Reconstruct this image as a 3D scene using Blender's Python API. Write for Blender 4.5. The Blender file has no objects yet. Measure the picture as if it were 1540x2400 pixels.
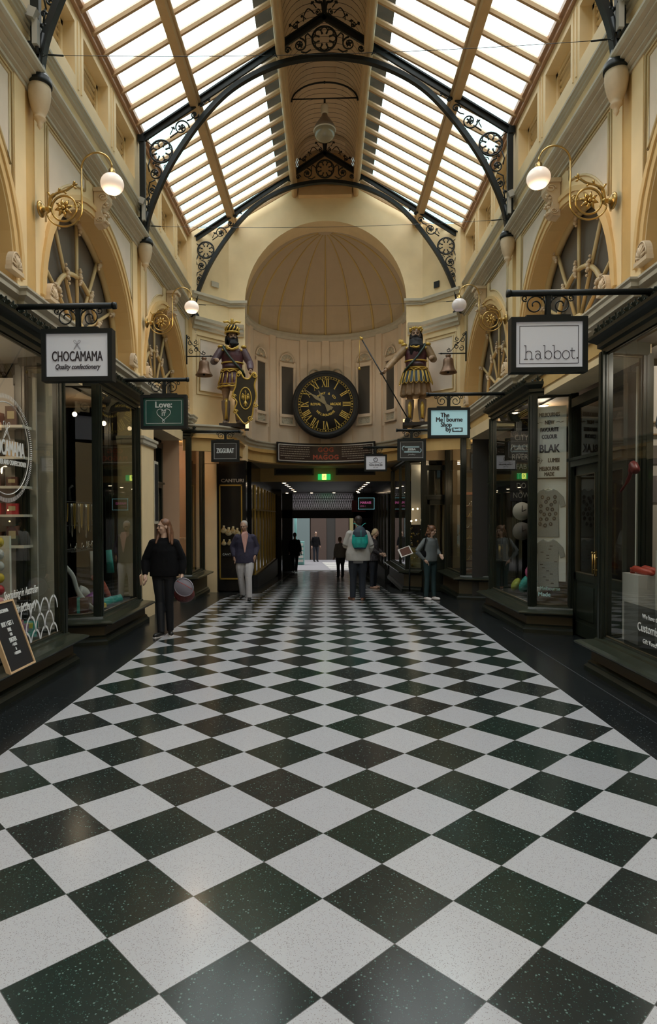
import bpy, bmesh, math, random
from mathutils import Vector, Matrix
PI = math.pi
S = bpy.context.scene
C = S.collection
rnd = random.Random(7)

# ------------------------------------------------------------------ camera, world, exposure
cd = bpy.data.cameras.new('camera'); cam = bpy.data.objects.new('camera', cd); C.objects.link(cam); S.camera = cam
def aim():
    yaw, pit, roll = -0.03334, 0.02, -0.00285
    cy, sy, cp, sp = math.cos(yaw), math.sin(yaw), math.cos(pit), math.sin(pit)
    right = Vector((cy, -sy, 0)); fh = Vector((sy, cy, 0)); up0 = Vector((0, 0, 1))
    fwd = cp*fh - sp*up0; up = sp*fh + cp*up0
    c, s = math.cos(roll), math.sin(roll)
    r2 = c*right + s*up; u2 = -s*right + c*up
    m = Matrix((r2, u2, -fwd)).transposed().to_4x4(); m.translation = Vector((0.02191, 0, 1.66263))
    return m
cam.matrix_world = aim()
cd.sensor_fit = 'HORIZONTAL'; cd.sensor_width = 36; cd.lens = 36*1476.0/1540
cd.shift_x = (770-716.6)/1540; cd.shift_y = (1240.97-1200)/1540
cd.clip_start = 0.05; cd.clip_end = 200
S.view_settings.view_transform = 'Standard'; S.view_settings.look = 'None'
S.view_settings.gamma = 1; S.view_settings.use_curve_mapping = False
S.view_settings.exposure = 0.0
W = bpy.data.worlds.new('overcast_sky'); S.world = W; W.use_nodes = True
def world():
    nt = W.node_tree; nt.nodes.clear(); N = nt.nodes.new; L = nt.links.new
    tc = N('ShaderNodeTexCoord'); sx = N('ShaderNodeSeparateXYZ'); L(tc.outputs['Generated'], sx.inputs[0])
    rp = N('ShaderNodeValToRGB'); L(sx.outputs[2], rp.inputs[0])
    rp.color_ramp.elements[0].position = 0.30; rp.color_ramp.elements[0].color = (.10, .155, .155, 1)
    rp.color_ramp.elements[1].position = 0.72; rp.color_ramp.elements[1].color = (.965, .985, 1, 1)
    e = rp.color_ramp.elements.new(.50); e.color = (.20, .30, .30, 1)
    bg = N('ShaderNodeBackground'); bg.inputs[1].default_value = WORLD_STRENGTH; L(rp.outputs[0], bg.inputs[0])
    o = N('ShaderNodeOutputWorld'); L(bg.outputs[0], o.inputs[0])
WORLD_STRENGTH = 6.6
world()
cy_ = S.cycles
cy_.max_bounces = 7; cy_.diffuse_bounces = 4; cy_.glossy_bounces = 3; cy_.transmission_bounces = 3
cy_.transparent_max_bounces = 10; cy_.caustics_reflective = False; cy_.caustics_refractive = False
cy_.sample_clamp_indirect = 6; cy_.use_denoising = True

# ------------------------------------------------------------------ materials
MT = {}
def mat(name, col, rough=.6, metal=0, spec=.5, emit=None, es=1, noise=0, nscale=8, bump=0, bscale=40, coat=0):
    m = bpy.data.materials.new(name); m.use_nodes = True; nt = m.node_tree; N = nt.nodes.new; L = nt.links.new
    b = nt.nodes['Principled BSDF']
    b.inputs['Base Color'].default_value = (*col, 1); b.inputs['Roughness'].default_value = rough
    b.inputs['Metallic'].default_value = metal; b.inputs['Specular IOR Level'].default_value = spec
    if coat: b.inputs['Coat Weight'].default_value = coat; b.inputs['Coat Roughness'].default_value = .1
    if emit: b.inputs['Emission Color'].default_value = (*emit, 1); b.inputs['Emission Strength'].default_value = es
    tc = None
    if noise:
        tc = N('ShaderNodeTexCoord'); n = N('ShaderNodeTexNoise'); n.inputs['Scale'].default_value = nscale; n.inputs['Detail'].default_value = 4
        L(tc.outputs['Object'], n.inputs['Vector'])
        r = N('ShaderNodeValToRGB'); r.color_ramp.elements[0].position = .3; r.color_ramp.elements[1].position = .7
        r.color_ramp.elements[0].color = (*[c*(1-noise) for c in col], 1); r.color_ramp.elements[1].color = (*[min(1, c*(1+noise*.6)) for c in col], 1)
        L(n.outputs[0], r.inputs[0]); L(r.outputs[0], b.inputs['Base Color'])
    if bump:
        tc = tc or N('ShaderNodeTexCoord'); n = N('ShaderNodeTexNoise'); n.inputs['Scale'].default_value = bscale
        L(tc.outputs['Object'], n.inputs['Vector']); bp = N('ShaderNodeBump'); bp.inputs['Strength'].default_value = bump
        bp.inputs['Distance'].default_value = .01; L(n.outputs[0], bp.inputs['Height']); L(bp.outputs[0], b.inputs['Normal'])
    MT[name] = m; return m
mat('cream', (.84, .66, .39), .55, noise=.06, nscale=3)
mat('ochre', (.64, .42, .16), .55, noise=.10, nscale=3)
mat('lilac', (.76, .66, .56), .6, noise=.05, nscale=4)
mat('greystone', (.50, .455, .36), .6, noise=.08, nscale=6)
mat('plaster', (.66, .52, .36), .6, noise=.08, nscale=9)
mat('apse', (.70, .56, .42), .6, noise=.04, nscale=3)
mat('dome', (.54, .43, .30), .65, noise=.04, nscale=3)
mat('dome_rib', (.58, .42, .17), .6)
mat('vault', (.68, .52, .34), .6, noise=.05, nscale=2)
mat('beamwood', (.62, .42, .22), .35, noise=.08, nscale=5)
mat('barwood', (.52, .33, .18), .4, noise=.08, nscale=5)
mat('eavewood', (.42, .24, .14), .45)
mat('iron', (.010, .013, .014), .42, spec=.3)
mat('shopgreen', (.012, .016, .011), .3, spec=.5, noise=.3, nscale=5)
mat('sillgreen', (.022, .028, .018), .28, spec=.5, noise=.35, nscale=4, coat=.3)
mat('panelolive', (.07, .055, .03), .45)
mat('blackgloss', (.012, .011, .011), .12, spec=.5)
mat('black', (.01, .01, .011), .6)
mat('brass', (.44, .30, .11), .30, metal=1)
mat('gold', (.62, .38, .07), .35, metal=.6)
mat('blind', (.13, .12, .11), .35, noise=.1, nscale=3)
mat('tracery', (.62, .47, .24), .5)
mat('whitepaint', (.75, .72, .66), .5)
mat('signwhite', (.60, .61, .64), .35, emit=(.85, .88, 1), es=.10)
mat('ink', (.03, .02, .025), .6)
mat('signgreen', (.012, .07, .06), .3)
mat('signdark', (.03, .03, .032), .35)
mat('chalk', (.62, .66, .66), .6)
mat('cyanglow', (.35, .75, .8), .4, emit=(.35, .85, .95), es=.5)
mat('red', (.42, .05, .03), .5)
mat('orange', (.75, .24, .03), .5)
mat('warmwall', (.50, .37, .22), .7)
mat('pinkwall', (.62, .40, .26), .7)
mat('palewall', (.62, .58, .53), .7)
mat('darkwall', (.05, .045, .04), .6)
mat('woodlight', (.62, .42, .24), .5)
mat('asphalt', (.20, .19, .20), .8)
mat('bulb', (1, .9, .7), .4, emit=(1, .72, .42), es=14)
mat('downlight', (1, .9, .7), .4, emit=(1, .76, .5), es=9)
mat('exitgreen', (.02, .25, .07), .4, emit=(.02, .5, .12), es=1.0)
mat('exityellow', (.7, .8, .1), .4, emit=(.85, .95, .15), es=2.2)
def glass(name, tint=(1, 1, 1), refl=1.0, ior=1.5):
    m = bpy.data.materials.new(name); m.use_nodes = True; nt = m.node_tree; nt.nodes.clear(); N = nt.nodes.new; L = nt.links.new
    t = N('ShaderNodeBsdfTransparent'); t.inputs[0].default_value = (*tint, 1)
    g = N('ShaderNodeBsdfGlossy'); g.inputs['Roughness'].default_value = 0.0
    lw = N('ShaderNodeLayerWeight'); lw.inputs[0].default_value = .5
    pw = N('ShaderNodeMath'); pw.operation = 'POWER'; pw.inputs[1].default_value = 5; L(lw.outputs['Facing'], pw.inputs[0])
    mu = N('ShaderNodeMath'); mu.operation = 'MULTIPLY_ADD'; mu.inputs[1].default_value = .92*refl; mu.inputs[2].default_value = .07*refl; mu.use_clamp = True; L(pw.outputs[0], mu.inputs[0])
    mx = N('ShaderNodeMixShader'); L(mu.outputs[0], mx.inputs[0]); L(t.outputs[0], mx.inputs[1]); L(g.outputs[0], mx.inputs[2])
    o = N('ShaderNodeOutputMaterial'); L(mx.outputs[0], o.inputs[0]); MT[name] = m
glass('shopglass', (.86, .9, .86), 1.35)
glass('roofglass', (.94, .98, .97), .6)
glass('clearglass', (.92, .95, .93), 1.2)
def globe():
    m = mat('opal', (.85, .80, .76), .25); b = m.node_tree.nodes['Principled BSDF']
    b.inputs['Emission Color'].default_value = (1, .74, .56, 1); b.inputs['Emission Strength'].default_value = .42
    mat('opal_off_glow', (.6, .56, .55), .25, emit=(1, .85, .8), es=.1)  # lamp is off; a faint glow is put into its globe
globe()
def floor_mats():
    m = bpy.data.materials.new('terrazzo_checker'); m.use_nodes = True; nt = m.node_tree; N = nt.nodes.new; L = nt.links.new
    b = nt.nodes['Principled BSDF']; b.inputs['Specular IOR Level'].default_value = .5
    tc = N('ShaderNodeTexCoord'); sx = N('ShaderNodeSeparateXYZ'); L(tc.outputs['Object'], sx.inputs[0])
    def M(op, a, c=None, k=None):
        n = N('ShaderNodeMath'); n.operation = op
        if isinstance(a, (int, float)): n.inputs[0].default_value = a
        else: L(a, n.inputs[0])
        if c is not None:
            if isinstance(c, (int, float)): n.inputs[1].default_value = c
            else: L(c, n.inputs[1])
        return n.outputs[0]
    a = M('DIVIDE', sx.outputs[0], .283); bb = M('DIVIDE', M('SUBTRACT', sx.outputs[1], 2.14546), .283)
    p = M('MULTIPLY', M('ADD', a, bb), .5); q = M('MULTIPLY', M('SUBTRACT', a, bb), .5)
    cb = N('ShaderNodeCombineXYZ'); L(p, cb.inputs[0]); L(q, cb.inputs[1]); cb.inputs[2].default_value = .5
    ck = N('ShaderNodeTexChecker'); ck.inputs['Scale'].default_value = 1; L(cb.outputs[0], ck.inputs['Vector'])
    ck.inputs['Color1'].default_value = (1, 1, 1, 1); ck.inputs['Color2'].default_value = (0, 0, 0, 1)
    # grout line
    fp = M('ABSOLUTE', M('SUBTRACT', M('FRACT', p), .5)); fq = M('ABSOLUTE', M('SUBTRACT', M('FRACT', q), .5))
    edge = M('GREATER_THAN', M('MAXIMUM', fp, fq), .4965)
    def chips(scale, thr):
        v = N('ShaderNodeTexVoronoi'); v.inputs['Scale'].default_value = scale; L(tc.outputs['Object'], v.inputs['Vector'])
        w = N('ShaderNodeSeparateColor'); L(v.outputs['Color'], w.inputs[0])
        sel = M('GREATER_THAN', w.outputs[0], thr); near = M('LESS_THAN', v.outputs['Distance'], .36)
        return M('MULTIPLY', sel, near), w.outputs[1]
    # slab tone variation per tile
    fl = N('ShaderNodeCombineXYZ'); L(M('FLOOR', p), fl.inputs[0]); L(M('FLOOR', q), fl.inputs[1])
    wn = N('ShaderNodeTexWhiteNoise'); wn.noise_dimensions = '2D'; L(fl.outputs[0], wn.inputs['Vector'])
    def mixc(f, c1, c2):
        x = N('ShaderNodeMix'); x.data_type = 'RGBA'
        if isinstance(f, float): x.inputs[0].default_value = f
        else: L(f, x.inputs[0])
        for i, c in ((6, c1), (7, c2)):
            if isinstance(c, tuple): x.inputs[i].default_value = (*c, 1)
            else: L(c, x.inputs[i])
        return x.outputs[2]
    c1, h1 = chips(150, .80); c2, h2 = chips(90, .90)
    dark = mixc(wn.outputs['Value'], (.011, .024, .019), (.019, .0205, .0215))
    dark = mixc(c1, dark, (.035, .075, .06)); dark = mixc(c2, dark, (.10, .16, .14))
    c3, h3 = chips(190, .70); c4, h4 = chips(330, .5)
    lite = mixc(wn.outputs['Value'], (.405, .415, .445), (.455, .465, .49))
    lite = mixc(c4, lite, (.40, .385, .385)); lite = mixc(c3, lite, (.25, .235, .235))
    col = mixc(ck.outputs['Fac'], dark, lite)
    col = mixc(edge, col, (.09, .09, .088))
    L(col, b.inputs['Base Color'])
    n = N('ShaderNodeTexNoise'); n.inputs['Scale'].default_value = 1.3; n.inputs['Detail'].default_value = 5; L(tc.outputs['Object'], n.inputs['Vector'])
    r = N('ShaderNodeMapRange'); r.inputs[3].default_value = .13; r.inputs[4].default_value = .22; L(n.outputs[0], r.inputs[0]); L(r.outputs[0], b.inputs['Roughness'])
    MT['checker'] = m
    m = bpy.data.materials.new('dark_terrazzo_border'); m.use_nodes = True; nt = m.node_tree; N = nt.nodes.new; L = nt.links.new
    b = nt.nodes['Principled BSDF']; tc = N('ShaderNodeTexCoord'); sx = N('ShaderNodeSeparateXYZ')
    c1, _ = chips(150, .78); c2, _ = chips(90, .93)
    col = mixc(c1, (.010, .012, .0135), (.035, .05, .05)); col = mixc(c2, col, (.08, .11, .11))
    L(col, b.inputs['Base Color']); b.inputs['Roughness'].default_value = .24
    MT['border'] = m
floor_mats()

# ------------------------------------------------------------------ mesh helpers
class MB:
    def __init__(s): s.v = []; s.f = []; s.sm = []; s.mi = []; s.cur = 0
    def add(s, vs, fs, smooth=False):
        o = len(s.v); s.v += [tuple(v) for v in vs]; s.f += [tuple(i+o for i in f) for f in fs]; s.sm += [smooth]*len(fs); s.mi += [s.cur]*len(fs); return s
    def box(s, x0, x1, y0, y1, z0, z1):
        return s.add([(x, y, z) for x in (x0, x1) for y in (y0, y1) for z in (z0, z1)],
                     [(0, 1, 3, 2), (4, 6, 7, 5), (0, 4, 5, 1), (2, 3, 7, 6), (0, 2, 6, 4), (1, 5, 7, 3)])
    def cbox(s, c, d, rz=0, rx=0, ry=0):
        M = Matrix.Translation(c) @ Matrix.Rotation(rz, 4, 'Z') @ Matrix.Rotation(ry, 4, 'Y') @ Matrix.Rotation(rx, 4, 'X')
        vs = [M @ Vector((x*d[0]/2, y*d[1]/2, z*d[2]/2)) for x in (-1, 1) for y in (-1, 1) for z in (-1, 1)]
        return s.add(vs, [(0, 1, 3, 2), (4, 6, 7, 5), (0, 4, 5, 1), (2, 3, 7, 6), (0, 2, 6, 4), (1, 5, 7, 3)])
    def quad(s, a, b, c, d): return s.add([a, b, c, d], [(0, 1, 2, 3)])
    def poly(s, pts): return s.add(pts, [tuple(range(len(pts)))])
    def prism(s, pts, d):     # pts: 3d planar polygon, d: extrusion vector
        n = len(pts); d = Vector(d); a = [Vector(p) for p in pts]; b = [p+d for p in a]
        return s.add(a+b, [tuple(range(n))[::-1], tuple(range(n, 2*n))] + [(i, (i+1) % n, n+(i+1) % n, n+i) for i in range(n)])
    def tube(s, pts, r, n=6, closed=False, flat=1.0, cap=True):
        pts = [Vector(p) for p in pts]; k = len(pts)
        if k < 2: return s
        rs = r if isinstance(r, (list, tuple)) else [r]*k
        vs = []; up = None
        for i, p in enumerate(pts):
            if closed: t = pts[(i+1) % k]-pts[i-1]
            else: t = pts[min(i+1, k-1)]-pts[max(i-1, 0)]
            if t.length < 1e-9: t = Vector((0, 0, 1))
            t.normalize()
            if up is None: up = Vector((0, 1, 0)) if abs(t.y) < .9 else Vector((1, 0, 0))
            u = up-t*up.dot(t)
            if u.length < 1e-6: u = t.orthogonal()
            u.normalize(); up = u; w = t.cross(u)
            for j in range(n):
                a = 2*PI*j/n; vs.append(p+rs[i]*(math.cos(a)*u*flat+math.sin(a)*w))
        fs = []
        for i in range(k if closed else k-1):
            for j in range(n):
                a = i*n+j; b = i*n+(j+1) % n; c = ((i+1) % k)*n+(j+1) % n; d = ((i+1) % k)*n+j; fs.append((a, b, c, d))
        if not closed and cap: fs += [tuple(range(n))[::-1], tuple(range((k-1)*n, k*n))]
        return s.add(vs, fs, True)
    def lathe(s, prof, c=(0, 0, 0), n=20, axis='Z', sx=1, sy=1, a0=0, a1=2*PI):
        c = Vector(c); full = abs(a1-a0-2*PI) < 1e-6; m = n if full else n+1; vs = []
        for r, z in prof:
            for j in range(m):
                a = a0+(a1-a0)*j/n; x, y = r*math.cos(a)*sx, r*math.sin(a)*sy
                vs.append(c+(Vector((x, y, z)) if axis == 'Z' else Vector((x, z, y)) if axis == 'Y' else Vector((z, x, y))))
        fs = [(i*m+j, i*m+(j+1) % m, (i+1)*m+(j+1) % m, (i+1)*m+j) for i in range(len(prof)-1) for j in range(n)]
        return s.add(vs, fs, True)
    def ball(s, c, r, n=12, m=8, R=None):
        rx, ry, rz = (r, r, r) if not isinstance(r, (tuple, list)) else r
        vs = []; c = Vector(c)
        for i in range(m+1):
            t = PI*i/m
            for j in range(n):
                a = 2*PI*j/n; v = Vector((rx*math.sin(t)*math.cos(a), ry*math.sin(t)*math.sin(a), rz*math.cos(t)))
                vs.append(c+(R @ v if R else v))
        return s.add(vs, [(i*n+j, i*n+(j+1) % n, (i+1)*n+(j+1) % n, (i+1)*n+j) for i in range(m) for j in range(n)], True)
    def band(s, path, prof, closed=False, smooth=False):
        """sweep profile [(offset, z)] along plan polyline [(x,y)]; positive offset is to the left of travel"""
        P = [Vector((p[0], p[1])) for p in path]; k = len(P); n = len(prof); vs = []
        for i in range(k):
            def nrm(a, b):
                t = (b-a).normalized(); return Vector((-t.y, t.x))
            if closed: n1 = nrm(P[i-1], P[i]); n2 = nrm(P[i], P[(i+1) % k])
            else:
                n1 = nrm(P[max(i-1, 0)], P[max(i, 1)]); n2 = nrm(P[min(i, k-2)], P[min(i+1, k-1)])
            m = n1+n2; m = m/max(m.dot(n1), .35) if m.length > 1e-6 else n1
            for d, z in prof: vs.append((P[i].x+m.x*d, P[i].y+m.y*d, z))
        fs = []
        for i in range(k if closed else k-1):
            for j in range(n): fs.append((i*n+j, i*n+(j+1) % n, ((i+1) % k)*n+(j+1) % n, ((i+1) % k)*n+j))
        if not closed: fs += [tuple(range(n))[::-1], tuple(range((k-1)*n, k*n))]
        return s.add(vs, fs, smooth)
    def xf(s, M, start=0):
        for i in range(start, len(s.v)): s.v[i] = tuple(M @ Vector(s.v[i]))
        return s
    def build(s, name, m, parent=None, loc=None):
        me = bpy.data.meshes.new(name); me.from_pydata(s.v, [], s.f)
        for mm in (m if isinstance(m, (list, tuple)) else [m]): me.materials.append(MT[mm] if isinstance(mm, str) else mm)
        me.polygons.foreach_set('use_smooth', s.sm)
        if any(s.mi): me.polygons.foreach_set('material_index', s.mi)
        me.validate(); me.update()
        bm = bmesh.new(); bm.from_mesh(me); bmesh.ops.recalc_face_normals(bm, faces=bm.faces); bm.to_mesh(me); bm.free()
        o = bpy.data.objects.new(name, me); C.objects.link(o)
        if loc: o.location = loc
        if parent: o.parent = parent
        return o
def tag(o, label=None, cat=None, group=None, kind=None):
    for k, v in (('label', label), ('category', cat), ('group', group), ('kind', kind)):
        if v: o[k] = v
    return o
def empty(name, loc=(0, 0, 0), label=None, cat=None, group=None, kind=None, rz=0):
    o = bpy.data.objects.new(name, None); C.objects.link(o); o.location = loc; o.rotation_euler.z = rz; o.empty_display_size = .1
    return tag(o, label, cat, group, kind)
def struct(name, mb, m, parent=None):
    o = mb.build(name, m, parent)
    if not parent: o['kind'] = 'structure'
    return o
def copy_tree(o, parent=None):
    c = o.copy(); C.objects.link(c); c.parent = parent
    for ch in list(o.children): copy_tree(ch, c)
    return c
def smooth_path(pts, n=6, closed=False):
    pts = [Vector(p) for p in pts]; out = []; k = len(pts)
    rng = range(k if closed else k-1)
    for i in rng:
        if closed: p0, p1, p2, p3 = pts[i-1], pts[i], pts[(i+1) % k], pts[(i+2) % k]
        else: p0, p1, p2, p3 = pts[max(i-1, 0)], pts[i], pts[i+1], pts[min(i+2, k-1)]
        for j in range(n):
            t = j/n; out.append(.5*((2*p1)+(p2-p0)*t+(2*p0-5*p1+4*p2-p3)*t*t+(3*p1-p0-3*p2+p3)*t**3))
    if not closed: out.append(pts[-1])
    return out
def text(body, size, m, parent, loc, rot=(PI/2, 0, 0), name='lettering', bold=0, sx=1.0, ext=.002, align='CENTER', shear=0, space=1.0, bend=None):
    cu = bpy.data.curves.new(name, 'FONT'); cu.body = body; cu.size = size; cu.align_x = align; cu.align_y = 'CENTER'
    cu.extrude = ext; cu.shear = shear; cu.space_character = space; cu.resolution_u = 3
    t = bpy.data.objects.new('t', cu); me = bpy.data.meshes.new_from_object(t); bpy.data.objects.remove(t); bpy.data.curves.remove(cu)
    if bold:
        n = len(me.vertices); vs = [tuple(v.co) for v in me.vertices]; fs = [tuple(p.vertices) for p in me.polygons]; V, F = [], []; b = abs(bold)*1.6/max(sx, .3)
        for k, (dx, dy) in enumerate(((-b, 0), (b, 0), (0, b*sx*.7), (0, -b*sx*.7))):
            V += [(x+dx, y+dy, z+k*.0001) for x, y, z in vs]; F += [tuple(i+k*n for i in f) for f in fs]
        bpy.data.meshes.remove(me); me = bpy.data.meshes.new(name); me.from_pydata(V, [], F); me.update()
    me.name = name; me.materials.clear(); me.materials.append(MT[m])
    for v in me.vertices:
        v.co.x *= sx
        if bend: v.co = bend(v.co)
    o = bpy.data.objects.new(name, me); C.objects.link(o); o.location = loc; o.rotation_euler = rot
    if parent: o.parent = parent
    return o
def spiral(c, r0, r1, a0, turns, n=26, plane='XZ', y=0):
    out = []
    for i in range(n+1):
        t = i/n; r = r0+(r1-r0)*t; a = a0+turns*2*PI*t
        out.append((c[0]+r*math.cos(a), y, c[1]+r*math.sin(a)))
    return out
def circ(c, r, n=24, y=0, a0=0, a1=2*PI, full=True):
    k = n if full else n+1
    return [(c[0]+r*math.cos(a0+(a1-a0)*i/n), y, c[1]+r*math.sin(a0+(a1-a0)*i/n)) for i in range(k)]
YB = (2.75, 6.6, 10.45, 14.3)         # roof bay lines
BAY = 3.85
def fz(y):                             # floor falls gently towards the street
    return 0 if y < 9.5 else (-.028*(y-9.5) if y < 14 else -.126-.0475*(y-14))
mat('jointgrey', (.032, .036, .04), .5)
mat('darkglass', (.075, .068, .06), .2)
mat('passceil', (.10, .085, .07), .5)
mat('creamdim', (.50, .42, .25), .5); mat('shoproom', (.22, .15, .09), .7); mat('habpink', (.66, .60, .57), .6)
mat('goldpaint', (.42, .27, .05), .4, metal=.4)
mat('pinkglow', (.5, .1, .25), .5, emit=(.7, .15, .4), es=.35); mat('ribbonblue', (.35, .5, .55), .5); mat('darkred', (.16, .015, .02), .5)
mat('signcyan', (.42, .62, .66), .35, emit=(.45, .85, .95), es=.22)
mat('silver', (.55, .52, .48), .25, metal=1); mat('teegrey', (.31, .32, .325), .85, noise=.14, nscale=70); mat('bannerwhite', (.84, .83, .83), .6); mat('fixturewhite', (.55, .52, .50), .5); mat('drop', (.03, .07, .12), .08, spec=1)
mat('decalwhite', (.70, .72, .72), .6)
mat('orange2', (.40, .05, .03), .4); mat('navyleather', (.012, .012, .03), .3); mat('darkred2', (.14, .02, .02), .4); mat('greyboard', (.20, .18, .18), .6); mat('greyboard2', (.11, .10, .10), .6); mat('bronze2', (.25, .16, .08), .4)
mat('decalcyan', (.45, .70, .72), .6); mat('chalkdim2', (.30, .29, .27), .7)
mat('redwood', (.10, .035, .02), .4); mat('gold2', (.5, .33, .10), .3, metal=.8)
mat('boxgrey', (.42, .40, .37), .5)
mat('shadegrey', (.22, .18, .16), .35); mat('bowlglass', (.30, .27, .20), .1, spec=.8)
mat('goldpaint2', (.60, .44, .10), .4, metal=.2); mat('handgrey', (.26, .22, .13), .4)
mat('plaquebrown', (.035, .018, .015), .28); mat('plaquered', (.42, .07, .03), .5); mat('chalkdim', (.35, .30, .24), .6)
mat('bronze', (.20, .12, .075), .45, metal=.5, noise=.3, nscale=10)
mat('facade', (.35, .31, .27), .8); mat('facadebrown', (.10, .065, .05), .7); mat('yellowwin', (.30, .26, .12), .4); mat('signdark2', (.05, .07, .09), .4); mat('cyanwin', (.22, .28, .28), .3); mat('cyanpaint', (.25, .55, .52), .5)
mat('skin', (.42, .25, .17), .5); mat('skinpale', (.55, .36, .27), .5); mat('lips', (.30, .09, .07), .5); mat('hairdark', (.02, .012, .01), .5); mat('hairbrown', (.15, .065, .03), .45, noise=.4, nscale=30)
mat('hairgrey', (.38, .35, .33), .6); mat('hairblonde', (.60, .48, .30), .5); mat('clothblack', (.005, .005, .006), .9, spec=.15, bump=.9, bscale=11); mat('satin', (.01, .01, .012), .3); mat('legging', (.009, .010, .013), .6, spec=.3)
mat('navyblazer', (.030, .026, .055), .75, noise=.3, nscale=60, bump=.9, bscale=11); mat('shirtpink', (.55, .30, .26), .7, bump=.9, bscale=11); mat('whitetrouser', (.48, .46, .47), .7, bump=.9, bscale=11); mat('jacketgrey', (.38, .37, .35), .7, bump=.9, bscale=11); mat('denim', (.012, .016, .026), .8, bump=.9, bscale=11)
mat('teal', (.01, .33, .29), .4, noise=.2, nscale=14); mat('navybag', (.012, .03, .05), .6); mat('greytop', (.13, .15, .155), .8, bump=.9, bscale=11); mat('tealjean', (.012, .035, .040), .8, bump=.9, bscale=11); mat('shoewhite', (.62, .58, .57), .5); mat('shoebrown', (.16, .07, .04), .5)
mat('shoeblack', (.01, .01, .01), .35); mat('plaid', (.06, .055, .065), .8, noise=.9, nscale=28); mat('shoepink', (.50, .30, .22), .6); mat('bagred', (.10, .02, .02), .5, noise=.6, nscale=40); mat('capgrey', (.30, .28, .34), .7); mat('shirtgrey', (.22, .21, .22), .8, bump=.9, bscale=11)
mat('giantskin', (.30, .19, .12), .5, noise=.2, nscale=12); mat('maroon', (.075, .022, .03), .4, noise=.3, nscale=8, bump=.9, bscale=11); mat('mauve', (.085, .05, .062), .45, bump=.9, bscale=11); mat('sashgreen', (.015, .035, .028), .5); mat('beardblack', (.007, .006, .007), .55, spec=.25, bump=.5, bscale=60)
mat('giantgold', (.55, .36, .07), .35, metal=.35); mat('kilt', (.20, .115, .05), .55, noise=.3, nscale=10, bump=.9, bscale=11); mat('bootgrey', (.20, .15, .12), .5); mat('sleevebrown', (.24, .15, .07), .55, noise=.25, nscale=10, bump=.9, bscale=11)
mat('uplit', (1, .8, .55), .5, emit=(1, .62, .30), es=1.6)
ORD = 'first second third fourth fifth sixth seventh eighth ninth tenth eleventh twelfth thirteenth fourteenth'.split()
mat('panelmould', (.62, .49, .28), .55)
mat('atticochre', (.42, .28, .11), .6)
def frosted():  # translucent white for the added sheet that stands in for bright sky
    m = mat('sky_sheet', (.8, .78, .8), .7); nt = m.node_tree; t = nt.nodes.new('ShaderNodeBsdfTranslucent'); t.inputs[0].default_value = (.9, .88, .92, 1)
    x = nt.nodes.new('ShaderNodeMixShader'); x.inputs[0].default_value = .8; nt.links.new(nt.nodes['Principled BSDF'].outputs[0], x.inputs[1]); nt.links.new(t.outputs[0], x.inputs[2]); nt.links.new(x.outputs[0], nt.nodes['Material Output'].inputs[0])
frosted()
mat('trimochre', (.72, .50, .23), .55)

# ------------------------------------------------------------------ floor
def build_floor():
    ys = [-6, 0, 3, 6, 9.5, 11.5, 13.5, 14.0, 14.9, 14.95, 15.05, 17, 20, 24, 30]
    def w(y): return 2.264 if y <= 13.5 else (2.264-(y-13.5)*.12 if y < 15.0 else 1.56)
    m = MB()
    for a, b in zip(ys, ys[1:]): m.quad((-w(a), a, fz(a)), (w(a), a, fz(a)), (w(b), b, fz(b)), (-w(b), b, fz(b)))
    struct('floor', m, 'checker')
    m = MB()
    for a, b in zip(ys, ys[1:]):
        for s in (-1, 1): m.quad((s*w(a), a, fz(a)), (s*3.6, a, fz(a)), (s*3.6, b, fz(b)), (s*w(b), b, fz(b)))
    for s in (-1, 1):
        for a, b in zip(ys, ys[1:]): m.quad((s*3.6, a, fz(a)), (s*6.5, a, fz(a)), (s*6.5, b, fz(b)), (s*3.6, b, fz(b)))
    struct('floor_border', m, 'border')
    # thin pale joint line in the dark border and a brass strip at the checker's edge
    m = MB()
    m.box(2.66-.006, 2.66+.006, -6, 9.5, .0003, .001)
    struct('trim_1', m, 'jointgrey')
build_floor()

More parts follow.
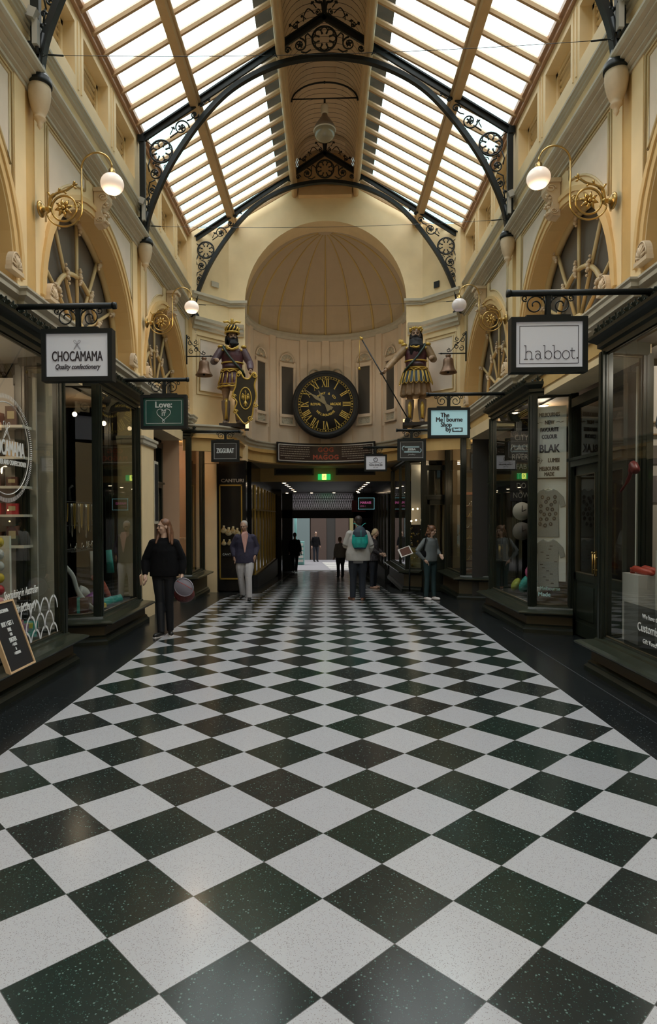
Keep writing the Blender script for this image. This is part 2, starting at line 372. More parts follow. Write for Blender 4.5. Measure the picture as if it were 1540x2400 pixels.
# ------------------------------------------------------------------ side walls
ARC_R, ARC_Z = 1.57, 4.1
def side_wall(s, nm):
    def X(v): return s*v
    m = MB()
    bays = [-4.95, -1.1, 2.75, 6.6, 10.45]
    N = 24
    for b in bays:
        yc = b+BAY/2; y0, y1 = b, b+BAY
        zt, zb = 6.0, 3.5
        m.quad((X(3.1), y0, zb), (X(3.1), yc-ARC_R, zb), (X(3.1), yc-ARC_R, zt), (X(3.1), y0, zt))
        m.quad((X(3.1), yc+ARC_R, zb), (X(3.1), y1, zb), (X(3.1), y1, zt), (X(3.1), yc+ARC_R, zt))
        m.quad((X(3.1), yc-ARC_R, zb), (X(3.1), yc+ARC_R, zb), (X(3.1), yc+ARC_R, 3.78), (X(3.1), yc-ARC_R, 3.78))
        arc = [(yc-ARC_R*math.cos(PI*i/N), ARC_Z+ARC_R*math.sin(PI*i/N)) for i in range(N+1)]
        for (a, za), (c, zc) in zip(arc, arc[1:]): m.quad((X(3.1), a, za), (X(3.1), c, zc), (X(3.1), c, zt), (X(3.1), a, zt))
        # clerestory with three openings
        ops = [(b+.33, b+1.26), (b+1.54, b+2.46), (b+2.80, b+3.70)]
        z0, z1, za, zb2 = 6.0, 8.15, 7.18, 7.84
        m.quad((X(3.1), y0, z0), (X(3.1), y1, z0), (X(3.1), y1, za), (X(3.1), y0, za))
        m.quad((X(3.1), y0, zb2), (X(3.1), y1, zb2), (X(3.1), y1, z1), (X(3.1), y0, z1))
        e = [y0]+[t for o in ops for t in o]+[y1]
        for i in range(0, len(e), 2): m.quad((X(3.1), e[i], za), (X(3.1), e[i+1], za), (X(3.1), e[i+1], zb2), (X(3.1), e[i], zb2))
        for o0, o1 in ops:
            for q in (((o0, za), (o0, zb2)), ((o1, za), (o1, zb2)), ((o0, za), (o1, za)), ((o0, zb2), (o1, zb2))):
                m.quad((X(3.1), *q[0]), (X(3.1), *q[1]), (X(3.32), *q[1]), (X(3.32), *q[0]))
    o = struct('wall_'+nm, m, 'cream')
    # ochre reveals of the arches and the ochre frieze above the shops
    m = MB()
    for b in bays:
        yc = b+BAY/2
        arc = [(yc-ARC_R, 3.78)]+[(yc-ARC_R*math.cos(PI*i/N), ARC_Z+ARC_R*math.sin(PI*i/N)) for i in range(N+1)]+[(yc+ARC_R, 3.78)]
        for (a, za), (c, zc) in zip(arc, arc[1:]): m.quad((X(3.1), a, za), (X(3.1), c, zc), (X(3.42), c, zc), (X(3.42), a, za))
        # raised architrave ring
        for r0, r1, x in ((ARC_R+.02, ARC_R+.10, 3.075), (ARC_R+.10, ARC_R+.16, 3.055)):
            for i in range(N):
                t0, t1 = PI*i/N, PI*(i+1)/N
                P = [(X(x), yc-r*math.cos(t), ARC_Z+r*math.sin(t)) for r, t in ((r0, t0), (r0, t1), (r1, t1), (r1, t0))]
                m.prism(P, (s*.05, 0, 0))
    struct('trim_arch_ring_'+nm, m, 'trimochre')
    m = MB(); m.box(*sorted((X(3.08), X(3.12))), -4.95, 14.3, 3.48, 3.78); struct('trim_frieze_'+nm, m, 'ochre')
    # spandrel panels
    m = MB(); m2 = MB()
    for b in bays:
        yc = b+BAY/2
        for d in (-1, 1):
            pts = [(d*.40, 6.03), (d*.40, 5.885)]
            K = 10; a0 = math.acos(.40/1.83); a1 = math.acos(1.5/1.83)
            for i in range(K+1):
                a = a0+(a1-a0)*i/K; pts.append((d*1.83*math.cos(a), ARC_Z+1.83*math.sin(a)))
            pts.append((d*1.5, 6.03))
            m.prism([(X(3.098), yc+p[0], p[1]) for p in pts], (s*-.004, 0, 0))
            m2.tube([(X(3.09), yc+p[0], p[1]) for p in pts], .016, 4, closed=True)
            q = [(p[0]-d*.0, p[1]) for p in [(d*.3, 6.08), (d*1.56, 6.08), (d*1.56, 4.95)]]
            m2.tube([(X(3.09), yc+p[0], p[1]) for p in q], .014, 4)
    struct('trim_spandrel_panel_'+nm, m, 'lilac'); struct('trim_panel_moulding_'+nm, m2, 'panelmould')
    # pilasters at the roof lines
    m = MB(); m2 = MB()
    for y in (-1.1, 2.75, 6.6, 10.45, 14.3):
        for a, c in ((-.33, -.10), (.10, .33)):
            m.box(*sorted((X(3.085), X(3.11))), y+a, y+c, 4.0, 6.13); m.box(*sorted((X(3.06), X(3.11))), y+a-.03, y+c+.03, 3.85, 4.04)
        m2.box(*sorted((X(3.095), X(3.11))), y-.10, y+.10, 3.85, 6.13)
    struct('trim_pilasters_'+nm, m, 'cream'); struct('trim_pilaster_groove_'+nm, m2, 'ochre')
    # cornices, swept along the wall
    def run(prof, nme, m_, ys=(-4.95, 14.25), breaks=None):
        mm = MB()
        path = [(X(3.1), ys[0]), (X(3.1), ys[1])]
        mm.band(path, [(-s*-1*d, z) for d, z in prof]); return struct(nme, mm, m_)
    main = [(0, 6.11), (.03, 6.11), (.03, 6.15), (.06, 6.16), (.06, 6.18), (.10, 6.20), (.10, 6.22), (.14, 6.23), (.14, 6.25), (.18, 6.27), (.20, 6.30), (.20, 6.33), (0, 6.35)]
    run(main, 'trim_cornice_'+nm, 'greystone')
    run([(0, 6.74), (.03, 6.75), (.03, 6.78), (.05, 6.79), (.05, 6.82), (.07, 6.83), (.07, 6.86), (0, 6.87)], 'trim_string_'+nm, 'greystone')
    low = [(a, b-.085) for a, b in [(0, 3.74), (.05, 3.74), (.07, 3.79), (.12, 3.81), (.12, 3.85), (.17, 3.89), (.17, 3.93), (.19, 3.95), (.19, 3.97), (0, 3.98)]]
    mm = MB(); pth = [(X(3.1), -4.95)]
    for y in (2.75, 6.6, 10.45):
        pth += [(X(3.1), y-.42), (X(3.03), y-.42), (X(3.03), y+.42), (X(3.1), y+.42)]
    pth += [(X(3.1), 13.75), (X(3.03), 13.75), (X(3.03), 14.0)]
    mm.band(pth, [(s*d, z) for d, z in low]); struct('trim_lower_cornice_'+nm, mm, 'greystone')
    # eaves board under the roof glass
    m = MB(); m.band([(X(3.1), -4.95), (X(3.1), 14.95)], [(s*d, z) for d, z in [(0, 7.98), (.05, 7.98), (.05, 8.04), (.09, 8.06), (.09, 8.13), (-.1, 8.16)]])
    struct('trim_eaves_'+nm, m, 'eavewood')
    # raised strips between attic windows
    m = MB()
    for b in bays[2:]:
        for c in (b+1.40, b+2.63):
            for d in (-.05, .05): m.box(*sorted((X(3.085), X(3.1))), c+d-.014, c+d+.014, 7.05, 7.9)
    struct('trim_attic_strips_'+nm, m, 'cream')
    return o
WN = [0]
def attic_windows(s):
    for b in (2.75, 6.6, 10.45):
        for o0, o1 in ((b+.33, b+1.26), (b+1.54, b+2.46), (b+2.80, b+3.70)):
            WN[0] += 1
            r = empty('window_%d' % WN[0], (s*3.32, (o0+o1)/2, 7.18), kind='structure'); w = (o1-o0)/2
            m = MB(); m.box(-.01, .01, -w, w, 0, .66); m.build('louvre_panel', 'atticochre', r)
            m = MB()
            for y in (-w+.03, w-.03): m.box(-s*.05-.02, -s*.05+.02, y-.03, y+.03, 0, .66)
            for z in (.03, .63): m.box(-s*.05-.02, -s*.05+.02, -w, w, z-.03, z+.03)
            for k in range(1, 7): m.cbox((-s*.03, 0, .66*k/7), (.05, 2*w-.1, .012), ry=s*.6)
            m.build('window_frame', 'cream', r)
def fan_window():
    """arched fanlight, local frame: x towards the arcade is -, y along wall, z from springing"""
    R = ARC_R+.02; N = 28
    g = MB(); g.poly([(0, -R, -.4)]+[(0, -R*math.cos(PI*i/N), R*math.sin(PI*i/N)) for i in range(N+1)]+[(0, R, -.4)])
    t = MB()
    def bar(a, b, w=.030):
        t.tube([a, b], w, 6)
    for deg in (30, 60, 90, 120, 150):
        a = math.radians(deg); bar((-.05, .18*math.cos(a), .05+.18*math.sin(a)), (-.05, R*math.cos(a), R*math.sin(a)), .026)
    for deg in (8, 172):
        a = math.radians(deg); bar((-.05, .55*math.cos(a), -.1), (-.05, R*math.cos(a), R*math.sin(a)-.1), .03)
    t.tube([(-.06, .82*math.cos(PI*i/24), .82*math.sin(PI*i/24)) for i in range(25)], .034, 6)
    t.tube([(-.05, (R-.03)*math.cos(PI*i/28), (R-.03)*math.sin(PI*i/28)) for i in range(29)], .05, 6)
    t.tube([(-.06, .2*math.cos(PI*i/12), .2*math.sin(PI*i/12)) for i in range(13)], .05, 6)
    t.box(-.1, 0, -R, R, -.34, -.28)
    for y in (-.8, 0, .8): t.tube([(-.05, y, -.3), (-.05, y, 0)], .03, 6)
    b = MB()
    for deg in (30, 60, 90, 120, 150):
        a = math.radians(deg)
        for r in (.82, R-.1):
            for k in range(7):
                u = (k-3)*.035; rr = .034-.005*abs(k-3)
                b.ball((-.10, (r+u)*math.cos(a)+rnd.uniform(-.02, .02), (r+u)*math.sin(a)+rnd.uniform(-.02, .02)), rr, 7, 5)
    return g, t, b
def fan_windows():
    g, t, b = fan_window(); first = {}
    hb = MB(); hb.box(-.16, -.08, -.12, .12, -.36, -.30)
    for s in (-1, 1):
        for y in (2.75, 6.6, 10.45):
            ld = bpy.data.lights.new('fanlight_uplight', 'POINT'); ld.energy = 3.2; ld.color = (1, .58, .20); ld.shadow_soft_size = .05; lo = bpy.data.objects.new('fanlight_uplight', ld); C.objects.link(lo); lo.location = (s*3.24, y+BAY/2, 3.90)
            WN[0] += 1
            r = empty('window_%d' % WN[0], (s*3.42, y+BAY/2, ARC_Z), kind='structure'); r.scale.x = s*1
            if not first:
                first['p'] = [(o.data, o.name.split('.')[0]) for o in (g.build('window_pane', 'blind', r), t.build('tracery', 'tracery', r), b.build('leaf_bosses', 'plaster', r), hb.build('uplighter', 'black', r))]
            else:
                for d, n in first['p']:
                    o = bpy.data.objects.new(n, d); C.objects.link(o); o.parent = r
for s, n in ((-1, 'left'), (1, 'right')):
    side_wall(s, n)
for s in (-1, 1): attic_windows(s)
fan_windows()

# ------------------------------------------------------------------ roof: purlins, bars, glass, vault
def roof_z(x): return 8.06+(3.1-abs(x))*.555
def roof():
    for s, n in ((-1, 'left'), (1, 'right')):
        m = MB()
        prof = [(-.075, 9.26), (-.055, 9.20), (.055, 9.20), (.075, 9.26), (.075, 9.46), (-.075, 9.46)]
        m.band([(s*.72, -5), (s*.72, 14.95)], prof); m.tube([(s*.72, -5, 9.215), (s*.72, 14.95, 9.215)], .055, 8)
        struct('trim_ridge_beam_'+n, m, 'beamwood')
        m = MB(); m.band([(s*2.15, -5), (s*2.15, 14.95)], [(-.09, 8.50), (-.06, 8.42), (.06, 8.42), (.09, 8.50), (.09, 8.62), (-.09, 8.62)])
        m.tube([(s*2.06, -5, 8.5), (s*2.06, 14.95, 8.5)], .03, 6)
        struct('trim_purlin_'+n, m, 'beamwood')
    bar = MB(); a = Vector((.74, 0, roof_z(.74)-.03)); b = Vector((3.12, 0, roof_z(3.12)-.03)); d = (b-a).normalized(); nn = Vector((-d.z, 0, d.x)) if d.x > 0 else d
    nn = Vector((d.z, 0, -d.x)); nn = -nn if nn.z > 0 else nn
    P = []
    for (y, h) in ((-.016, .035), (-.030, 0), (-.020, -.045), (.020, -.045), (.030, 0), (.016, .035)): P.append(a+Vector((0, y, 0))-nn*h*1.0)
    bar.prism(P, b-a)
    bo = {}
    for s in (-1, 1):
        for y0, y1, nb in ((-5, 2.75, 20), (2.75, 6.6, 10), (6.6, 10.45, 10), (10.45, 14.3, 10), (14.3, 14.95, 2)):
            WN[0] += 1
            r = empty('window_%d' % WN[0], (0, y0, 0), kind='structure'); L = y1-y0
            g = MB(); g.quad((s*.7, 0, roof_z(.7)+.015), (s*3.14, 0, roof_z(3.14)+.015), (s*3.14, L, roof_z(3.14)+.015), (s*.7, L, roof_z(.7)+.015))
            g.build('roof_glass', 'roofglass', r)
            for k in range(nb):
                if not bo: bo['m'] = bar.build('glazing_bar', 'barwood', r); o = bo['m']
                else: o = bpy.data.objects.new('glazing_bar', bo['m'].data); C.objects.link(o); o.parent = r
                o.location = (0, L*(k+.5)/nb if nb > 2 else .2+.3*k, 0); o.scale.x = s
    # boarded barrel vault between the ridge beams
    m = MB(); N = 16; H = 9.40; R = .70
    prof = [(R*math.copysign(abs(math.cos(PI*i/N))**.72, math.cos(PI*i/N)), H+.78*math.sin(PI*i/N)**.85) for i in range(N+1)]
    nb = 133; L0, L1 = -5, 14.95
    for k in range(nb):
        y0 = L0+(L1-L0)*k/nb; y1 = L0+(L1-L0)*(k+1)/nb; yg = y1-.012
        for (x0, z0), (x1, z1) in zip(prof, prof[1:]):
            m.quad((x0, y0, z0), (x1, y0, z1), (x1, yg, z1), (x0, yg, z0))
    struct('ceiling', m, 'vault')
    m = MB()
    # lead-clad lantern casing above the vault, overhanging the glass
    m.band([(0, -5.0), (0, 15.1)], [(-1.10, 9.56), (-1.10, 9.74), (-.85, 9.9), (-.85, 10.3), (0, 10.7), (.85, 10.3), (.85, 9.9), (1.10, 9.74), (1.10, 9.56), (.76, 9.46), (.715, 9.46), (.715, 9.6), (.70, 10.15), (0, 10.4), (-.70, 10.15), (-.715, 9.6), (-.715, 9.46), (-.76, 9.46)])
    struct('roof_lantern_casing', m, 'darkwall')
    m = MB(); m.box(-.62, .62, 14.80, 14.95, 9.15, 9.35); m.box(-.62, .62, 14.9, 14.97, 9.3, 10.2); struct('trim_vault_end', m, 'beamwood')
    m = MB()   # closing wall far behind the camera
    m.box(-3.3, 3.3, -5.2, -5.0, 0, 10.4); struct('wall_back', m, 'cream')
    for s, n in ((-1, 'left'), (1, 'right')):
        m = MB(); m.box(*sorted((s*3.5, s*3.7)), -5, 15, 3.6, 8.2); struct('wall_outer_'+n, m, 'ochre')
roof()

# ------------------------------------------------------------------ gable wall, cants and apse
AY, AR, AZ = 15.85, 2.05, 6.72
def gable():
    m = MB(); N = 32; R = 1.9; Yg = 14.95
    top = lambda x: 8.12+(3.1-abs(x))*.555-.02 if abs(x) > .7 else 10.3
    xs = [-3.1, -2.35]+[-R*math.cos(PI*i/N) for i in range(N+1)]+[2.35, 3.1]
    for i, (a, b) in enumerate(zip(xs, xs[1:])):
        za = AZ+math.sqrt(max(0, R*R-a*a)) if abs(a) <= R+1e-6 else AZ-3.1
        zb = AZ+math.sqrt(max(0, R*R-b*b)) if abs(b) <= R+1e-6 else AZ-3.1
        if abs(a) > R+1e-6 or abs(b) > R+1e-6: za = zb = 3.6
        m.quad((a, Yg, za), (b, Yg, zb), (b, Yg, top(b)), (a, Yg, top(a)))
    # jambs below springing and reveal into the apse
    arc = [(-R, 3.6)]+[(-R*math.cos(PI*i/N), AZ+R*math.sin(PI*i/N)) for i in range(N+1)]+[(R, 3.6)]
    for (a, za), (b, zb) in zip(arc, arc[1:]):
        k = AR/R
        m.quad((a, Yg, za), (b, Yg, zb), (b*k, AY, AZ+(zb-AZ)*k if zb > AZ else zb), (a*k, AY, AZ+(za-AZ)*k if za > AZ else za))
    for s in (-1, 1):   # canted walls
        m.quad((s*3.0, 14.2, 3.6), (s*2.28, 14.95, 3.6), (s*2.28, 14.95, 8.5), (s*3.0, 14.2, 8.15))
        m.quad((s*3.1, 14.2, 3.6), (s*3.0, 14.2, 3.6), (s*3.0, 14.2, 8.15), (s*3.1, 14.2, 8.15))
    struct('wall_gable', m, 'cream')
    m = MB()
    for s in (-1, 1):
        p = [(s*3.0, 14.2), (s*2.28, 14.95), (s*1.93, 14.95), (s*2.05, 15.85)]
        if s > 0: p = p[::-1]
        for z, pr in ((5.98, [(0, -.05), (-.04, -.05), (-.05, .0), (-.09, .03), (-.09, .1), (-.13, .13), (-.14, .2), (0, .22)]),):
            q = [p[0], p[1], p[2]] if s < 0 else [p[1], p[2], p[3]]
            m.band(q, [(d, z+h) for d, h in pr])
        m.band(p, [(0, 6.62), (-.03, 6.62), (-.05, 6.68), (-.08, 6.70), (-.08, 6.76), (0, 6.78)])
    arc = [(AR*math.cos(PI-PI*i/32), AY+AR*math.sin(PI-PI*i/32)) for i in range(33)]
    m.band(arc, [(0, 6.60), (-.04, 6.60), (-.06, 6.66), (-.10, 6.69), (-.10, 6.76), (0, 6.8)])
    struct('trim_gable_cornice', m, 'greystone')
    m = MB(); m2 = MB()
    for s in (-1, 1):    # sunk panels on the cants
        u = Vector((-.72, .75, 0)).normalized() if s > 0 else Vector((.72, .75, 0)).normalized()
        base = Vector((s*2.99, 14.2, 0)); nv = Vector((-s*.75, -.72, 0)).normalized()
        f = lambda t, z, d=0: base+u*t+nv*(.006+d)+Vector((0, 0, z))
        m.quad(f(.18, 4.55), f(.86, 4.55), f(.86, 5.72), f(.18, 5.72))
        m2.tube([f(.18, 4.55), f(.86, 4.55), f(.86, 5.72), f(.18, 5.72)], .022, 4, closed=True)
        m2.tube([f(.10, 4.47), f(.94, 4.47), f(.94, 5.80), f(.10, 5.80)], .016, 4, closed=True)
    struct('trim_cant_panel', m, 'lilac'); struct('trim_cant_moulding', m2, 'panelmould')
    # small grilles on the gable
    r = tag(MB().box(-.1, .1, -.012, .012, -.06, .06).build('vent_grille', 'greystone', loc=(-2.55, 14.62, 7.05)), 'pale louvred wall vent high on the left canted wall', 'vent'); r.rotation_euler.z = .8
    r = tag(MB().box(-.07, .07, -.012, .012, -.07, .07).build('vent_hole', 'black', loc=(2.55, 14.63, 6.98)), 'small square black opening high on the right canted wall', 'vent'); r.rotation_euler.z = -.8
def apse():
    m = MB(); N = 40
    P = lambda a, r=AR: (r*math.cos(a), AY+r*math.sin(a))
    wins = [math.radians(d) for d in (31, 58, 122, 149)]
    # cylinder wall
    hw = .105
    for i in range(N):
        a0, a1 = PI*i/N, PI*(i+1)/N
        m.quad((*P(a0), 3.5), (*P(a1), 3.5), (*P(a1), AZ), (*P(a0), AZ))
    struct('wall_apse', m, 'apse')
    # pilasters with bases
    m = MB()
    for d in (16, 44, 72, 90, 108, 136, 164):
        a = math.radians(d); w = .10
        c, s_ = math.cos(a), math.sin(a)
        for (z0, z1, dep, ww) in ((4.12, 6.62, .06, w), (3.68, 4.12, .11, w+.04)):
            o = Vector((AR*c, AY+AR*s_, 0)); t = Vector((-s_, c, 0)); n = Vector((-c, -s_, 0))
            b = [o-t*ww+n*-.03, o+t*ww+n*-.03, o+t*ww+n*dep, o-t*ww+n*dep]
            m.prism([(p.x, p.y, z0) for p in b], (0, 0, z1-z0))
    struct('trim_apse_pilasters', m, 'apse')
    # windows in the apse
    for d in (31, 58, 122, 149):
        WN[0] += 1; a = math.radians(d)
        r = empty('window_%d' % WN[0], ((AR-.02)*math.cos(a), AY+(AR-.02)*math.sin(a), 4.2), kind='structure', rz=a+PI/2)
        # local: x along the wall, -y towards the viewer? (y+ faces the apse centre)
        w = .19
        g = MB(); g.box(-w, w, -.005, .012, .32, 1.62); g.build('window_pane', 'darkglass', r)
        f = MB()
        for x in (-w-.03, w+.03): f.box(x-.03, x+.03, 0, .05, 0, 1.75)
        for z, h in ((.27, .04), (1.67, .05), (.02, .02)): f.box(-w-.06, w+.06, 0, .06, z-h, z+h)
        f.tube([(-(w+.02)*math.cos(PI*i/12), .03, 1.78+(w+.02)*math.sin(PI*i/12)) for i in range(13)], .022, 5)
        f.build('window_frame', 'apse', r)
        g = MB(); g.poly([(-w*math.cos(PI*i/12), .012, 1.78+w*math.sin(PI*i/12)) for i in range(13)]); g.build('arched_niche', 'greystone', r)
        g = MB()
        for k in range(-2, 3):
            an = PI/2+k*.5; g.tube([(0, .02, 1.79), (w*.85*math.cos(an), .02, 1.79+w*.85*math.sin(an))], .012, 4)
        g.tube([(-.06*math.cos(PI*i/8), .025, 1.79+.06*math.sin(PI*i/8)) for i in range(9)], .012, 4); g.build('shell_fan', 'plaster', r)
        g = MB(); g.box(-w, w, 0, .015, .04, .24)
        for i in range(26):
            g.ball((rnd.uniform(-w+.02, w-.02), .02, rnd.uniform(.05, .22)), .018, 6, 4)
        g.build('relief_panel', 'greystone', r)
    # blind arches beside the clock
    m = MB()
    for d in (81, 99):
        a = math.radians(d); o = Vector(((AR-.01)*math.cos(a), AY+(AR-.01)*math.sin(a), 0)); t = Vector((-math.sin(a), math.cos(a), 0)); n = Vector((-math.cos(a), -math.sin(a), 0))
        m.tube([o+t*(.17*math.cos(PI*i/12))+n*.02+Vector((0, 0, 5.62+.2*math.sin(PI*i/12))) for i in range(13)], .018, 5)
        m.tube([o-t*.18+n*.02+Vector((0, 0, 5.6)), o+t*.18+n*.02+Vector((0, 0, 5.6))], .016, 5)
        m.tube([o-t*.18+n*.02+Vector((0, 0, z)) if k < 1 else o+t*.18+n*.02+Vector((0, 0, z)) for z, k in ((3.75, 0), (4.15, 0), (4.15, 1), (3.75, 1))], .012, 4)
    struct('trim_blind_arches', m, 'greystone')
    # semi dome
    m = MB(); K = 16; prev = None
    for j in range(K+1):
        e = PI/2*j/K; r = AR*math.cos(e); z = AZ+AR*math.sin(e)
        row = [(r*math.cos(PI*i/N), AY+r*math.sin(PI*i/N), z) for i in range(N+1)]
        if prev:
            for i in range(N): m.add([prev[i], prev[i+1], row[i+1], row[i]], [(0, 1, 2, 3)], True)
        prev = row
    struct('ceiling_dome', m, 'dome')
    m = MB()
    for k in range(9):
        a = PI*(k+.5)/9; rr = AR-.01
        m.tube([(rr*math.cos(e)*math.cos(a), AY+rr*math.cos(e)*math.sin(a), AZ+rr*math.sin(e)) for e in [PI/2*i/18 for i in range(18)]], [.035-.0013*i for i in range(18)], 6)
    struct('trim_dome_ribs', m, 'dome_rib')

gable(); apse()

# ------------------------------------------------------------------ gallery ledge round the recess
def gallery():
    left = [(-3.1, 13.62), (-2.9, 13.68), (-2.5, 13.86), (-2.2, 14.1), (-2.02, 14.5), (-1.97, 15.1)]
    left = [tuple(p)[:2] for p in smooth_path([(x, y, 0) for x, y in left], 4)]
    arc = [(1.98*math.cos(PI-PI*i/28), AY+1.98*math.sin(PI-PI*i/28)) for i in range(29)]
    right = [(-x, y) for x, y in left][::-1]
    path = left+arc+right
    m = MB()
    m.band(path, [(d, z) for d, z in [(.35, 3.70), (0, 3.70), (-.03, 3.69), (-.03, 3.66), (.01, 3.63), (.02, 3.58), (.06, 3.54), (.07, 3.50), (.35, 3.50)]])
    struct('trim_gallery_ledge', m, 'greystone')
    m = MB(); inner = path; n = len(inner)
    for (a, b), (c, d) in zip(path, path[1:]):   # deck from the ledge out to the walls
        ox, oy = (a*1.7, b+(1.0 if b > 15 else .9)); px, py = (c*1.7, d+(1.0 if d > 15 else .9))
        m.quad((a, b, 3.69), (c, d, 3.69), (px, py, 3.69), (ox, oy, 3.69))
        m.quad((a, b, 3.40), (c, d, 3.40), (px, py, 3.40), (ox, oy, 3.40))
    struct('ceiling_gallery_deck', m, 'ochre')
    m = MB(); m.band([(x*1.0, y) for x, y in path], [(.07, 3.52), (.07, 3.12), (.14, 3.12), (.14, 3.52)])
    struct('trim_gallery_fascia', m, 'ochre')
    # splay down to the passage
    m = MB()
    for (a, b), (c, d) in zip(arc, arc[1:]):
        m.quad((a, b, 3.14), (c, d, 3.14), (c*1.1, 19.2, 3.14), (a*1.1, 19.2, 3.14))
    struct('ceiling_recess', m, 'warmwall')
gallery()

# ------------------------------------------------------------------ passage to the street
def passage():
    bz = 2.74
    m = MB(); m.box(-2.6, 2.6, 19.2, 19.35, bz, 3.5); struct('wall_beam', m, 'ochre')
    for k, (x0, x1) in enumerate(((-1.52, -.42), (.35, 1.45))):
        r = empty('air_grille', ((x0+x1)/2, 19.19, 3.04), ('long dark ventilation slot in the beam, left of the exit sign', 'long dark ventilation slot in the beam, right of the exit sign')[k], 'vent')
        w = (x1-x0)/2; mm = MB(); mm.box(-w, w, -.01, .01, -.09, .09); mm.build('slot', 'black', r)
        mm = MB(); mm.box(-w-.04, w+.04, -.02, .01, .07, .11); mm.box(-w-.04, w+.04, -.02, .01, -.11, -.07); mm.box(-w-.05, -w, -.02, .01, -.11, .11); mm.box(w, w+.05, -.02, .01, -.11, .11); mm.build('frame', 'panelolive', r)
    m = MB(); m.quad((-2.4, 19.35, bz), (2.4, 19.35, bz), (2.4, 29.9, bz), (-2.4, 29.9, bz)); struct('ceiling_passage', m, 'passceil')
    m = MB()
    m.box(-2.2, -2.0, 16.9, 29.6, -1.2, 3.4); struct('wall_passage_left', m, 'blackgloss')
    m = MB(); m.box(2.0, 2.2, 19.6, 29.6, -1.2, 3.4); struct('wall_passage_right', m, 'blackgloss')
    # lower recess side walls up to the gallery
    for s, n in ((-1, 'left'), (1, 'right')):
        m = MB(); m.box(*sorted((s*3.1, s*3.35)), 15.5, 16.2, -.4, 3.45); m.box(*sorted((s*2.95, s*6)), 16.0, 16.15, -.4, 3.45); struct('wall_return_'+n, m, 'warmwall')

passage()

# ------------------------------------------------------------------ shopfront bays
ZT = 3.39
def leaf_crest(m, path, z, off, s, step=.13):
    P = [Vector((a, b, 0)) for a, b in path]
    tall = [(-.012, 0), (-.02, .03), (-.042, .045), (-.03, .065), (-.016, .06), (0, .10), (.016, .06), (.03, .065), (.042, .045), (.02, .03), (.012, 0)]
    low = [(-.01, 0), (-.022, .02), (-.014, .036), (0, .05), (.014, .036), (.022, .02), (.01, 0)]
    for a, b in zip(P, P[1:]):
        t = b-a; L = t.length
        if L < .05: continue
        t.normalize(); n = Vector((-t.y, t.x, 0))*s; k = max(1, int(L/step)); st = L/k
        m.prism([(a+n*off+Vector((0, 0, z-.005))), (b+n*off+Vector((0, 0, z-.005))), (b+n*off+Vector((0, 0, z+.014))), (a+n*off+Vector((0, 0, z+.014)))], n*.02)
        for i in range(k):
            for q, u in ((tall, .5), (low, 1.0)):
                o = a+t*(i+u)*st+n*(off-.004)
                m.prism([o+t*x+Vector((0, 0, z+h)) for x, h in q], n*.014)
                m.prism([o+n*(x+.007)-t*.007+Vector((0, 0, z+h)) for x, h in q], t*.014)
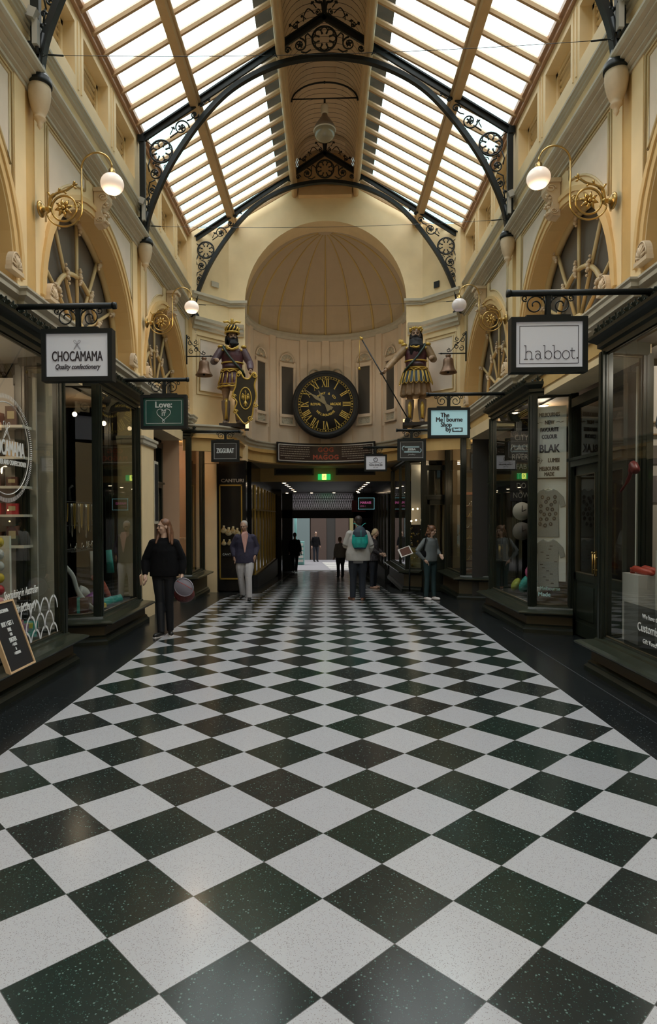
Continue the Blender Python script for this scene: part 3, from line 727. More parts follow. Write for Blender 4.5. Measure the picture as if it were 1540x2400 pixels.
def shopfront(s, P, label, cat='shopfront', zb=.35, posts=(), floor_z=0, crest=True, nm='shopfront_bay', muntins=(), cats=None, top=ZT):
    """P: plan polyline in |x|, increasing y"""
    path = [(s*x, y) for x, y in P]; cx = sum(p[0] for p in path)/len(path); cy = sum(p[1] for p in path)/len(path)
    r = empty(nm, (s*3.1, cy, floor_z), label, cat); off = Vector((s*3.1, cy, floor_z))
    def part(name, mb, m, par=None):
        mb.xf(Matrix.Translation(-off)); o = mb.build(name, m, par or r); return o
    fz_ = floor_z-.02; d = zb-.35-floor_z*0
    B = lambda pr: [(s*a, z) for a, z in pr]
    m = MB(); m.band(path, B([(-.1, fz_), (.16, fz_), (.16, fz_+.07), (.13, fz_+.10), (.13, fz_+.12), (.10, fz_+.14), (-.1, fz_+.14)])); part('plinth', m, 'shopgreen')
    m = MB(); m.band(path, B([(-.1, fz_+.13), (.10, fz_+.13), (.10, zb-.10), (-.1, zb-.10)])); part('base_panel', m, 'panelolive')
    m = MB(); m.band(path, B([(-.06, zb-.11), (.13, zb-.11), (.15, zb-.09), (.23, zb-.075), (.245, zb-.06), (.245, zb-.045), (.20, zb-.03), (.08, zb-.01), (.07, zb+.01), (.03, zb+.02), (.03, zb+.04), (-.06, zb+.04)])); part('sill', m, 'sillgreen')
    m = MB(); m.band(path, B([(-.06, top-.02), (.03, top-.02), (.035, top+.03), (.07, top+.05), (.07, top+.09), (.12, top+.12), (.15, top+.14), (.155, top+.17), (-.06, top+.17)])); part('cornice', m, 'shopgreen')
    if crest: m = MB(); leaf_crest(m, path, top+.17, .11, s); part('cresting', m, 'shopgreen')
    for x, y, w in [(p[0], p[1], .105) for p in path]+[(s*a, b, .06) for a, b in posts]:
        m = MB(); m.box(x-w/2, x+w/2, y-w/2, y+w/2, zb, top); m.box(x-w/2-.01, x+w/2+.01, y-w*.2, y+w*.2, zb, top); m.box(x-w*.2, x+w*.2, y-w/2-.01, y+w/2+.01, zb, top); part('post', m, 'shopgreen')
    for a, b in zip(path, path[1:]):
        A, Bv = Vector((*a, 0)), Vector((*b, 0)); t = (Bv-A).normalized(); A += t*.05; Bv -= t*.05
        m = MB(); m.quad((A.x, A.y, zb+.03), (Bv.x, Bv.y, zb+.03), (Bv.x, Bv.y, top), (A.x, A.y, top)); part('glass_pane', m, 'shopglass')
        m = MB()
        for z in (zb+.045, top-.03): m.tube([(A.x, A.y, z), (Bv.x, Bv.y, z)], .012, 4)
        for q in (A+t*.008, Bv-t*.008): m.tube([(q.x, q.y, zb+.04), (q.x, q.y, top-.02)], .007, 4)
        part('bead', m, 'panelolive')
    # display floor and roof
    m = MB(); m.poly([(x, y, zb+.02) for x, y in path]+[(s*3.62, path[-1][1], zb+.02), (s*3.62, path[0][1], zb+.02)]); part('display_floor', m, 'darkwall')
    m = MB(); pts = [(x, y, top+.16) for x, y in path]+[(s*3.62, path[-1][1], top+.16), (s*3.62, path[0][1], top+.16)]
    m.prism(pts, (0, 0, .02)); part('roof', m, 'shopgreen')
    return r
GR = 'painted timber shopfront bays of the arcade'
L1 = shopfront(-1, [(3.5, 3.3), (2.97, 3.6), (2.97, 6.98), (3.45, 7.1)], 'dark green shop window bay with a round white logo on its glass')
L2 = shopfront(-1, [(3.5, 8.02), (2.99, 8.2), (2.99, 9.9), (3.5, 10.1)], 'dark green shop window bay with scarves and necklaces behind the woman in black')
L3 = shopfront(-1, [(3.52, 13.42), (2.97, 13.6), (2.95, 14.95), (3.3, 15.2)], 'dark green shop window bay under the dark sign reading ZIGGURAT', zb=.40, floor_z=-.12)
R1 = shopfront(1, [(3.5, 3.3), (2.97, 3.6), (2.97, 6.78), (3.45, 6.9)], 'dark green shop window bay with pale pedestals and shoes, nearest on the right')
R2 = shopfront(1, [(3.5, 9.02), (2.99, 9.2), (2.98, 11.35), (3.5, 11.6)], 'dark green shop window bay with grey T-shirts and a printed banner')
R3 = shopfront(1, [(3.5, 13.55), (2.97, 13.72), (2.96, 15.45), (3.02, 15.55)], 'dark green shop window bay with a lit shelf cabinet behind the woman in grey', zb=.38, floor_z=-.12)
R4 = shopfront(1, [(2.42, 15.72), (2.06, 15.95), (2.03, 19.2), (2.2, 19.3)], 'dark shop window bay of glittering jewellery beside the blonde woman', zb=.33, floor_z=-.20, posts=((2.05, 17.4),), crest=False, top=3.05)

# rooms behind the windows
def room(s, x0, x1, y0, y1, z0, z1, m, nme, front=True, ceil=None, fl=None, near=True):
    mb = MB(); X = lambda v: s*v
    mb.quad((X(x1), y0, z0), (X(x1), y1, z0), (X(x1), y1, z1), (X(x1), y0, z1))
    mb.quad((X(x0), y1, z0), (X(x1), y1, z0), (X(x1), y1, z1), (X(x0), y1, z1))
    if near: mb.quad((X(x0), y0, z0), (X(x1), y0, z0), (X(x1), y0, z1), (X(x0), y0, z1))
    struct('wall_'+nme, mb, m)
    mb = MB(); mb.quad((X(x0), y0, z1), (X(x1), y0, z1), (X(x1), y1, z1), (X(x0), y1, z1)); struct('ceiling_'+nme, mb, ceil or m)
    mb = MB(); mb.quad((X(x0), y0, z0), (X(x1), y0, z0), (X(x1), y1, z0), (X(x0), y1, z0)); struct('floor_'+nme, mb, fl or 'darkwall')
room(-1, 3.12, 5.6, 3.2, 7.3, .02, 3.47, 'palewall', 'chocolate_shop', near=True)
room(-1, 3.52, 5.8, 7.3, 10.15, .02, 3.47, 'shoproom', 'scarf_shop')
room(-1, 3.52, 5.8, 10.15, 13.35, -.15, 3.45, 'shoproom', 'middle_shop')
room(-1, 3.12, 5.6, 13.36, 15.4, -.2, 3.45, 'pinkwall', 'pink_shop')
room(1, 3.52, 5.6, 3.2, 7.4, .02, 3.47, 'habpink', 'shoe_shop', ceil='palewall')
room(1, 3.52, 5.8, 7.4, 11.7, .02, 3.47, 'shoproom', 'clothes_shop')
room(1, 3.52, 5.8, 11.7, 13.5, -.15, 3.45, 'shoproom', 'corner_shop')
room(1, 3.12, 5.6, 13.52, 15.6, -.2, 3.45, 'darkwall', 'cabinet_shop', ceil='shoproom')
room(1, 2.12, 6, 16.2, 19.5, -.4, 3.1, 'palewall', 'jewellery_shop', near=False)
# party walls, pilasters and lintels at shop level
def party():
    m = MB(); m.box(-3.4, -3.0, 10.22, 10.95, -.1, 3.5); struct('wall_pier_left', m, 'cream')
    m = MB(); m.band([(-3.4, 10.2), (-2.985, 10.2), (-2.985, 10.97), (-3.4, 10.97)], [(0, 2.86), (-.03, 2.88), (-.03, 2.93), (-.05, 2.95), (-.05, 2.99), (0, 3.0)]); struct('trim_pier_capital', m, 'greystone')
    m = MB(); m.box(-3.4, -3.1, 7.1, 8.0, 3.35, 3.5); m.box(-3.5, -3.05, 10.95, 13.4, 3.30, 3.5); struct('trim_lintel_left', m, 'cream')
    m = MB(); m.box(3.1, 3.5, 6.9, 9.05, 3.38, 3.5); m.box(3.05, 3.5, 11.6, 13.55, 3.30, 3.5); struct('trim_lintel_right', m, 'cream')
    # closing walls nearer than the first bays
    for s, n in ((-1, 'left'), (1, 'right')):
        m = MB(); m.box(*sorted((s*3.12, s*3.4)), -5, 3.25, -.05, 3.5); struct('wall_near_'+n, m, 'cream')
        m = MB(); m.box(*sorted((s*5.9, s*6.1)), -5, 20, -.6, 3.6); m.box(*sorted((s*3.3, s*6.1)), 3.0, 20, 3.5, 3.62); struct('wall_rear_'+n, m, 'darkwall')
    # end-wall pilaster and lintel on the left, mirrored return on the right
    m = MB(); m.box(-2.99, -2.69, 15.42, 15.7, -.3, 3.5); struct('wall_end_pilaster', m, 'cream')
    m = MB(); m.box(-3.05, -2.63, 15.38, 15.7, 2.98, 3.12); struct('trim_end_pilaster_cap', m, 'cream')
    m = MB(); m.box(-2.69, -1.95, 15.5, 15.8, 3.05, 3.45); m.box(2.0, 3.05, 15.6, 15.8, 3.05, 3.5); struct('wall_end_lintel', m, 'cream')
    m = MB(); m.box(-6, 6, 18.4, 30, 3.75, 4.0)
    for s in (-1, 1): m.box(*sorted((s*2.6, s*2.8)), 16, 30, -1.4, 3.8)
    struct('wall_over_passage', m, 'darkwall')
    # black jeweller's display panel facing the arcade
    r = empty('display_case', (-2.33, 15.5, -.16), 'tall black display case with a gold frame, left of the man in the blazer', 'display case')
    m = MB(); m.box(-.36, .36, 0, .25, 0, 3.22); m.build('casing', 'blackgloss', r)
    m = MB()
    for a in ((-.30, -.27, .28, 2.62), (.24, .27, .28, 2.62)): m.box(a[0], a[1], -.03, 0, a[2], a[3])
    for z in (.28, 2.59): m.box(-.30, .27, -.03, 0, z, z+.035)
    m.build('gold_frame', 'goldpaint', r)
    m = MB(); m.box(-.27, .24, -.012, -.002, .3, 2.6); m.build('glass', 'blackgloss', r)
    m = MB(); m.box(-.24, .24, -.04, -.015, .85, .87); m.build('shelf', 'black', r)
    text('CANTURI', .115, 'chalkdim', r, (.03, -.01, 2.72), name='shop_lettering', sx=1.15, bold=.003)
    text('CANTURI', .07, 'chalk', r, (-.06, -.02, 1.0-.1), name='lettering', sx=1.1)
    for i, (x, z, k) in enumerate(((-.18, 1.42, 1), (-.06, 1.36, 1.1), (.05, 1.40, 1), (.15, 1.36, 1.0), (-.18, 1.12, .8), (-.04, 1.12, .8), (.10, 1.12, .8))):
        b = MB(); b.lathe([(0, .2*k), (.03*k, .19*k), (.025*k, .14*k), (.075*k, .09*k), (.08*k, .04*k), (.03*k, 0), (0, 0)], (0, 0, 0), 12, sy=.5)
        o = tag(b.build('necklace_bust', 'creamdim', loc=(-2.33+x, 15.43, -.16+z-.0)), ('cream jewellery bust, %s in the upper row of the black display case' % ORD[i]) if i < 4 else ('small cream jewellery bust, %s in the lower row of the black display case' % ORD[i-4]), 'display bust', 'jewellery busts upper row' if i < 4 else 'jewellery busts lower row')
        n = MB(); n.tube(circ((0, .12*k), .035*k, 12, y=-.045*k), .006, 4, closed=True); n.build('necklace', 'gold', o)

party()

# ------------------------------------------------------------------ doors
DN = [0]
def door(loc, w, h, rz, transom, label_m='shopgreen', leaves=2, hz=1.05):
    DN[0] += 1
    r = empty('door_%d' % DN[0], loc, kind='structure', rz=rz)
    m = MB(); H = h+transom
    for x in (-w/2-.04, w/2+.04): m.box(x-.05, x+.05, -.06, .06, 0, H)
    m.box(-w/2-.09, w/2+.09, -.07, .07, H-.02, H+.10); m.box(-w/2, w/2, -.08, .08, h, h+.10); m.box(-w/2-.05, w/2+.05, -.11, .09, h+.08, h+.12); m.build('door_frame', label_m, r)
    m = MB(); m.quad((-w/2, 0, h+.12), (w/2, 0, h+.12), (w/2, 0, H), (-w/2, 0, H)); m.build('transom_glass', 'shopglass', r)
    lw = w/leaves
    for k in range(leaves):
        x0 = -w/2+k*lw; x1 = x0+lw; st = .075
        m = MB(); m.box(x0+.005, x0+st, -.025, .025, .02, h); m.box(x1-st, x1-.005, -.025, .025, .02, h)
        for z0, z1 in ((.02, .2), (.78, .88), (h-.12, h)): m.box(x0, x1, -.025, .025, z0, z1)
        m.box(x0+st, x1-st, -.012, .012, .2, .78); m.box(x0+st+.04, x1-st-.04, -.022, .022, .26, .72)
        leaf = m.build('door_leaf', label_m, r)
        m = MB(); m.quad((x0+st, 0, .88), (x1-st, 0, .88), (x1-st, 0, h-.12), (x0+st, 0, h-.12)); m.build('door_glass', 'shopglass', leaf)
        m = MB()
        for x in (x0+st+.006, x1-st-.006): m.box(x-.006, x+.006, -.03, .03, .88, h-.12)
        for z in (.886, h-.126): m.box(x0+st, x1-st, -.03, .03, z-.006, z+.006)
        m.build('glass_bead', 'panelolive', leaf)
        xh = (x1-st/2) if (k == 0 and leaves == 2) else x0+st/2
        m = MB(); m.tube([(xh, -.07, hz-.13), (xh, -.07, hz+.13)], .011, 8); m.tube([(xh, -.02, hz-.08), (xh, -.07, hz-.08)], .008, 6); m.tube([(xh, -.02, hz+.08), (xh, -.07, hz+.08)], .008, 6); m.ball((xh, -.075, hz+.14), .015, 8, 6)
        m.box(xh-.02, xh+.02, -.03, -.024, hz-.16, hz+.16); m.build('handle', 'brass', leaf)
    return r
door((3.52, 8.20, 0), 1.55, 2.35, -PI/2, .85)          # beside the clothes shop, right
door((-3.50, 7.62, 0), .78, 2.35, PI/2, .85, leaves=1)
door((-3.50, 12.2, -.08), 1.9, 2.35, PI/2, .85)
door((3.52, 12.6, -.1), 1.6, 2.35, -PI/2, .85)
door((2.76, 15.75, -.22), .52, 2.3, 0, .75, leaves=1)

# ------------------------------------------------------------------ hanging signs
def sign_frame(s, y, xin, label, cat='shop sign', w=.66, h=.48, face='signwhite', zbar=3.62, group=None, ztop=3.40, name='hanging_sign', bar_to=3.1, scroll=True):
    """xin: |x| of the sign edge nearest the arcade axis; returns the root (at the sign's centre)"""
    xc = xin+w/2; r = empty(name, (s*xc, y, ztop-h/2), label, cat, group)
    zc = ztop-h/2; zb = zbar-zc
    if bar_to:
        m = MB(); m.tube([(-s*(w/2+.01), 0, zb), (s*(bar_to-xc), 0, zb)], .027, 10)
        m.lathe([(0, 0), (.034, 0), (.034, .02), (.03, .035), (0, .035)], (-s*(w/2+.01)-(.0175), 0, zb), 12, 'X'); m.build('bracket_bar', 'iron', r)
    if scroll:
        m = MB(); zt = h/2+.012
        m.tube([(-.02, 0, zb), (-.02, 0, zt)], .008, 5); m.tube([(.02, 0, zb), (.02, 0, zt)], .008, 5)
        m.box(-.016, .016, -.01, .01, zt, zb); m.box(-.19, .19, -.025, .025, zt-.012, zt+.012)
        H = zb-.03-zt; rr = H*.5
        for d in (-1, 1):
            c = (d*(rr+.022), zt+.01+rr)
            m.tube([(d*(abs(p[0])), p[1], p[2]) if False else (p[0]*d, 0, p[2]) for p in spiral((rr+.022, zt+.012+rr), rr, rr*.22, PI*.95, -1.55, 34)], .0065, 5)
            m.tube([(p[0]*d, 0, p[2]) for p in spiral((rr*2.25, zb-.045), .028, .010, -PI*.7, 1.1, 14)], .006, 5)
            m.tube([(p[0]*d, 0, p[2]) for p in spiral((.05, zb-.045), .02, .008, 0, 1.0, 12)], .005, 5)
        m.build('scrollwork', 'iron', r)
    m = MB(); t = .042; D = .05
    m.box(-w/2, -w/2+t, -D, D, -h/2, h/2); m.box(w/2-t, w/2, -D, D, -h/2, h/2); m.box(-w/2+t, w/2-t, -D, D, h/2-t, h/2); m.box(-w/2+t, w/2-t, -D, D, -h/2, -h/2+t); m.build('frame', 'iron', r)
    m = MB(); m.box(-w/2+t, w/2-t, -.032, .032, -h/2+t, h/2-t); fo = m.build('sign_face', face, r)
    return fo
def border(r, w, h, m_, t=.005, y=-.035, name='border_line'):
    m = MB(); m.box(-w, w, y, y+.003, h-t, h); m.box(-w, w, y, y+.003, -h, -h+t); m.box(-w, -w+t, y, y+.003, -h, h); m.box(w-t, w, y, y+.003, -h, h); return m.build(name, m_, r)
def strokes(r, lines, w, m_, name='drawing', y=-.036, n=5):
    m = MB()
    for l in lines: m.tube([(p[0], y, p[1]) for p in l], w, n)
    return m.build(name, m_, r)
def oval(c, a, b, rot=0, n=16, a0=0, a1=2*PI):
    o = []
    for i in range(n+1):
        t = a0+(a1-a0)*i/n; x, z = a*math.cos(t), b*math.sin(t); o.append((c[0]+x*math.cos(rot)-z*math.sin(rot), c[1]+x*math.sin(rot)+z*math.cos(rot)))
    return o
def spoons(c, k):
    L = []
    for d in (-1, 1):
        a = PI/2-d*.62; u = (math.cos(a), math.sin(a))
        L.append(oval((c[0]+u[0]*.033*k, c[1]+u[1]*.033*k), .016*k, .010*k, a, 12))
        L.append(oval((c[0]-u[0]*.018*k, c[1]-u[1]*.018*k), .036*k, .0045*k, a, 12))
    return L
r = sign_frame(-1, 5.8, 1.945, 'white hanging sign reading CHOCAMAMA Quality confectionery'); f = -.036
strokes(r, spoons((0, .095), 1.0), .0012, 'ink')
text('CHOCAMAMA', .13, 'ink', r, (0, f, -.015), sx=.56, bold=.001)
text('Quality confectionery', .066, 'ink', r, (0, f, -.108), sx=.72, shear=.35, bold=-.0005)
r = sign_frame(-1, 8.94, 1.96, 'dark green hanging sign reading Love: IT with a heart', face='signgreen')
border(r, .255, .165, 'chalk'); text('Love:', .12, 'chalk', r, (0, f, .098), sx=.95, bold=.002)
hz = lambda t: (.085*math.sin(t)**3*1.15, -.03+(.013*(13*math.cos(t)-5*math.cos(2*t)-2*math.cos(3*t)-math.cos(4*t))/2.2))
strokes(r, [[hz(2*PI*i/40) for i in range(41)]], .005, 'chalk', 'heart'); text('IT', .07, 'chalk', r, (.0, f, -.035), bold=.001)
strokes(r, [[(p[0], p[2]) for p in spiral((.0, -.135), .024, .006, PI/2, 1.2, 16)], [(p[0], p[2]) for p in spiral((-.022, .012), .014, .004, 0, 1.2, 12)], [(p[0], p[2]) for p in spiral((.022, .012), .014, .004, PI, -1.2, 12)]], .004, 'chalk', 'swirl')
r = sign_frame(-1, 13.5, 1.85, 'black hanging sign reading ZIGGURAT with a pale border', w=.60, h=.46, zbar=3.50, ztop=3.31, face='signdark')
border(r, .24, .17, 'chalk', .007); text('ZIGGURAT', .145, 'chalk', r, (0, f, 0), sx=.52, bold=.003)
r = sign_frame(1, 5.63, 1.635, 'white hanging sign reading habbot. with a thin black border'); border(r, .255, .165, 'ink', .004)
def slab(r):
    """thin slab-serif word"""
    L = []; w = 0; S_ = .0026
    def stem(x, z0, z1, foot=True, head=True):
        L.append([(x, z0), (x, z1)])
        if foot: L.append([(x-.016, z0), (x+.016, z0)])
        if head: L.append([(x-.015, z1), (x, z1)])
    x = -.200; b = -.125; xh = .072; as_ = .118
    stem(x, b, b+as_); L.append(oval((x+.025, b+xh-.026), .025, .025, 0, 10, PI, 0)); stem(x+.05, b, b+xh-.026, True, False)
    x = -.112; L.append(oval((x+.016, b+.023), .02, .023)); L.append(oval((x+.014, b+xh-.02), .022, .02, 0, 10, PI*.85, 0)); L.append([(x+.037, b+xh-.02), (x+.037, b+.008), (x+.05, b)])
    for x in (-.036, .044): stem(x, b, b+as_, False); L.append(oval((x+.030, b+.036), .030, .036))
    x = .146; L.append(oval((x, b+.036), .031, .037))
    x = .198; L.append([(x, b+.095), (x, b+.018), (x+.008, b+.002), (x+.024, b+.006)]); L.append([(x-.016, b+xh), (x+.024, b+xh)])
    strokes(r, L, .0030, 'ink', 'lettering'); m = MB(); m.ball((.243, -.036, b+.006), (.007, .002, .007), 8, 6); m.build('full_stop', 'ink', r)
slab(r)
r = sign_frame(1, 10.2, 1.65, 'pale blue hanging sign reading The Melbourne Shop by', face='signcyan')
for t_, x, z in (('The', -.065, .120), ('Me', -.155, .048), ('bourne', .085, .048), ('Shop', -.045, -.032), ('by', -.005, -.108)): text(t_, .100, 'ink', r, (x, f, z), bold=.0022, sx=.88)
strokes(r, [[(-.078, .15), (-.078, .02)], [(-.078, .02), (-.078, -.065)], [(-.052, -.05), (-.052, -.13)]], .005, 'ink', 'long_stroke')
m = MB(); m.box(.05, .215, f, f+.003, -.145, -.078); m.build('logo_plate', 'ink', r); text('lumbi', .058, 'signcyan', r, (.132, f-.003, -.110), bold=.004, sx=.95); border_ = MB()
r = sign_frame(1, 13.5, 1.53, 'black hanging sign with pale ribbon ends around a jeweller name', w=.60, h=.46, zbar=3.50, ztop=3.31, face='signdark')
border(r, .24, .17, 'chalk', .006)
m = MB(); m.box(-.15, .16, f, f+.004, .045, .075); m.box(-.16, .15, f, f+.004, -.06, -.03); m.build('ribbon', 'ribbonblue', r)
strokes(r, [oval((-.155, .03), .045, .045, 0, 10, PI/2, PI*1.35), oval((.155, -.015), .045, .045, 0, 10, -PI/2, PI*.35)], .011, 'ribbonblue', 'ribbon_end')
text('JEEBA', .06, 'chalk', r, (0, f, .008), sx=1.1, bold=.002); text('Jewellery', .04, 'chalk', r, (0, f, -.10), shear=.3)
r = sign_frame(1, 16.4, 1.0, 'small white hanging sign with a round watch emblem', w=.58, h=.43, zbar=3.46, bar_to=2.05, ztop=3.27)
strokes(r, [oval((0, .08), .055, .055), oval((0, .08), .042, .042), [(0, .08), (0, .11)], [(0, .08), (.02, .07)], [(-.17, .01), (-.12, -.01), (-.05, .01), (0, -.005), (.05, .01), (.12, -.01), (.17, .01)]], .004, 'ink', 'emblem')
text('TAKING JEWELLERS', .05, 'ink', r, (0, f, -.06), sx=.8, bold=.001); text('EST. 1950', .03, 'ink', r, (0, f, -.12))
r = sign_frame(1, 22.5, 1.10, 'dark hanging sign with a cyan edge reading MARAIS in pink', face='signdark', bar_to=None, scroll=False, ztop=2.38, h=.50)
border(r, .285, .205, 'cyanglow', .012, y=-.05); text('MARAIS', .12, 'pinkglow', r, (-.02, f, .03), sx=.95, bold=.003); text('LEVEL 1', .06, 'pinkglow', r, (-.12, f, -.09))
m = MB()
for x in (-.2, .2): m.tube([(x, 0, .25), (x, 0, .62)], .01, 6)
m.build('drop_rod', 'iron', r)

r = empty('wall_panel_sign', (1.35, 24.6, 2.1), 'small dark red panel sign hanging behind the MARAIS sign', 'sign'); m = MB(); m.box(-.35, .2, -.03, .03, -.25, .2); m.build('sign_face', 'darkred', r)
m = MB(); m.tube([(-.2, 0, .2), (-.2, 0, .62)], .01, 5); m.tube([(.1, 0, .2), (.1, 0, .62)], .01, 5); m.build('drop_rod', 'iron', r)


# ------------------------------------------------------------------ lights inside the shops
def shop_light(x, y, z, e, lab, col=(1, .78, .55), bulb=False):
    r = empty('shop_spot' if not bulb else 'bare_bulb', (x, y, z), lab, 'downlight' if not bulb else 'light bulb'); m = MB()
    if bulb: m.tube([(0, 0, 0), (0, 0, -.06)], .012, 6); m.build('lamp_holder', 'black', r); m = MB(); m.ball((0, 0, -.09), .035, 12, 8); m.build('lit_globe', 'bulb', r)
    else: m.lathe([(.05, 0), (.075, -.006), (.08, 0)], (0, 0, 0), 16); m.build('trim_ring', 'whitepaint', r); m = MB(); m.lathe([(0, -.012), (.035, -.012), (.05, 0)], (0, 0, 0), 16); m.build('lit_lens', 'downlight', r)
    if e:
        ld = bpy.data.lights.new('shop_light', 'POINT'); ld.energy = e; ld.color = col; ld.shadow_soft_size = .12; lo = bpy.data.objects.new('shop_light', ld); C.objects.link(lo); lo.location = (x, y, z-.16)
shop_light(-3.9, 5.6, 3.46, 30, 'white-rimmed ceiling spot inside the chocolate shop window')
shop_light(-3.75, 9.35, 3.30, 3.5, 'glowing warm bulb seen through the left pane of the scarf shop', bulb=True)
shop_light(-3.45, 9.75, 3.22, 0, 'glowing warm bulb seen through the right pane of the scarf shop', bulb=True)
shop_light(-3.55, 14.2, 3.44, 22, 'ceiling spot of the pink shop, nearer one', (1, .7, .5)); shop_light(-3.25, 14.7, 3.44, 0, 'ceiling spot of the pink shop, farther one')
shop_light(3.55, 5.9, 3.46, 38, 'bright ceiling spot inside the pale shoe shop', (1, .88, .76))
shop_light(3.55, 10.4, 3.46, 18, 'ceiling spot above the banner window of the clothes shop', (1, .85, .68)); shop_light(3.3, 11.1, 3.46, 0, 'ceiling spot farther back in the clothes shop')
shop_light(3.5, 14.6, 3.42, 5, 'ceiling spot of the corner shop with the shelf cabinet')
shop_light(2.5, 16.35, 3.06, 14, 'ceiling spot in the jewellery shop beside the passage', (1, .82, .55))
def mk(name, mb, m, loc, label, cat, group=None, rz=0):
    o = mb.build(name, m, loc=loc); o.rotation_euler.z = rz; return tag(o, label, cat, group)
FAB = {}
for n, c in dict(salmon=(.55, .13, .08), turq=(.05, .38, .34), purple=(.16, .03, .20), white2=(.5, .52, .52), yellow=(.6, .45, .05), pink=(.55, .12, .25), brownbox=(.10, .04, .03), sweetred=(.45, .04, .05), sweetpink=(.6, .25, .3), green2=(.08, .25, .10), lime=(.45, .5, .08), lilac2=(.35, .2, .4)).items(): mat(n, c, .5)
# chocolate shop: shelf wall, sweets stand, boxes, decals, letter board
def choc():
    r = empty('shelf_unit', (-3.62, 7.16, .37), 'tall pale shelf unit of boxes at the back of the chocolate shop window', 'shelf unit', rz=0)
    m = MB(); m.box(-.95, .30, 0, .03, 0, 2.9); m.build('back_board', 'fixturewhite', r)
    for k, z in enumerate((.95, 1.30, 1.62, 1.95, 2.30)):
        m = MB(); m.box(-.95, .25, -.22, 0, z, z+.03); m.build('shelf', 'whitepaint', r)
        for i in range(6):
            c = rnd.choice(['brownbox', 'sweetred', 'brownbox', 'woodlight', 'green2', 'black']); h = rnd.uniform(.10, .22); x = -.86+.19*i
            b = MB(); b.box(-.065, .065, -.05, .05, 0, h); o = mk('chocolate_box', b, c, (-3.62+x, 7.05, .37+z+.03), '%s box of chocolates, %s on the %s shelf of the pale unit' % ({'brownbox': 'dark brown', 'sweetred': 'red', 'woodlight': 'tan', 'green2': 'green', 'black': 'black'}[c], ORD[i], ['lowest', 'second', 'middle', 'fourth', 'top'][k]), 'box', 'boxes on the pale shelf unit')
            b = MB(); b.box(-.04, .04, -.054, -.05, h*.35, h*.75); b.build('box_label', 'creamdim', o)
    r = empty('sweets_stand', (-3.55, 6.6, .37), 'white stand stacked with bright packets of sweets in the chocolate shop window', 'stand')
    m = MB(); m.box(-.22, -.19, -.15, .15, 0, 1.15); m.build('side_panel', 'whitepaint', r); m = MB(); m.box(-.2, .2, -.17, .17, .30, .34); m.box(-.2, .2, -.02, .02, .3, 1.1); m.build('frame', 'whitepaint', r)
    for k in range(6):
        z = .36+k*.125
        for i in range(4):
            c = ['sweetpink', 'sweetred', 'yellow', 'white2', 'white2', 'yellow'][k] if i % 2 else ['sweetpink', 'white2', 'sweetred', 'yellow', 'white2', 'yellow'][k]
            b = MB(); b.ball((0, 0, .05), (.05, .045, .055), 8, 6); mk('sweets_packet', b, c, (-3.70+.1*i, 6.47, .37+z), '%s sweets packet, %s from the left in the %s tier of the stand' % ({'sweetpink': 'pink', 'sweetred': 'red', 'yellow': 'yellow', 'white2': 'white'}[c], ORD[i], ORD[k]), 'sweets', 'packets on the white stand')
    for i, (y, x, c, lab) in enumerate(((6.55, -3.22, 'lilac2', 'lilac'), (6.72, -3.20, 'turq', 'turquoise'), (6.35, -3.3, 'sweetred', 'red'), (6.2, -3.25, 'brownbox', 'dark brown'), (6.8, -3.4, 'sweetpink', 'pink'))):
        b = MB(); b.cbox((0, 0, .08), (.13, .05, .17), rx=-.25); o = mk('gift_packet', b, c, (x, y, .375), '%s gift packet standing in the front of the chocolate shop window' % lab, 'packet', 'gift packets in the window'); b = MB(); b.cbox((0, -.03, .12), (.08, .01, .06), rx=-.25); b.build('packet_label', 'lime', o)
    # decals on the glass (left glass faces +x)
    RT = (PI/2, 0, PI/2); x = -2.962
    r = empty('window_decal', (x, 5.8, 2.31), 'round white CHOCAMAMA decal with a ticked rim on the left shop glass', 'decal')
    m = MB(); m.tube([(0, .43*math.cos(2*PI*i/72), .43*math.sin(2*PI*i/72)) for i in range(72)], .005, 4, closed=True); m.build('ring', 'decalwhite', r)
    m = MB()
    for i in range(150):
        a = 2*PI*i/150; u = Vector((0, math.cos(a), math.sin(a))); w = Vector((0, -u.z, u.y))*.0038; m.add([u*.465-w, u*.505-w, u*.505+w, u*.465+w], [(0, 1, 2, 3)])
    m.build('rim_ticks', 'decalwhite', r)
    m = MB()
    for l in spoons((0, .17), 1.9): m.tube([(0, p[0], p[1]) for p in l], .003, 4)
    m.build('crossed_spoons', 'decalwhite', r)
    text('CHOCAMAMA', .20, 'decalwhite', r, (0, 0, -.0), RT, sx=.52, bold=.003); text('CHOCOLATIER AND CONFECTIONER', .065, 'decalwhite', r, (0, 0, -.13), RT, sx=.66, bold=.001)
    r = empty('window_decal', (x, 6.0, .93), 'white script decal about Australian confectionery low on the left shop glass', 'decal')
    text('Specialising in Australian', .115, 'decalwhite', r, (0, .05, 0), RT, sx=.62, shear=.4); text('confectionery', .125, 'decalwhite', r, (0, .12, -.15), RT, sx=.66, shear=.4)
    r = empty('window_decal', (x, 6.55, .4), 'white scalloped arches decal at the foot of the left shop glass', 'decal')
    for row in range(4):
        for k in range(5):
            yc = -.42+.21*k+(.105 if row % 2 else 0); z0 = .0+.15*row-.04
            if yc < -.1 and row > 2 or yc+.05 > .32 or (row == 3 and k < 3): continue
            m = MB()
            for a0, a1 in ((PI*.02, PI*.475), (PI*.525, PI*.98)):
                n = 8; A = [(0, yc+.112*math.cos(a0+(a1-a0)*i/n), z0+.165*math.sin(a0+(a1-a0)*i/n)) for i in range(n+1)]; B_ = [(0, yc+.090*math.cos(a0+(a1-a0)*i/n), z0+.140*math.sin(a0+(a1-a0)*i/n)) for i in range(n+1)]
                m.add(A+B_, [(i, i+1, n+2+i, n+1+i) for i in range(n)])
            m.build('scallop', 'decalwhite', r)
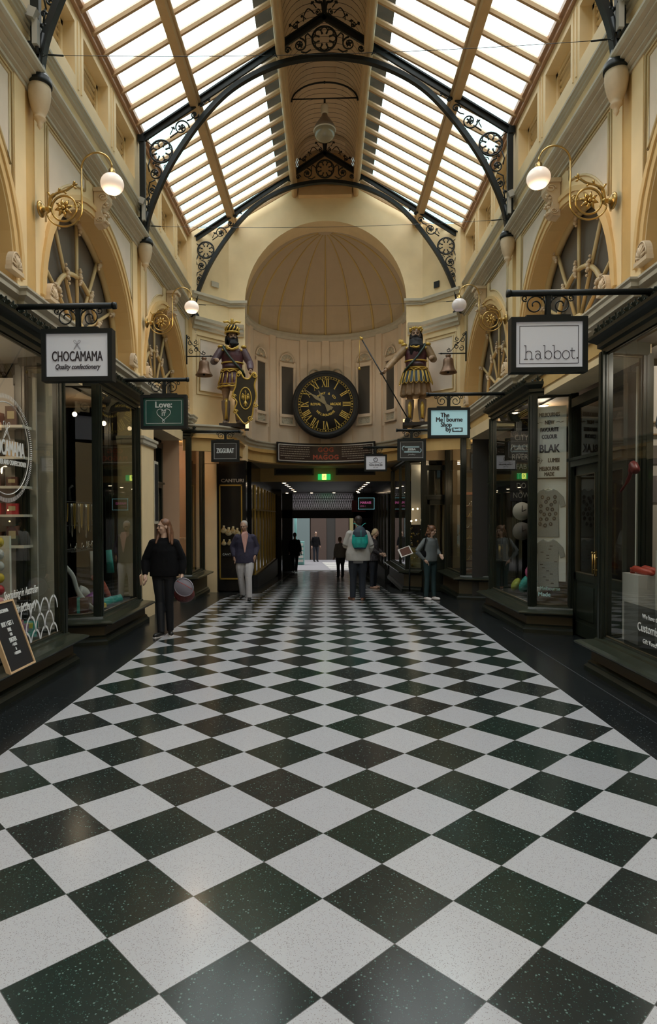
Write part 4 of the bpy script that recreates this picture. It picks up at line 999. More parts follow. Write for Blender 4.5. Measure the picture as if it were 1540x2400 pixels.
    # letter board leaning on the sill
    r = empty('letter_board', (-2.735, 5.57, .315), 'black letter board in a light wood frame leaning on the left sill', 'letter board')
    T = Matrix.Rotation(-.34, 4, 'Y') @ Matrix.Rotation(PI/2, 4, 'Z'); w, h, t = .215, .60, .018
    m = MB(); m.box(-w, w, -.01, .01, 0, h); m.xf(T); m.build('felt_panel', 'black', r)
    m = MB(); m.box(-w-t, -w, -.02, .02, -t, h+t); m.box(w, w+t, -.02, .02, -t, h+t); m.box(-w, w, -.02, .02, -t, 0); m.box(-w, w, -.02, .02, h, h+t); m.xf(T); m.build('frame', 'woodlight', r)
    q = T.to_euler()
    for s_, z, sz in (('CHOCAMAMA', .53, .045), ('BUY 1 GET 1', .41, .060), ('FREE', .355, .045), ('ON', .31, .040), ('EASTER', .26, .058), ('> EGGS', .215, .036), ('&', .175, .036), ('> BUNNIES', .135, .036)):
        o = text(s_, sz, 'decalwhite', r, T @ Vector((0, -.013, z)), (0, 0, 0), sx=.62, bold=.001); o.rotation_euler = (T @ Matrix.Rotation(PI/2, 4, 'X')).to_euler()
choc()
# scarf shop
def scarf():
    r = empty('jewellery_rack', (-3.55, 8.9, 0), 'black wire rack of necklaces behind the scarf shop glass', 'rack')
    m = MB()
    for y in (-.55, .65): m.tube([(0, y, .37), (0, y, 1.95)], .014, 6)
    for z in (1.22, 1.88, 1.55): m.tube([(0, -.55, z), (0, .65, z)], .009, 5)
    m.box(-.12, .14, -.55, .65, 1.19, 1.205); m.build('frame', 'black', r)
    for i in range(14):
        y = 8.42+.085*i; L = rnd.uniform(.25, .5); m = MB()
        m.tube(smooth_path([(-.0, -.025, 0), (.0, -.02, -L*.7), (0, 0, -L), (0, .02, -L*.7), (0, .025, 0)], 4), .0065, 4); mk('necklace', m, ['silver', 'goldpaint', 'black'][i % 3], (-3.53, y, 1.86), '%s necklace hanging %s from the near end of the black rack' % (['silver', 'gilt', 'black'][i % 3], ORD[i]), 'necklace', 'necklaces on the black rack')
    for i in range(22):
        m = MB(); m.tube([(0, 0, 0), (rnd.uniform(-.02, .02), rnd.uniform(-.02, .02), rnd.uniform(.05, .12))], [.006, .003], 4); mk('hair_pin', m, 'silver', (-3.50+rnd.uniform(-.06, .1), 8.40+.055*i, 1.205), 'silver hair pin standing on the rack shelf', 'hair pin', 'pins on the rack shelf')
    m = MB(); m.tube([(0, 0, 0), (0, 0, .16), (.03, .04, .20)], [.03, .012, .02], 8); mk('display_hand', m, 'black', (-3.5, 8.52, 1.90), 'black display hand standing on top of the wire rack', 'ornament')
    def cloth(pts, w, m_, loc, lab, cat='scarf'):
        m = MB(); m.tube(smooth_path(pts, 5), w, 7, flat=.45); return mk('scarf', m, m_, loc, lab, cat, 'scarves heaped in the window')
    cloth([(0, -.1, .45), (.03, .05, .38), (.06, .22, .22), (.05, .42, .06)], .07, 'salmon', (-3.35, 9.05, .38), 'salmon scarf draped down over the heap of scarves')
    cloth([(0, 0, .10), (.08, .18, .16), (.02, .40, .05)], .09, 'purple', (-3.33, 8.75, .38), 'purple scarf under the salmon one')
    cloth([(0, -.1, .04), (.12, .1, .08), (.02, .35, .04), (.10, .6, .05)], .06, 'turq', (-3.20, 8.85, .39), 'turquoise scarf along the front of the window')
    cloth([(0, 0, .25), (.02, .14, .20), (.03, .3, .03)], .08, 'white2', (-3.45, 8.75, .38), 'white scarf behind the purple one')
    cloth([(0, 0, .03), (.1, .1, .05), (.02, .3, .03)], .04, 'yellow', (-3.15, 8.5, .39), 'yellow scarf at the corner of the window')
    cloth([(0, 0, .62), (.1, -.01, .50), (.16, .0, .30), (.30, 0, .12), (.42, .0, .03)], .035, 'white2', (-3.46, 8.28, .38), 'pale ribbon scarf trailing down beside the gift box')
    for x, z, c, lab in ((-3.33, 1.0, 'white2', 'white'), (-3.22, 1.02, 'turq', 'pale turquoise')):
        m = MB(); m.tube([(0, 0, 0), (.02, .02, -.34)], [.045, .06], 8, flat=.4); mk('towel', m, c, (x, 9.25 if c == 'turq' else 8.9, 1.18), '%s cloth hanging under the rack shelf' % lab, 'cloth')
    r = empty('gift_box', (-3.27, 8.30, .375), 'dark brown gift box with a turquoise ribbon at the left pane', 'gift box'); m = MB(); m.box(-.13, .13, -.08, .08, 0, .22); m.build('box', 'brownbox', r); m = MB(); m.box(-.02, .02, -.083, .083, -.0, .223); m.build('ribbon', 'turq', r)
scarf()
# pink shop and the framed poster beside the pier
m = MB(); m.box(-.012, .0, -.13, .13, -.55, .55); r = mk('poster_case', m, 'greystone', (-2.985, 11.05, 2.1), 'narrow framed poster case on the yellow pier behind the woman in black', 'poster case'); m = MB(); m.box(0, .006, -.10, .10, -.50, .50); m.build('poster', 'black', r)
r = empty('picture_ledge', (-3.42, 13.9, 1.2), 'slanted pinkish book and ledge inside the pink shop window', 'display ledge'); m = MB(); m.box(-.25, .3, -.1, .3, -.03, 0); m.build('ledge', 'pinkwall', r); m = MB(); m.cbox((-.02, .05, .10), (.3, .03, .22), rx=-.3, ry=.3); m.build('open_book', 'orange', r)
# shoe shop, right
def shoes():
    for i, (x, y, h, lab) in enumerate(((3.30, 6.55, .70, 'shorter white display plinth in the shoe shop, carrying red shoes'), (3.42, 6.12, .96, 'taller white display plinth in the shoe shop, carrying a dark shoe'))):
        m = MB(); m.box(-.17, .17, -.17, .17, 0, h); mk('display_plinth', m, 'fixturewhite', (x, y, .37), lab, 'plinth')
    def shoe(nm, m_, loc, lab, rz=0, k=1.0, rx=0, ry=0):
        m = MB(); m.tube([(0, .11, .03), (0, .08, .045), (0, .0, .03), (0, -.08, .022), (0, -.14, .012)], [.028, .032, .035, .035, .012], 10); m.tube([(0, .10, .05), (0, .11, .0)], [.03, .02], 8); m.xf(Matrix.Scale(k, 4))
        o = mk(nm, m, m_, loc, lab, 'shoe'); o.rotation_euler = (rx, ry, rz); q = MB(); q.lathe([(.02, .058), (.028, .062), (.03, .055)], (0, .045, 0), 12, sy=1.8); q.build('shoe_opening', 'black', o); return o
    shoe('shoe', 'orange2', (3.22, 6.50, 1.07), 'red flat shoe on the shorter white plinth, nearer the glass', .3, 1.1); shoe('shoe', 'orange2', (3.34, 6.54, 1.07), 'red flat shoe on the shorter white plinth, farther from the glass', .3, 1.1)
    shoe('shoe', 'navyleather', (3.36, 6.08, 1.33), 'dark navy shoe on the taller white plinth', 1.2, 1.15)
    m = MB(); m.tube(smooth_path([(.0, .22, -.17), (.0, .05, -.06), (0, -.03, .04), (0, -.06, .10), (0, -.13, .02)], 4), [.006]+[.012]*3+[.02]*4+[.035]*4+[.045]*4+[.03], 8)
    mk('hanging_shoe', m, 'darkred2', (3.12, 6.55, 2.08), 'dark red pointed shoe hanging in mid air behind the glass', 'shoe'); m = MB(); m.tube([(0, 0, 0), (0, 0, 1.2)], .0015, 3)
    m = MB(); m.lathe([(0, .20), (.01, .19), (.02, .15), (.05, .06), (.062, .0), (.05, -.045), (.02, -.065), (0, -.068)], (0, 0, 0), 20); r = mk('glass_drop', m, 'drop', (3.13, 5.95, 2.52), 'dark blue glass drop ornament hanging in the shoe shop', 'ornament'); q = MB(); q.tube([(0, 0, .19), (0, 0, .92)], .0025, 4); q.build('cord', 'whitepaint', r)
    r = empty('display_screen', (3.95, 7.03, 0), 'pale display screen with grey shelf boards inside the shoe shop window', 'display screen')
    m = MB(); m.box(-.53, .7, 0, .03, .37, 3.3); m.build('pale_panel', 'palewall', r)
    m = MB(); m.box(-.43, .6, -.02, 0, 1.81, 2.10); m.build('grey_board', 'greyboard', r); m = MB(); m.box(-.43, .6, -.02, 0, 2.23, 2.43); m.build('grey_board', 'greyboard2', r)
    m = MB(); m.box(-.43, .6, -.06, 0, 2.54, 2.555); m.box(-.43, .6, -.06, 0, 2.67, 2.685); m.build('thin_shelf', 'bronze2', r)
    RT = (PI/2, 0, -PI/2); r = empty('window_decal', (2.962, 5.6, .62), 'dark panel decal low on the right shop glass reading Customise Your Own', 'decal')
    m = MB(); m.add([(.002, .72, -.22), (.002, -.7, -.22), (.002, -.7, .20), (.002, .72, .20)], [(0, 1, 2, 3)]); m.build('panel', 'smokeglass', r)
    text('Customise Your Own', .115, 'decalwhite', r, (-.004, .0, .0), RT, sx=.85); text('We have the perfect gift', .06, 'decalwhite', r, (-.004, .05, .11), RT); text('Gift Vouchers Available', .06, 'decalwhite', r, (-.004, .05, -.12), RT)
def smoke():
    glass('smokeglass', (.35, .36, .36), .3)
smoke(); shoes()
# clothes shop: banner and T-shirts in the canted pane, cushions beside
def clothes():
    A, B_ = Vector((3.02, 9.27, 0)), Vector((3.44, 9.10, 0)); t = (B_-A).normalized(); ang = math.atan2(t.y, t.x); c = (A+B_)/2; w = (B_-A).length/2
    r = empty('banner', (c.x, c.y+.02, 2.72), 'white printed banner reading BLAK by LUMBI above the grey T-shirts', 'banner', rz=ang); m = MB(); m.box(-w, w, 0, .006, -.50, .52); m.build('paper', 'bannerwhite', r)
    for s_, z, sz, sx in (('MELBOURNES', .40, .080, .56), ('NEW', .29, .075, .72), ('FAVOURITE', .185, .080, .58), ('COLOUR', .085, .080, .62), ('BLAK', -.09, .165, .70), ('LUMBI', -.255, .085, .66), ('MELBOURNE', -.375, .080, .58), ('MADE', -.455, .080, .62)): text(s_, sz, 'ink', r, (.06 if s_ == 'LUMBI' else 0, -.004, z), bold=.0022, sx=sx)
    text('by', .09, 'ink', r, (-.13, -.004, -.255), shear=.4, sx=.8); m = MB()
    for s in (-1, 1): m.tube([(s*.09, -.004, .29), (s*.12, -.004, .30), (s*.15, -.004, .285), (s*.19, -.004, .30)], .003, 4)
    m.tube([(p[0], -.004, p[2]) for p in spiral((-.15, -.25), .05, .02, 0, 1.2, 14)], .0018, 4); m.build('flourish', 'ink', r)
    m = MB(); m.box(-w, w, .05, .056, -2.0, -.52); o = m.build('backing_sheet', 'bannerwhite', r)
    def tee(z, pat, lab):
        r = empty('t_shirt', (c.x, c.y+.055, z), lab, 't-shirt', 'grey T-shirts on hangers', rz=ang)
        out = [(-.065, .0), (-.12, -.03), (-.205, -.12), (-.235, -.25), (-.165, -.275), (-.145, -.20), (-.14, -.40), (-.15, -.70), (.15, -.70), (.14, -.40), (.145, -.20), (.165, -.275), (.235, -.25), (.205, -.12), (.12, -.03), (.065, .0), (.04, -.025), (0, -.035), (-.04, -.025)]
        m = MB(); m.prism([(x, 0, zz) for x, zz in out], (0, .045, 0)); q = m.build('shirt_body', 'teegrey', r); bv = q.modifiers.new('b', 'BEVEL'); bv.width = .012; bv.segments = 2
        m = MB(); m.tube([(0, .02, .0), (-.11, .02, -.045)], .010, 6); m.tube([(0, .02, 0), (.11, .02, -.045)], .010, 6); m.tube([(0, .02, 0), (0, .02, .04)], .004, 5); m.build('hanger', 'whitepaint', r)
        m = MB()
        if pat:
            for (x, zz) in ((-.08, -.12), (0, -.14), (.09, -.12), (-.03, -.19), (.09, -.19), (.04, -.23), (-.10, -.25), (-.01, -.29), (.055, -.30), (-.10, -.33), (-.055, -.37), (.02, -.37), (.10, -.36), (-.10, -.44), (-.02, -.44), (.08, -.43), (-.11, -.51), (-.04, -.53), (.035, -.51)): m.tube([(x+.017*math.cos(2*PI*i/14), -.004, zz+.021*math.sin(2*PI*i/14)) for i in range(14)], .0085, 5, closed=True)
            m.build('ring_print', 'ink', r)
        else:
            for i in range(13): x, zz = rnd.uniform(-.11, .11), -.10-.045*i; m.box(x-.02, x+.02, -.004, 0, zz-.006, zz+.006)
            m.build('dash_print', 'ink', r)
    tee(2.06, True, 'grey T-shirt printed with black rings, the upper one under the banner'); tee(1.33, False, 'grey T-shirt with small black dashes, the lower one under the banner')
    text('Melbourne', .08, 'decalcyan', None, (c.x-.0, c.y-.03, .62), (PI/2, 0, ang), sx=.78, bold=.001, name='window_lettering')
    o = text('Made', .085, 'decalcyan', None, (c.x-.09, c.y-.06, .54), (PI/2, 0, ang), sx=.9, bold=.001, name='window_lettering')
    for o, l in zip([x for x in C.objects if x.name.startswith('window_lettering')], ('pale lettering Melbourne at the foot of the pane below the T-shirts', 'pale lettering Made at the foot of the pane below the T-shirts')): tag(o, l, 'lettering')
    def cush(x, y, z, m_, lab, s=.17, ry=0):
        m = MB(); m.ball((0, 0, 0), (s*.5, s, s*.85), 12, 8); o = mk('cushion', m, m_, (x, y, z), lab, 'cushion', 'cushions and cloths heaped in the clothes window'); o.rotation_euler = (ry, .5, rnd.uniform(-.6, .6))
    cush(3.35, 10.2, .78, 'pink', 'pink cushion on top of the heap in the clothes window'); cush(3.3, 9.9, .72, 'turq', 'turquoise cushion in the heap in the clothes window'); cush(3.22, 9.65, .55, 'white2', 'white cushion at the front of the heap in the clothes window'); cush(3.32, 10.5, .55, 'turq', 'turquoise cushion low in the heap beside the far glass', .2); cush(3.4, 9.7, .60, 'lilac2', 'lilac cushion behind the white one', .16); cush(3.25, 10.85, .5, 'lime', 'lime cushion at the far end of the clothes window', .14)
    r = empty('word_poster', (3.5, 11.3, 2.55), 'black word poster hanging deep in the clothes shop', 'poster', rz=0); m = MB(); m.box(-.22, .16, 0, .012, -.62, .62); m.build('board', 'black', r)
    for i, s_ in enumerate(('CITY', 'PLACES', 'RIVERS', 'FAB', 'TO', 'DO', 'NOW')): text(s_, .14, 'chalkdim2', r, (-.03, -.004, .5-.17*i), sx=.8)
    for i, z in enumerate((1.75, 1.40)):
        m = MB(); m.lathe([(0, 0), (.16, 0), (.16, -.02), (0, -.02)], (0, 0, 0), 24, 'Y'); o = mk('round_clock', m, 'palewall' if i == 0 else 'greyboard', (3.45, 11.2, z), ('pale round printed clock above the grey one' if i == 0 else 'grey round printed clock below the pale one'), 'clock'); q = MB(); q.tube([(0, -.025, 0), (.0, -.025, .1)], .006, 4); q.tube([(0, -.025, 0), (.07, -.025, .03)], .006, 4); q.build('hands', 'ink', o)
clothes()
# corner shop: cabinet of silver
def cabinet():
    r = empty('shelf_cabinet', (3.30, 14.15, .42), 'lit shelf cabinet of silver goods in the corner shop window', 'cabinet')
    m = MB()
    for x in (-.26, .20): m.box(x-.02, x+.02, -.1, .1, 0, 1.75)
    m.box(-.28, .22, -.1, .1, 1.72, 1.78); m.box(-.28, .22, -.1, .1, 0, .08); m.build('carcass', 'redwood', r)
    for k in range(6):
        m = MB(); m.box(-.24, .18, -.1, .08, .25+.24*k, .265+.24*k); m.build('shelf', 'redwood', r)
    m = MB(); m.box(-.24, .18, .09, .1, .1, 1.7); m.build('back_panel', 'warmwall', r)
    for k in range(6):
        for i in range(3):
            m = MB(); m.tube([(.055*math.cos(t), 0, .07+.07*math.sin(t)) for t in [PI*1.0+PI*1.2*j/10-.6 for j in range(11)]], .009, 5); mk('bangle', m, 'silver' if k % 2 else 'gold2', (3.14+.14*i, 14.10, .695+.24*k), '%s bangle on the %s shelf of the lit cabinet, %s one' % ('silver' if k % 2 else 'gilt', ['lowest', 'second', 'third', 'fourth', 'fifth', 'top'][k], ['left', 'middle', 'right'][i]), 'bangle', 'bangles in the lit cabinet')
    for (x, z, w, h, m_, lab) in ((3.33, .98, .15, .09, 'cyanwin', 'pale blue price card in front of the lit cabinet'), (3.36, .84, .16, .09, 'bannerwhite', 'white price card in front of the lit cabinet'), (3.36, .60, .08, .10, 'fixturewhite', 'small grey card low in front of the lit cabinet')):
        m = MB(); m.box(-w/2, w/2, 0, .006, -h/2, h/2); mk('price_card', m, m_, (x, 13.98, z), lab, 'card')
    ld = bpy.data.lights.new('cabinet_light', 'POINT'); ld.energy = 9; ld.color = (1, .74, .46); ld.shadow_soft_size = .05; lo = bpy.data.objects.new('cabinet_light', ld); C.objects.link(lo); lo.location = (3.27, 13.85, 2.45)
cabinet()
# jewellery window by the passage
def jewels():
    m = MB(); m.box(2.2, 2.62, 16.32, 16.36, 1.45, 3.0); tag(m.build('display_back_panel', 'palewall'), 'pale back panel above the jewellery in the window beside the passage', 'panel')
    r = empty('jewellery_steps', (2.55, 16.6, .35), 'stepped glittering jewellery display in the window beside the passage', 'display'); m = MB()
    for k in range(4): m.box(-.4, .4, -.45+.2*k, .6, .12*k, .12*(k+1))
    m.build('steps', 'yellowwin', r)
    for i in range(60):
        k = i % 5; m = MB(); m.ball((0, 0, 0), rnd.uniform(.015, .03), 7, 5); mk('jewel', m, ['gold2', 'silver', 'goldpaint'][i % 3], (2.16+rnd.uniform(0, .45), 16.05+.2*k+rnd.uniform(0, .1), .42+.15*k+rnd.uniform(0, .35)), '%s jewel in the glittering window beside the passage' % ['gilt', 'silver', 'dull gold'][i % 3], 'jewel', '%s jewels in the passage window' % ['gilt', 'silver', 'dull gold'][i % 3])
    for i, (x, z) in enumerate(((2.18, 1.55), (2.30, 1.57), (2.22, 1.85), (2.34, 1.86))):
        m = MB(); m.ball((0, 0, 0), .022, 8, 6); mk('spot_bulb', m, 'bulb', (x, 16.15, z), ['bright spot bulb, lower left of four in the jewellery window', 'bright spot bulb, lower right of four in the jewellery window', 'bright spot bulb, upper left of four in the jewellery window', 'bright spot bulb, upper right of four in the jewellery window'][i], 'light bulb')
    r = empty('menu_stand', (1.93, 15.35, fz(15.35)), 'display stand with a slanted picture board before the jewellery window', 'stand'); m = MB(); m.tube([(.1, 0, 0), (.1, 0, .95)], .02, 8); m.build('post', 'iron', r); m = MB(); m.lathe([(0, 0), (.17, 0), (.17, .02), (0, .04)], (.1, 0, 0), 20); m.build('base', 'iron', r)
    m = MB(); m.cbox((0, 0, 1.0), (.30, .02, .30), rx=-.9, ry=-.35); m.build('picture_board', 'bannerwhite', r); m = MB(); m.cbox((0, -.012, 1.012), (.24, .012, .24), rx=-.9, ry=-.35); m.build('picture', 'redwood', r)
jewels()

# ------------------------------------------------------------------ iron roof trusses
def rosette(m, c, r, y=0, n=8, w=.012):
    m.tube(circ(c, r, 28, y), w*1.25, 6, closed=True)
    for i in range(n):
        a = 2*PI*i/n; p = (c[0]+r*.66*math.cos(a), c[1]+r*.66*math.sin(a)); q = r*.27
        m.tube(circ(p, q, 12, y, a+PI*.8, a-PI*.8+2*PI*0, False) if False else [(p[0]+q*math.cos(a+t), y, p[1]+q*math.sin(a+t)) for t in [(-PI*.86)+PI*1.72*j/12 for j in range(13)]], w*.8, 5)
        b = a+PI/n; m.ball((c[0]+r*.55*math.cos(b), y, c[1]+r*.55*math.sin(b)), (r*.085, w, r*.085), 7, 5)
        m.tube([(c[0]+r*.55*math.cos(b), y, c[1]+r*.55*math.sin(b)), (c[0]+r*math.cos(b), y, c[1]+r*math.sin(b))], w*.7, 5)
def curl(m, c, r, a0, turns, w=.014, y=0, end=.3, leaf=True):
    pts = spiral(c, r, r*end, a0, turns, 26, y=y); m.tube(pts, [w*(1-.35*i/26) for i in range(27)], 5)
    m.ball((c[0], y, c[1]), (r*.30, w*1.1, r*.30), 8, 6)
    if leaf:
        for i in range(5):
            a = a0+i*2*PI/5; m.ball((c[0]+r*.36*math.cos(a), y, c[1]+r*.36*math.sin(a)), (r*.13, w*.9, r*.13), 6, 4)
def leafy(m, a, b, w=.012, y=0):   # short stem ending in a three-lobed leaf
    A, B = Vector((a[0], 0, a[1])), Vector((b[0], 0, b[1])); d = (B-A).normalized(); n = Vector((-d.z, 0, d.x)); L = (B-A).length
    m.tube([(A.x, y, A.z), (B.x, y, B.z)], w, 5)
    for s_, k in ((0, 1), (-1, .7), (1, .7)):
        e = B+d*L*.35*(1 if s_ == 0 else .2)+n*s_*L*.35
        m.tube([(B.x, y, B.z), ((B.x+e.x)/2+d.x*.01, y, (B.z+e.z)/2), (e.x, y, e.z)], [w, w*1.9, w*.5], 5)
def truss_parts():
    T = {}
    rz_ = lambda x: 9.86-abs(x)*.633
    m = MB()       # rafters: tee section
    for s in (-1, 1):
        a, b = Vector((0, 0, 9.86)), Vector((s*3.06, 0, rz_(3.06))); d = b-a
        n = Vector((-d.z, 0, d.x)).normalized(); n = n if n.z > 0 else -n
        for (y, h0, h1) in ((.05, -.005, .02), (.018, -.085, .0)): m.prism([a+Vector((0, -y, 0))+n*h0, a+Vector((0, y, 0))+n*h0, a+Vector((0, y, 0))+n*h1, a+Vector((0, -y, 0))+n*h1], d)
    T['rafter'] = m
    arch = [(-2.97, 6.22), (-2.91, 6.62), (-2.74, 7.07), (-2.52, 7.50), (-2.2, 7.97), (-1.85, 8.39), (-1.5, 8.70), (-1.05, 8.95), (-.6, 9.10), (0, 9.17), (.6, 9.10), (1.05, 8.95), (1.5, 8.70), (1.85, 8.39), (2.2, 7.97), (2.52, 7.50), (2.74, 7.07), (2.91, 6.62), (2.97, 6.22)]
    P = smooth_path([(x, 0, z) for x, z in arch], 4); m = MB(); nn = []
    for i, p in enumerate(P):
        t = (P[min(i+1, len(P)-1)]-P[max(i-1, 0)]).normalized(); nn.append(Vector((-t.z, 0, t.x)))
    sec = [(-.045, -.02), (.045, -.02), (.045, .0), (.015, .01), (.015, .07), (-.015, .07), (-.015, .01), (-.045, 0)]
    vs = [p+Vector((0, y, 0))+n*h for p, n in zip(P, nn) for y, h in sec]; k = len(sec)
    m.add(vs, [(i*k+j, i*k+(j+1) % k, (i+1)*k+(j+1) % k, (i+1)*k+j) for i in range(len(P)-1) for j in range(k)]); T['arch_rib'] = m
    for s, nme in ((-1, 'post'), (1, 'post')):
        m = MB(); m.box(*sorted((s*2.965, s*3.055)), -.035, .035, 6.55, 7.95); m.box(*sorted((s*2.98, s*3.08)), -.055, .055, 6.45, 6.62); m.box(*sorted((s*2.98, s*3.08)), -.05, .05, 7.86, 7.97); T[nme+str(s)] = m
        m = MB()
        rosette(m, (s*2.70, 7.79-.08), .185)
        curl(m, (s*2.80, 7.36), .12, PI/2 if s < 0 else PI/2, -1.3*s*-1); curl(m, (s*2.85, 7.08), .078, PI/2, 1.2*s)
        m.tube([(s*2.88, 0, 7.60), (s*2.92, 0, 7.48), (s*2.90, 0, 7.38)], .011, 5); m.tube([(s*2.80, 0, 7.25), (s*2.90, 0, 7.20), (s*2.92, 0, 7.08), (s*2.90, 0, 6.98)], .010, 5)
        leafy(m, (s*2.91, 6.98), (s*2.93, 6.82)); curl(m, (s*2.925, 6.93), .03, 0, 1)
        curl(m, (s*2.36, 8.09), .13, 0, 1.3*-s); curl(m, (s*2.14, 8.30), .07, 0, 1.1*s); curl(m, (s*2.02, 8.45), .035, 0, -1.1*s)
        m.tube([(s*2.55, 0, 7.93), (s*2.45, 0, 8.0), (s*2.42, 0, 8.02)], .011, 5); m.tube([(s*2.27, 0, 8.2), (s*2.2, 0, 8.22), (s*2.12, 0, 8.29)], .010, 5)
        leafy(m, (s*2.05, 8.42), (s*1.92, 8.53), .008); curl(m, (s*2.62, 7.46), .05, 0, 1.1*s, .008); curl(m, (s*2.50, 7.62), .045, PI, 1.1*s, .008); leafy(m, (s*2.55, 7.98), (s*2.50, 8.08), .008); leafy(m, (s*2.74, 7.50), (s*2.82, 7.52), .008); leafy(m, (s*2.30, 7.98), (s*2.24, 7.94), .008); m.tube([(s*2.86, 0, 7.82), (s*2.96, 0, 7.90)], .008, 5)
        T['spandrel_scrollwork'+str(s)] = m
    m = MB(); rosette(m, (0, 9.47), .20, n=8)
    for s in (-1, 1):
        curl(m, (s*.40, 9.38), .11, PI*.5, 1.4*s); m.tube([(s*.22, 0, 9.3), (s*.30, 0, 9.25), (s*.38, 0, 9.27)], .012, 5); m.tube([(s*.21, 0, 9.5), (s*.27, 0, 9.56), (s*.31, 0, 9.52), (s*.30, 0, 9.42)], .012, 5)
        curl(m, (s*.60, 9.30), .055, 0, -1.2*s); leafy(m, (s*.64, 9.31), (s*.78, 9.24), .010); curl(m, (s*.74, 9.28), .03, 0, 1.1*s)
    T['crown_scrollwork'] = m
    m = MB()
    for s in (-1, 1):
        curl(m, (s*.085, 10.13), .075, -PI/2, 1.15*s, .016); m.tube([(s*.02, 0, 9.88), (s*.03, 0, 10.0), (s*.05, 0, 10.06), (s*.085, 0, 10.055)], .02, 6)
        curl(m, (s*.11, 9.90), .05, PI/2, 1.2*s, .010); leafy(m, (s*.13, 9.97), (s*.19, 10.05), .009)
        m.tube(smooth_path([(s*.16, 0, 9.88), (s*.26, 0, 9.96), (s*.33, 0, 9.86), (s*.34, 0, 9.76)], 5), .009, 5); leafy(m, (s*.30, 9.8), (s*.36, 9.84), .008)
        curl(m, (s*.47, 9.68), .045, PI/2, -1.2*s, .009); leafy(m, (s*.47, 9.66), (s*.55, 9.70), .009); leafy(m, (s*.44, 9.64), (s*.44, 9.74), .008)
    m.tube([(0, 0, 9.85), (0, 0, 10.17)], [.05, .02], 6); leafy(m, (0, 10.15), (0, 10.26), .012); leafy(m, (0, 10.10), (-.07, 10.25), .01); leafy(m, (0, 10.10), (.07, 10.25), .01)
    m.tube([(-.15, 0, 10.21), (.15, 0, 10.21)], .009, 5)
    T['finial'] = m
    for s in (-1, 1):
        m = MB(); m.lathe([(.036, 6.60), (.042, 6.48), (.052, 6.40), (.075, 6.32), (.105, 6.27), (.122, 6.255), (.122, 6.225), (.13, 6.215), (.13, 6.185), (.11, 6.17), (0, 6.165)], (s*2.98, 0, 0), 24); m.tube([(s*2.98, 0, 6.45), (s*2.93, 0, 6.72)], [.04, .03], 8); T['bell_cap'+str(s)] = m
        m = MB(); m.lathe([(a*.80, 6.19+(b-6.0)*.92) for a, b in [(0, 6.0), (.14, 6.0), (.145, 5.93), (.14, 5.86), (.115, 5.76), (.08, 5.68), (.065, 5.655), (.075, 5.64), (.07, 5.62), (.045, 5.60), (.03, 5.57), (.035, 5.55), (.015, 5.52), (0, 5.50)]], (s*2.98, 0, 0), 24); T['plaster_pendant'+str(s)] = m
    return T
def trusses():
    T = truss_parts()
    r = empty('roof_truss', (0, 6.6, 0), 'dark iron roof truss nearest the camera, only its legs and feet in view', 'roof truss', 'scrolled iron roof trusses')
    for k, m in T.items():
        m.build(k.rstrip('-1'), 'plaster' if k.startswith('plaster') else 'iron', r)
    a = copy_tree(r); a.location.y = 10.45; a['label'] = 'dark iron roof truss with scrollwork, crossing the middle of the skylight'
    b = copy_tree(r); b.location.y = 14.3; b['label'] = 'dark iron roof truss with scrollwork, farthest one, just before the domed recess'
trusses()
# flood boxes and wires at the truss feet
def flood():
    first = None
    for i, (y, n) in enumerate(((6.6, 'nearest'), (10.45, 'middle'))):
        for s, sd in ((-1, 'left'), (1, 'right')):
            lab = 'small grey flood lamp on the %s foot of the %s roof truss' % (sd, n)
            if not first:
                r = first = empty('flood_lamp', (s*2.97, y-.02, 6.72), lab, 'flood lamp', 'flood lamps on the truss feet')
                m = MB(); m.cbox((0, -.07, -.05), (.055, .07, .26)); m.build('housing', 'boxgrey', r)
                m = MB(); m.cbox((-.02, -.1, .12), (.09, .08, .10), ry=.4); m.build('lamp_head', 'boxgrey', r)
                m = MB(); m.tube([(0, -.06, -.18), (0, -.03, -.24)], .018, 6); m.build('cable_gland', 'black', r)
            else:
                r = copy_tree(first); r.location = (s*2.97, y-.02, 6.72); r['label'] = lab; r.scale.x = -s
flood()
for y, lab in ((6.55, 'thin steel wire strung across the arcade nearest the camera'), (10.4, 'thin steel wire strung across the arcade at the middle truss'), (14.25, 'thin steel wire strung across the arcade before the domed recess')):
    m = MB(); m.tube([(-2.9+5.8*i/16, 0, -.07*(1-((i-8)/8)**2)) for i in range(17)], .0035, 4)
    for s in (-1, 1): m.tube(circ((s*2.91, 0), .016, 8), .004, 4, closed=True); m.tube([(s*2.86, 0, 0), (s*2.70, 0, -.012)], .009, 5)
    tag(m.build('wire', 'iron', loc=(0, y, 6.47)), lab, 'wire')

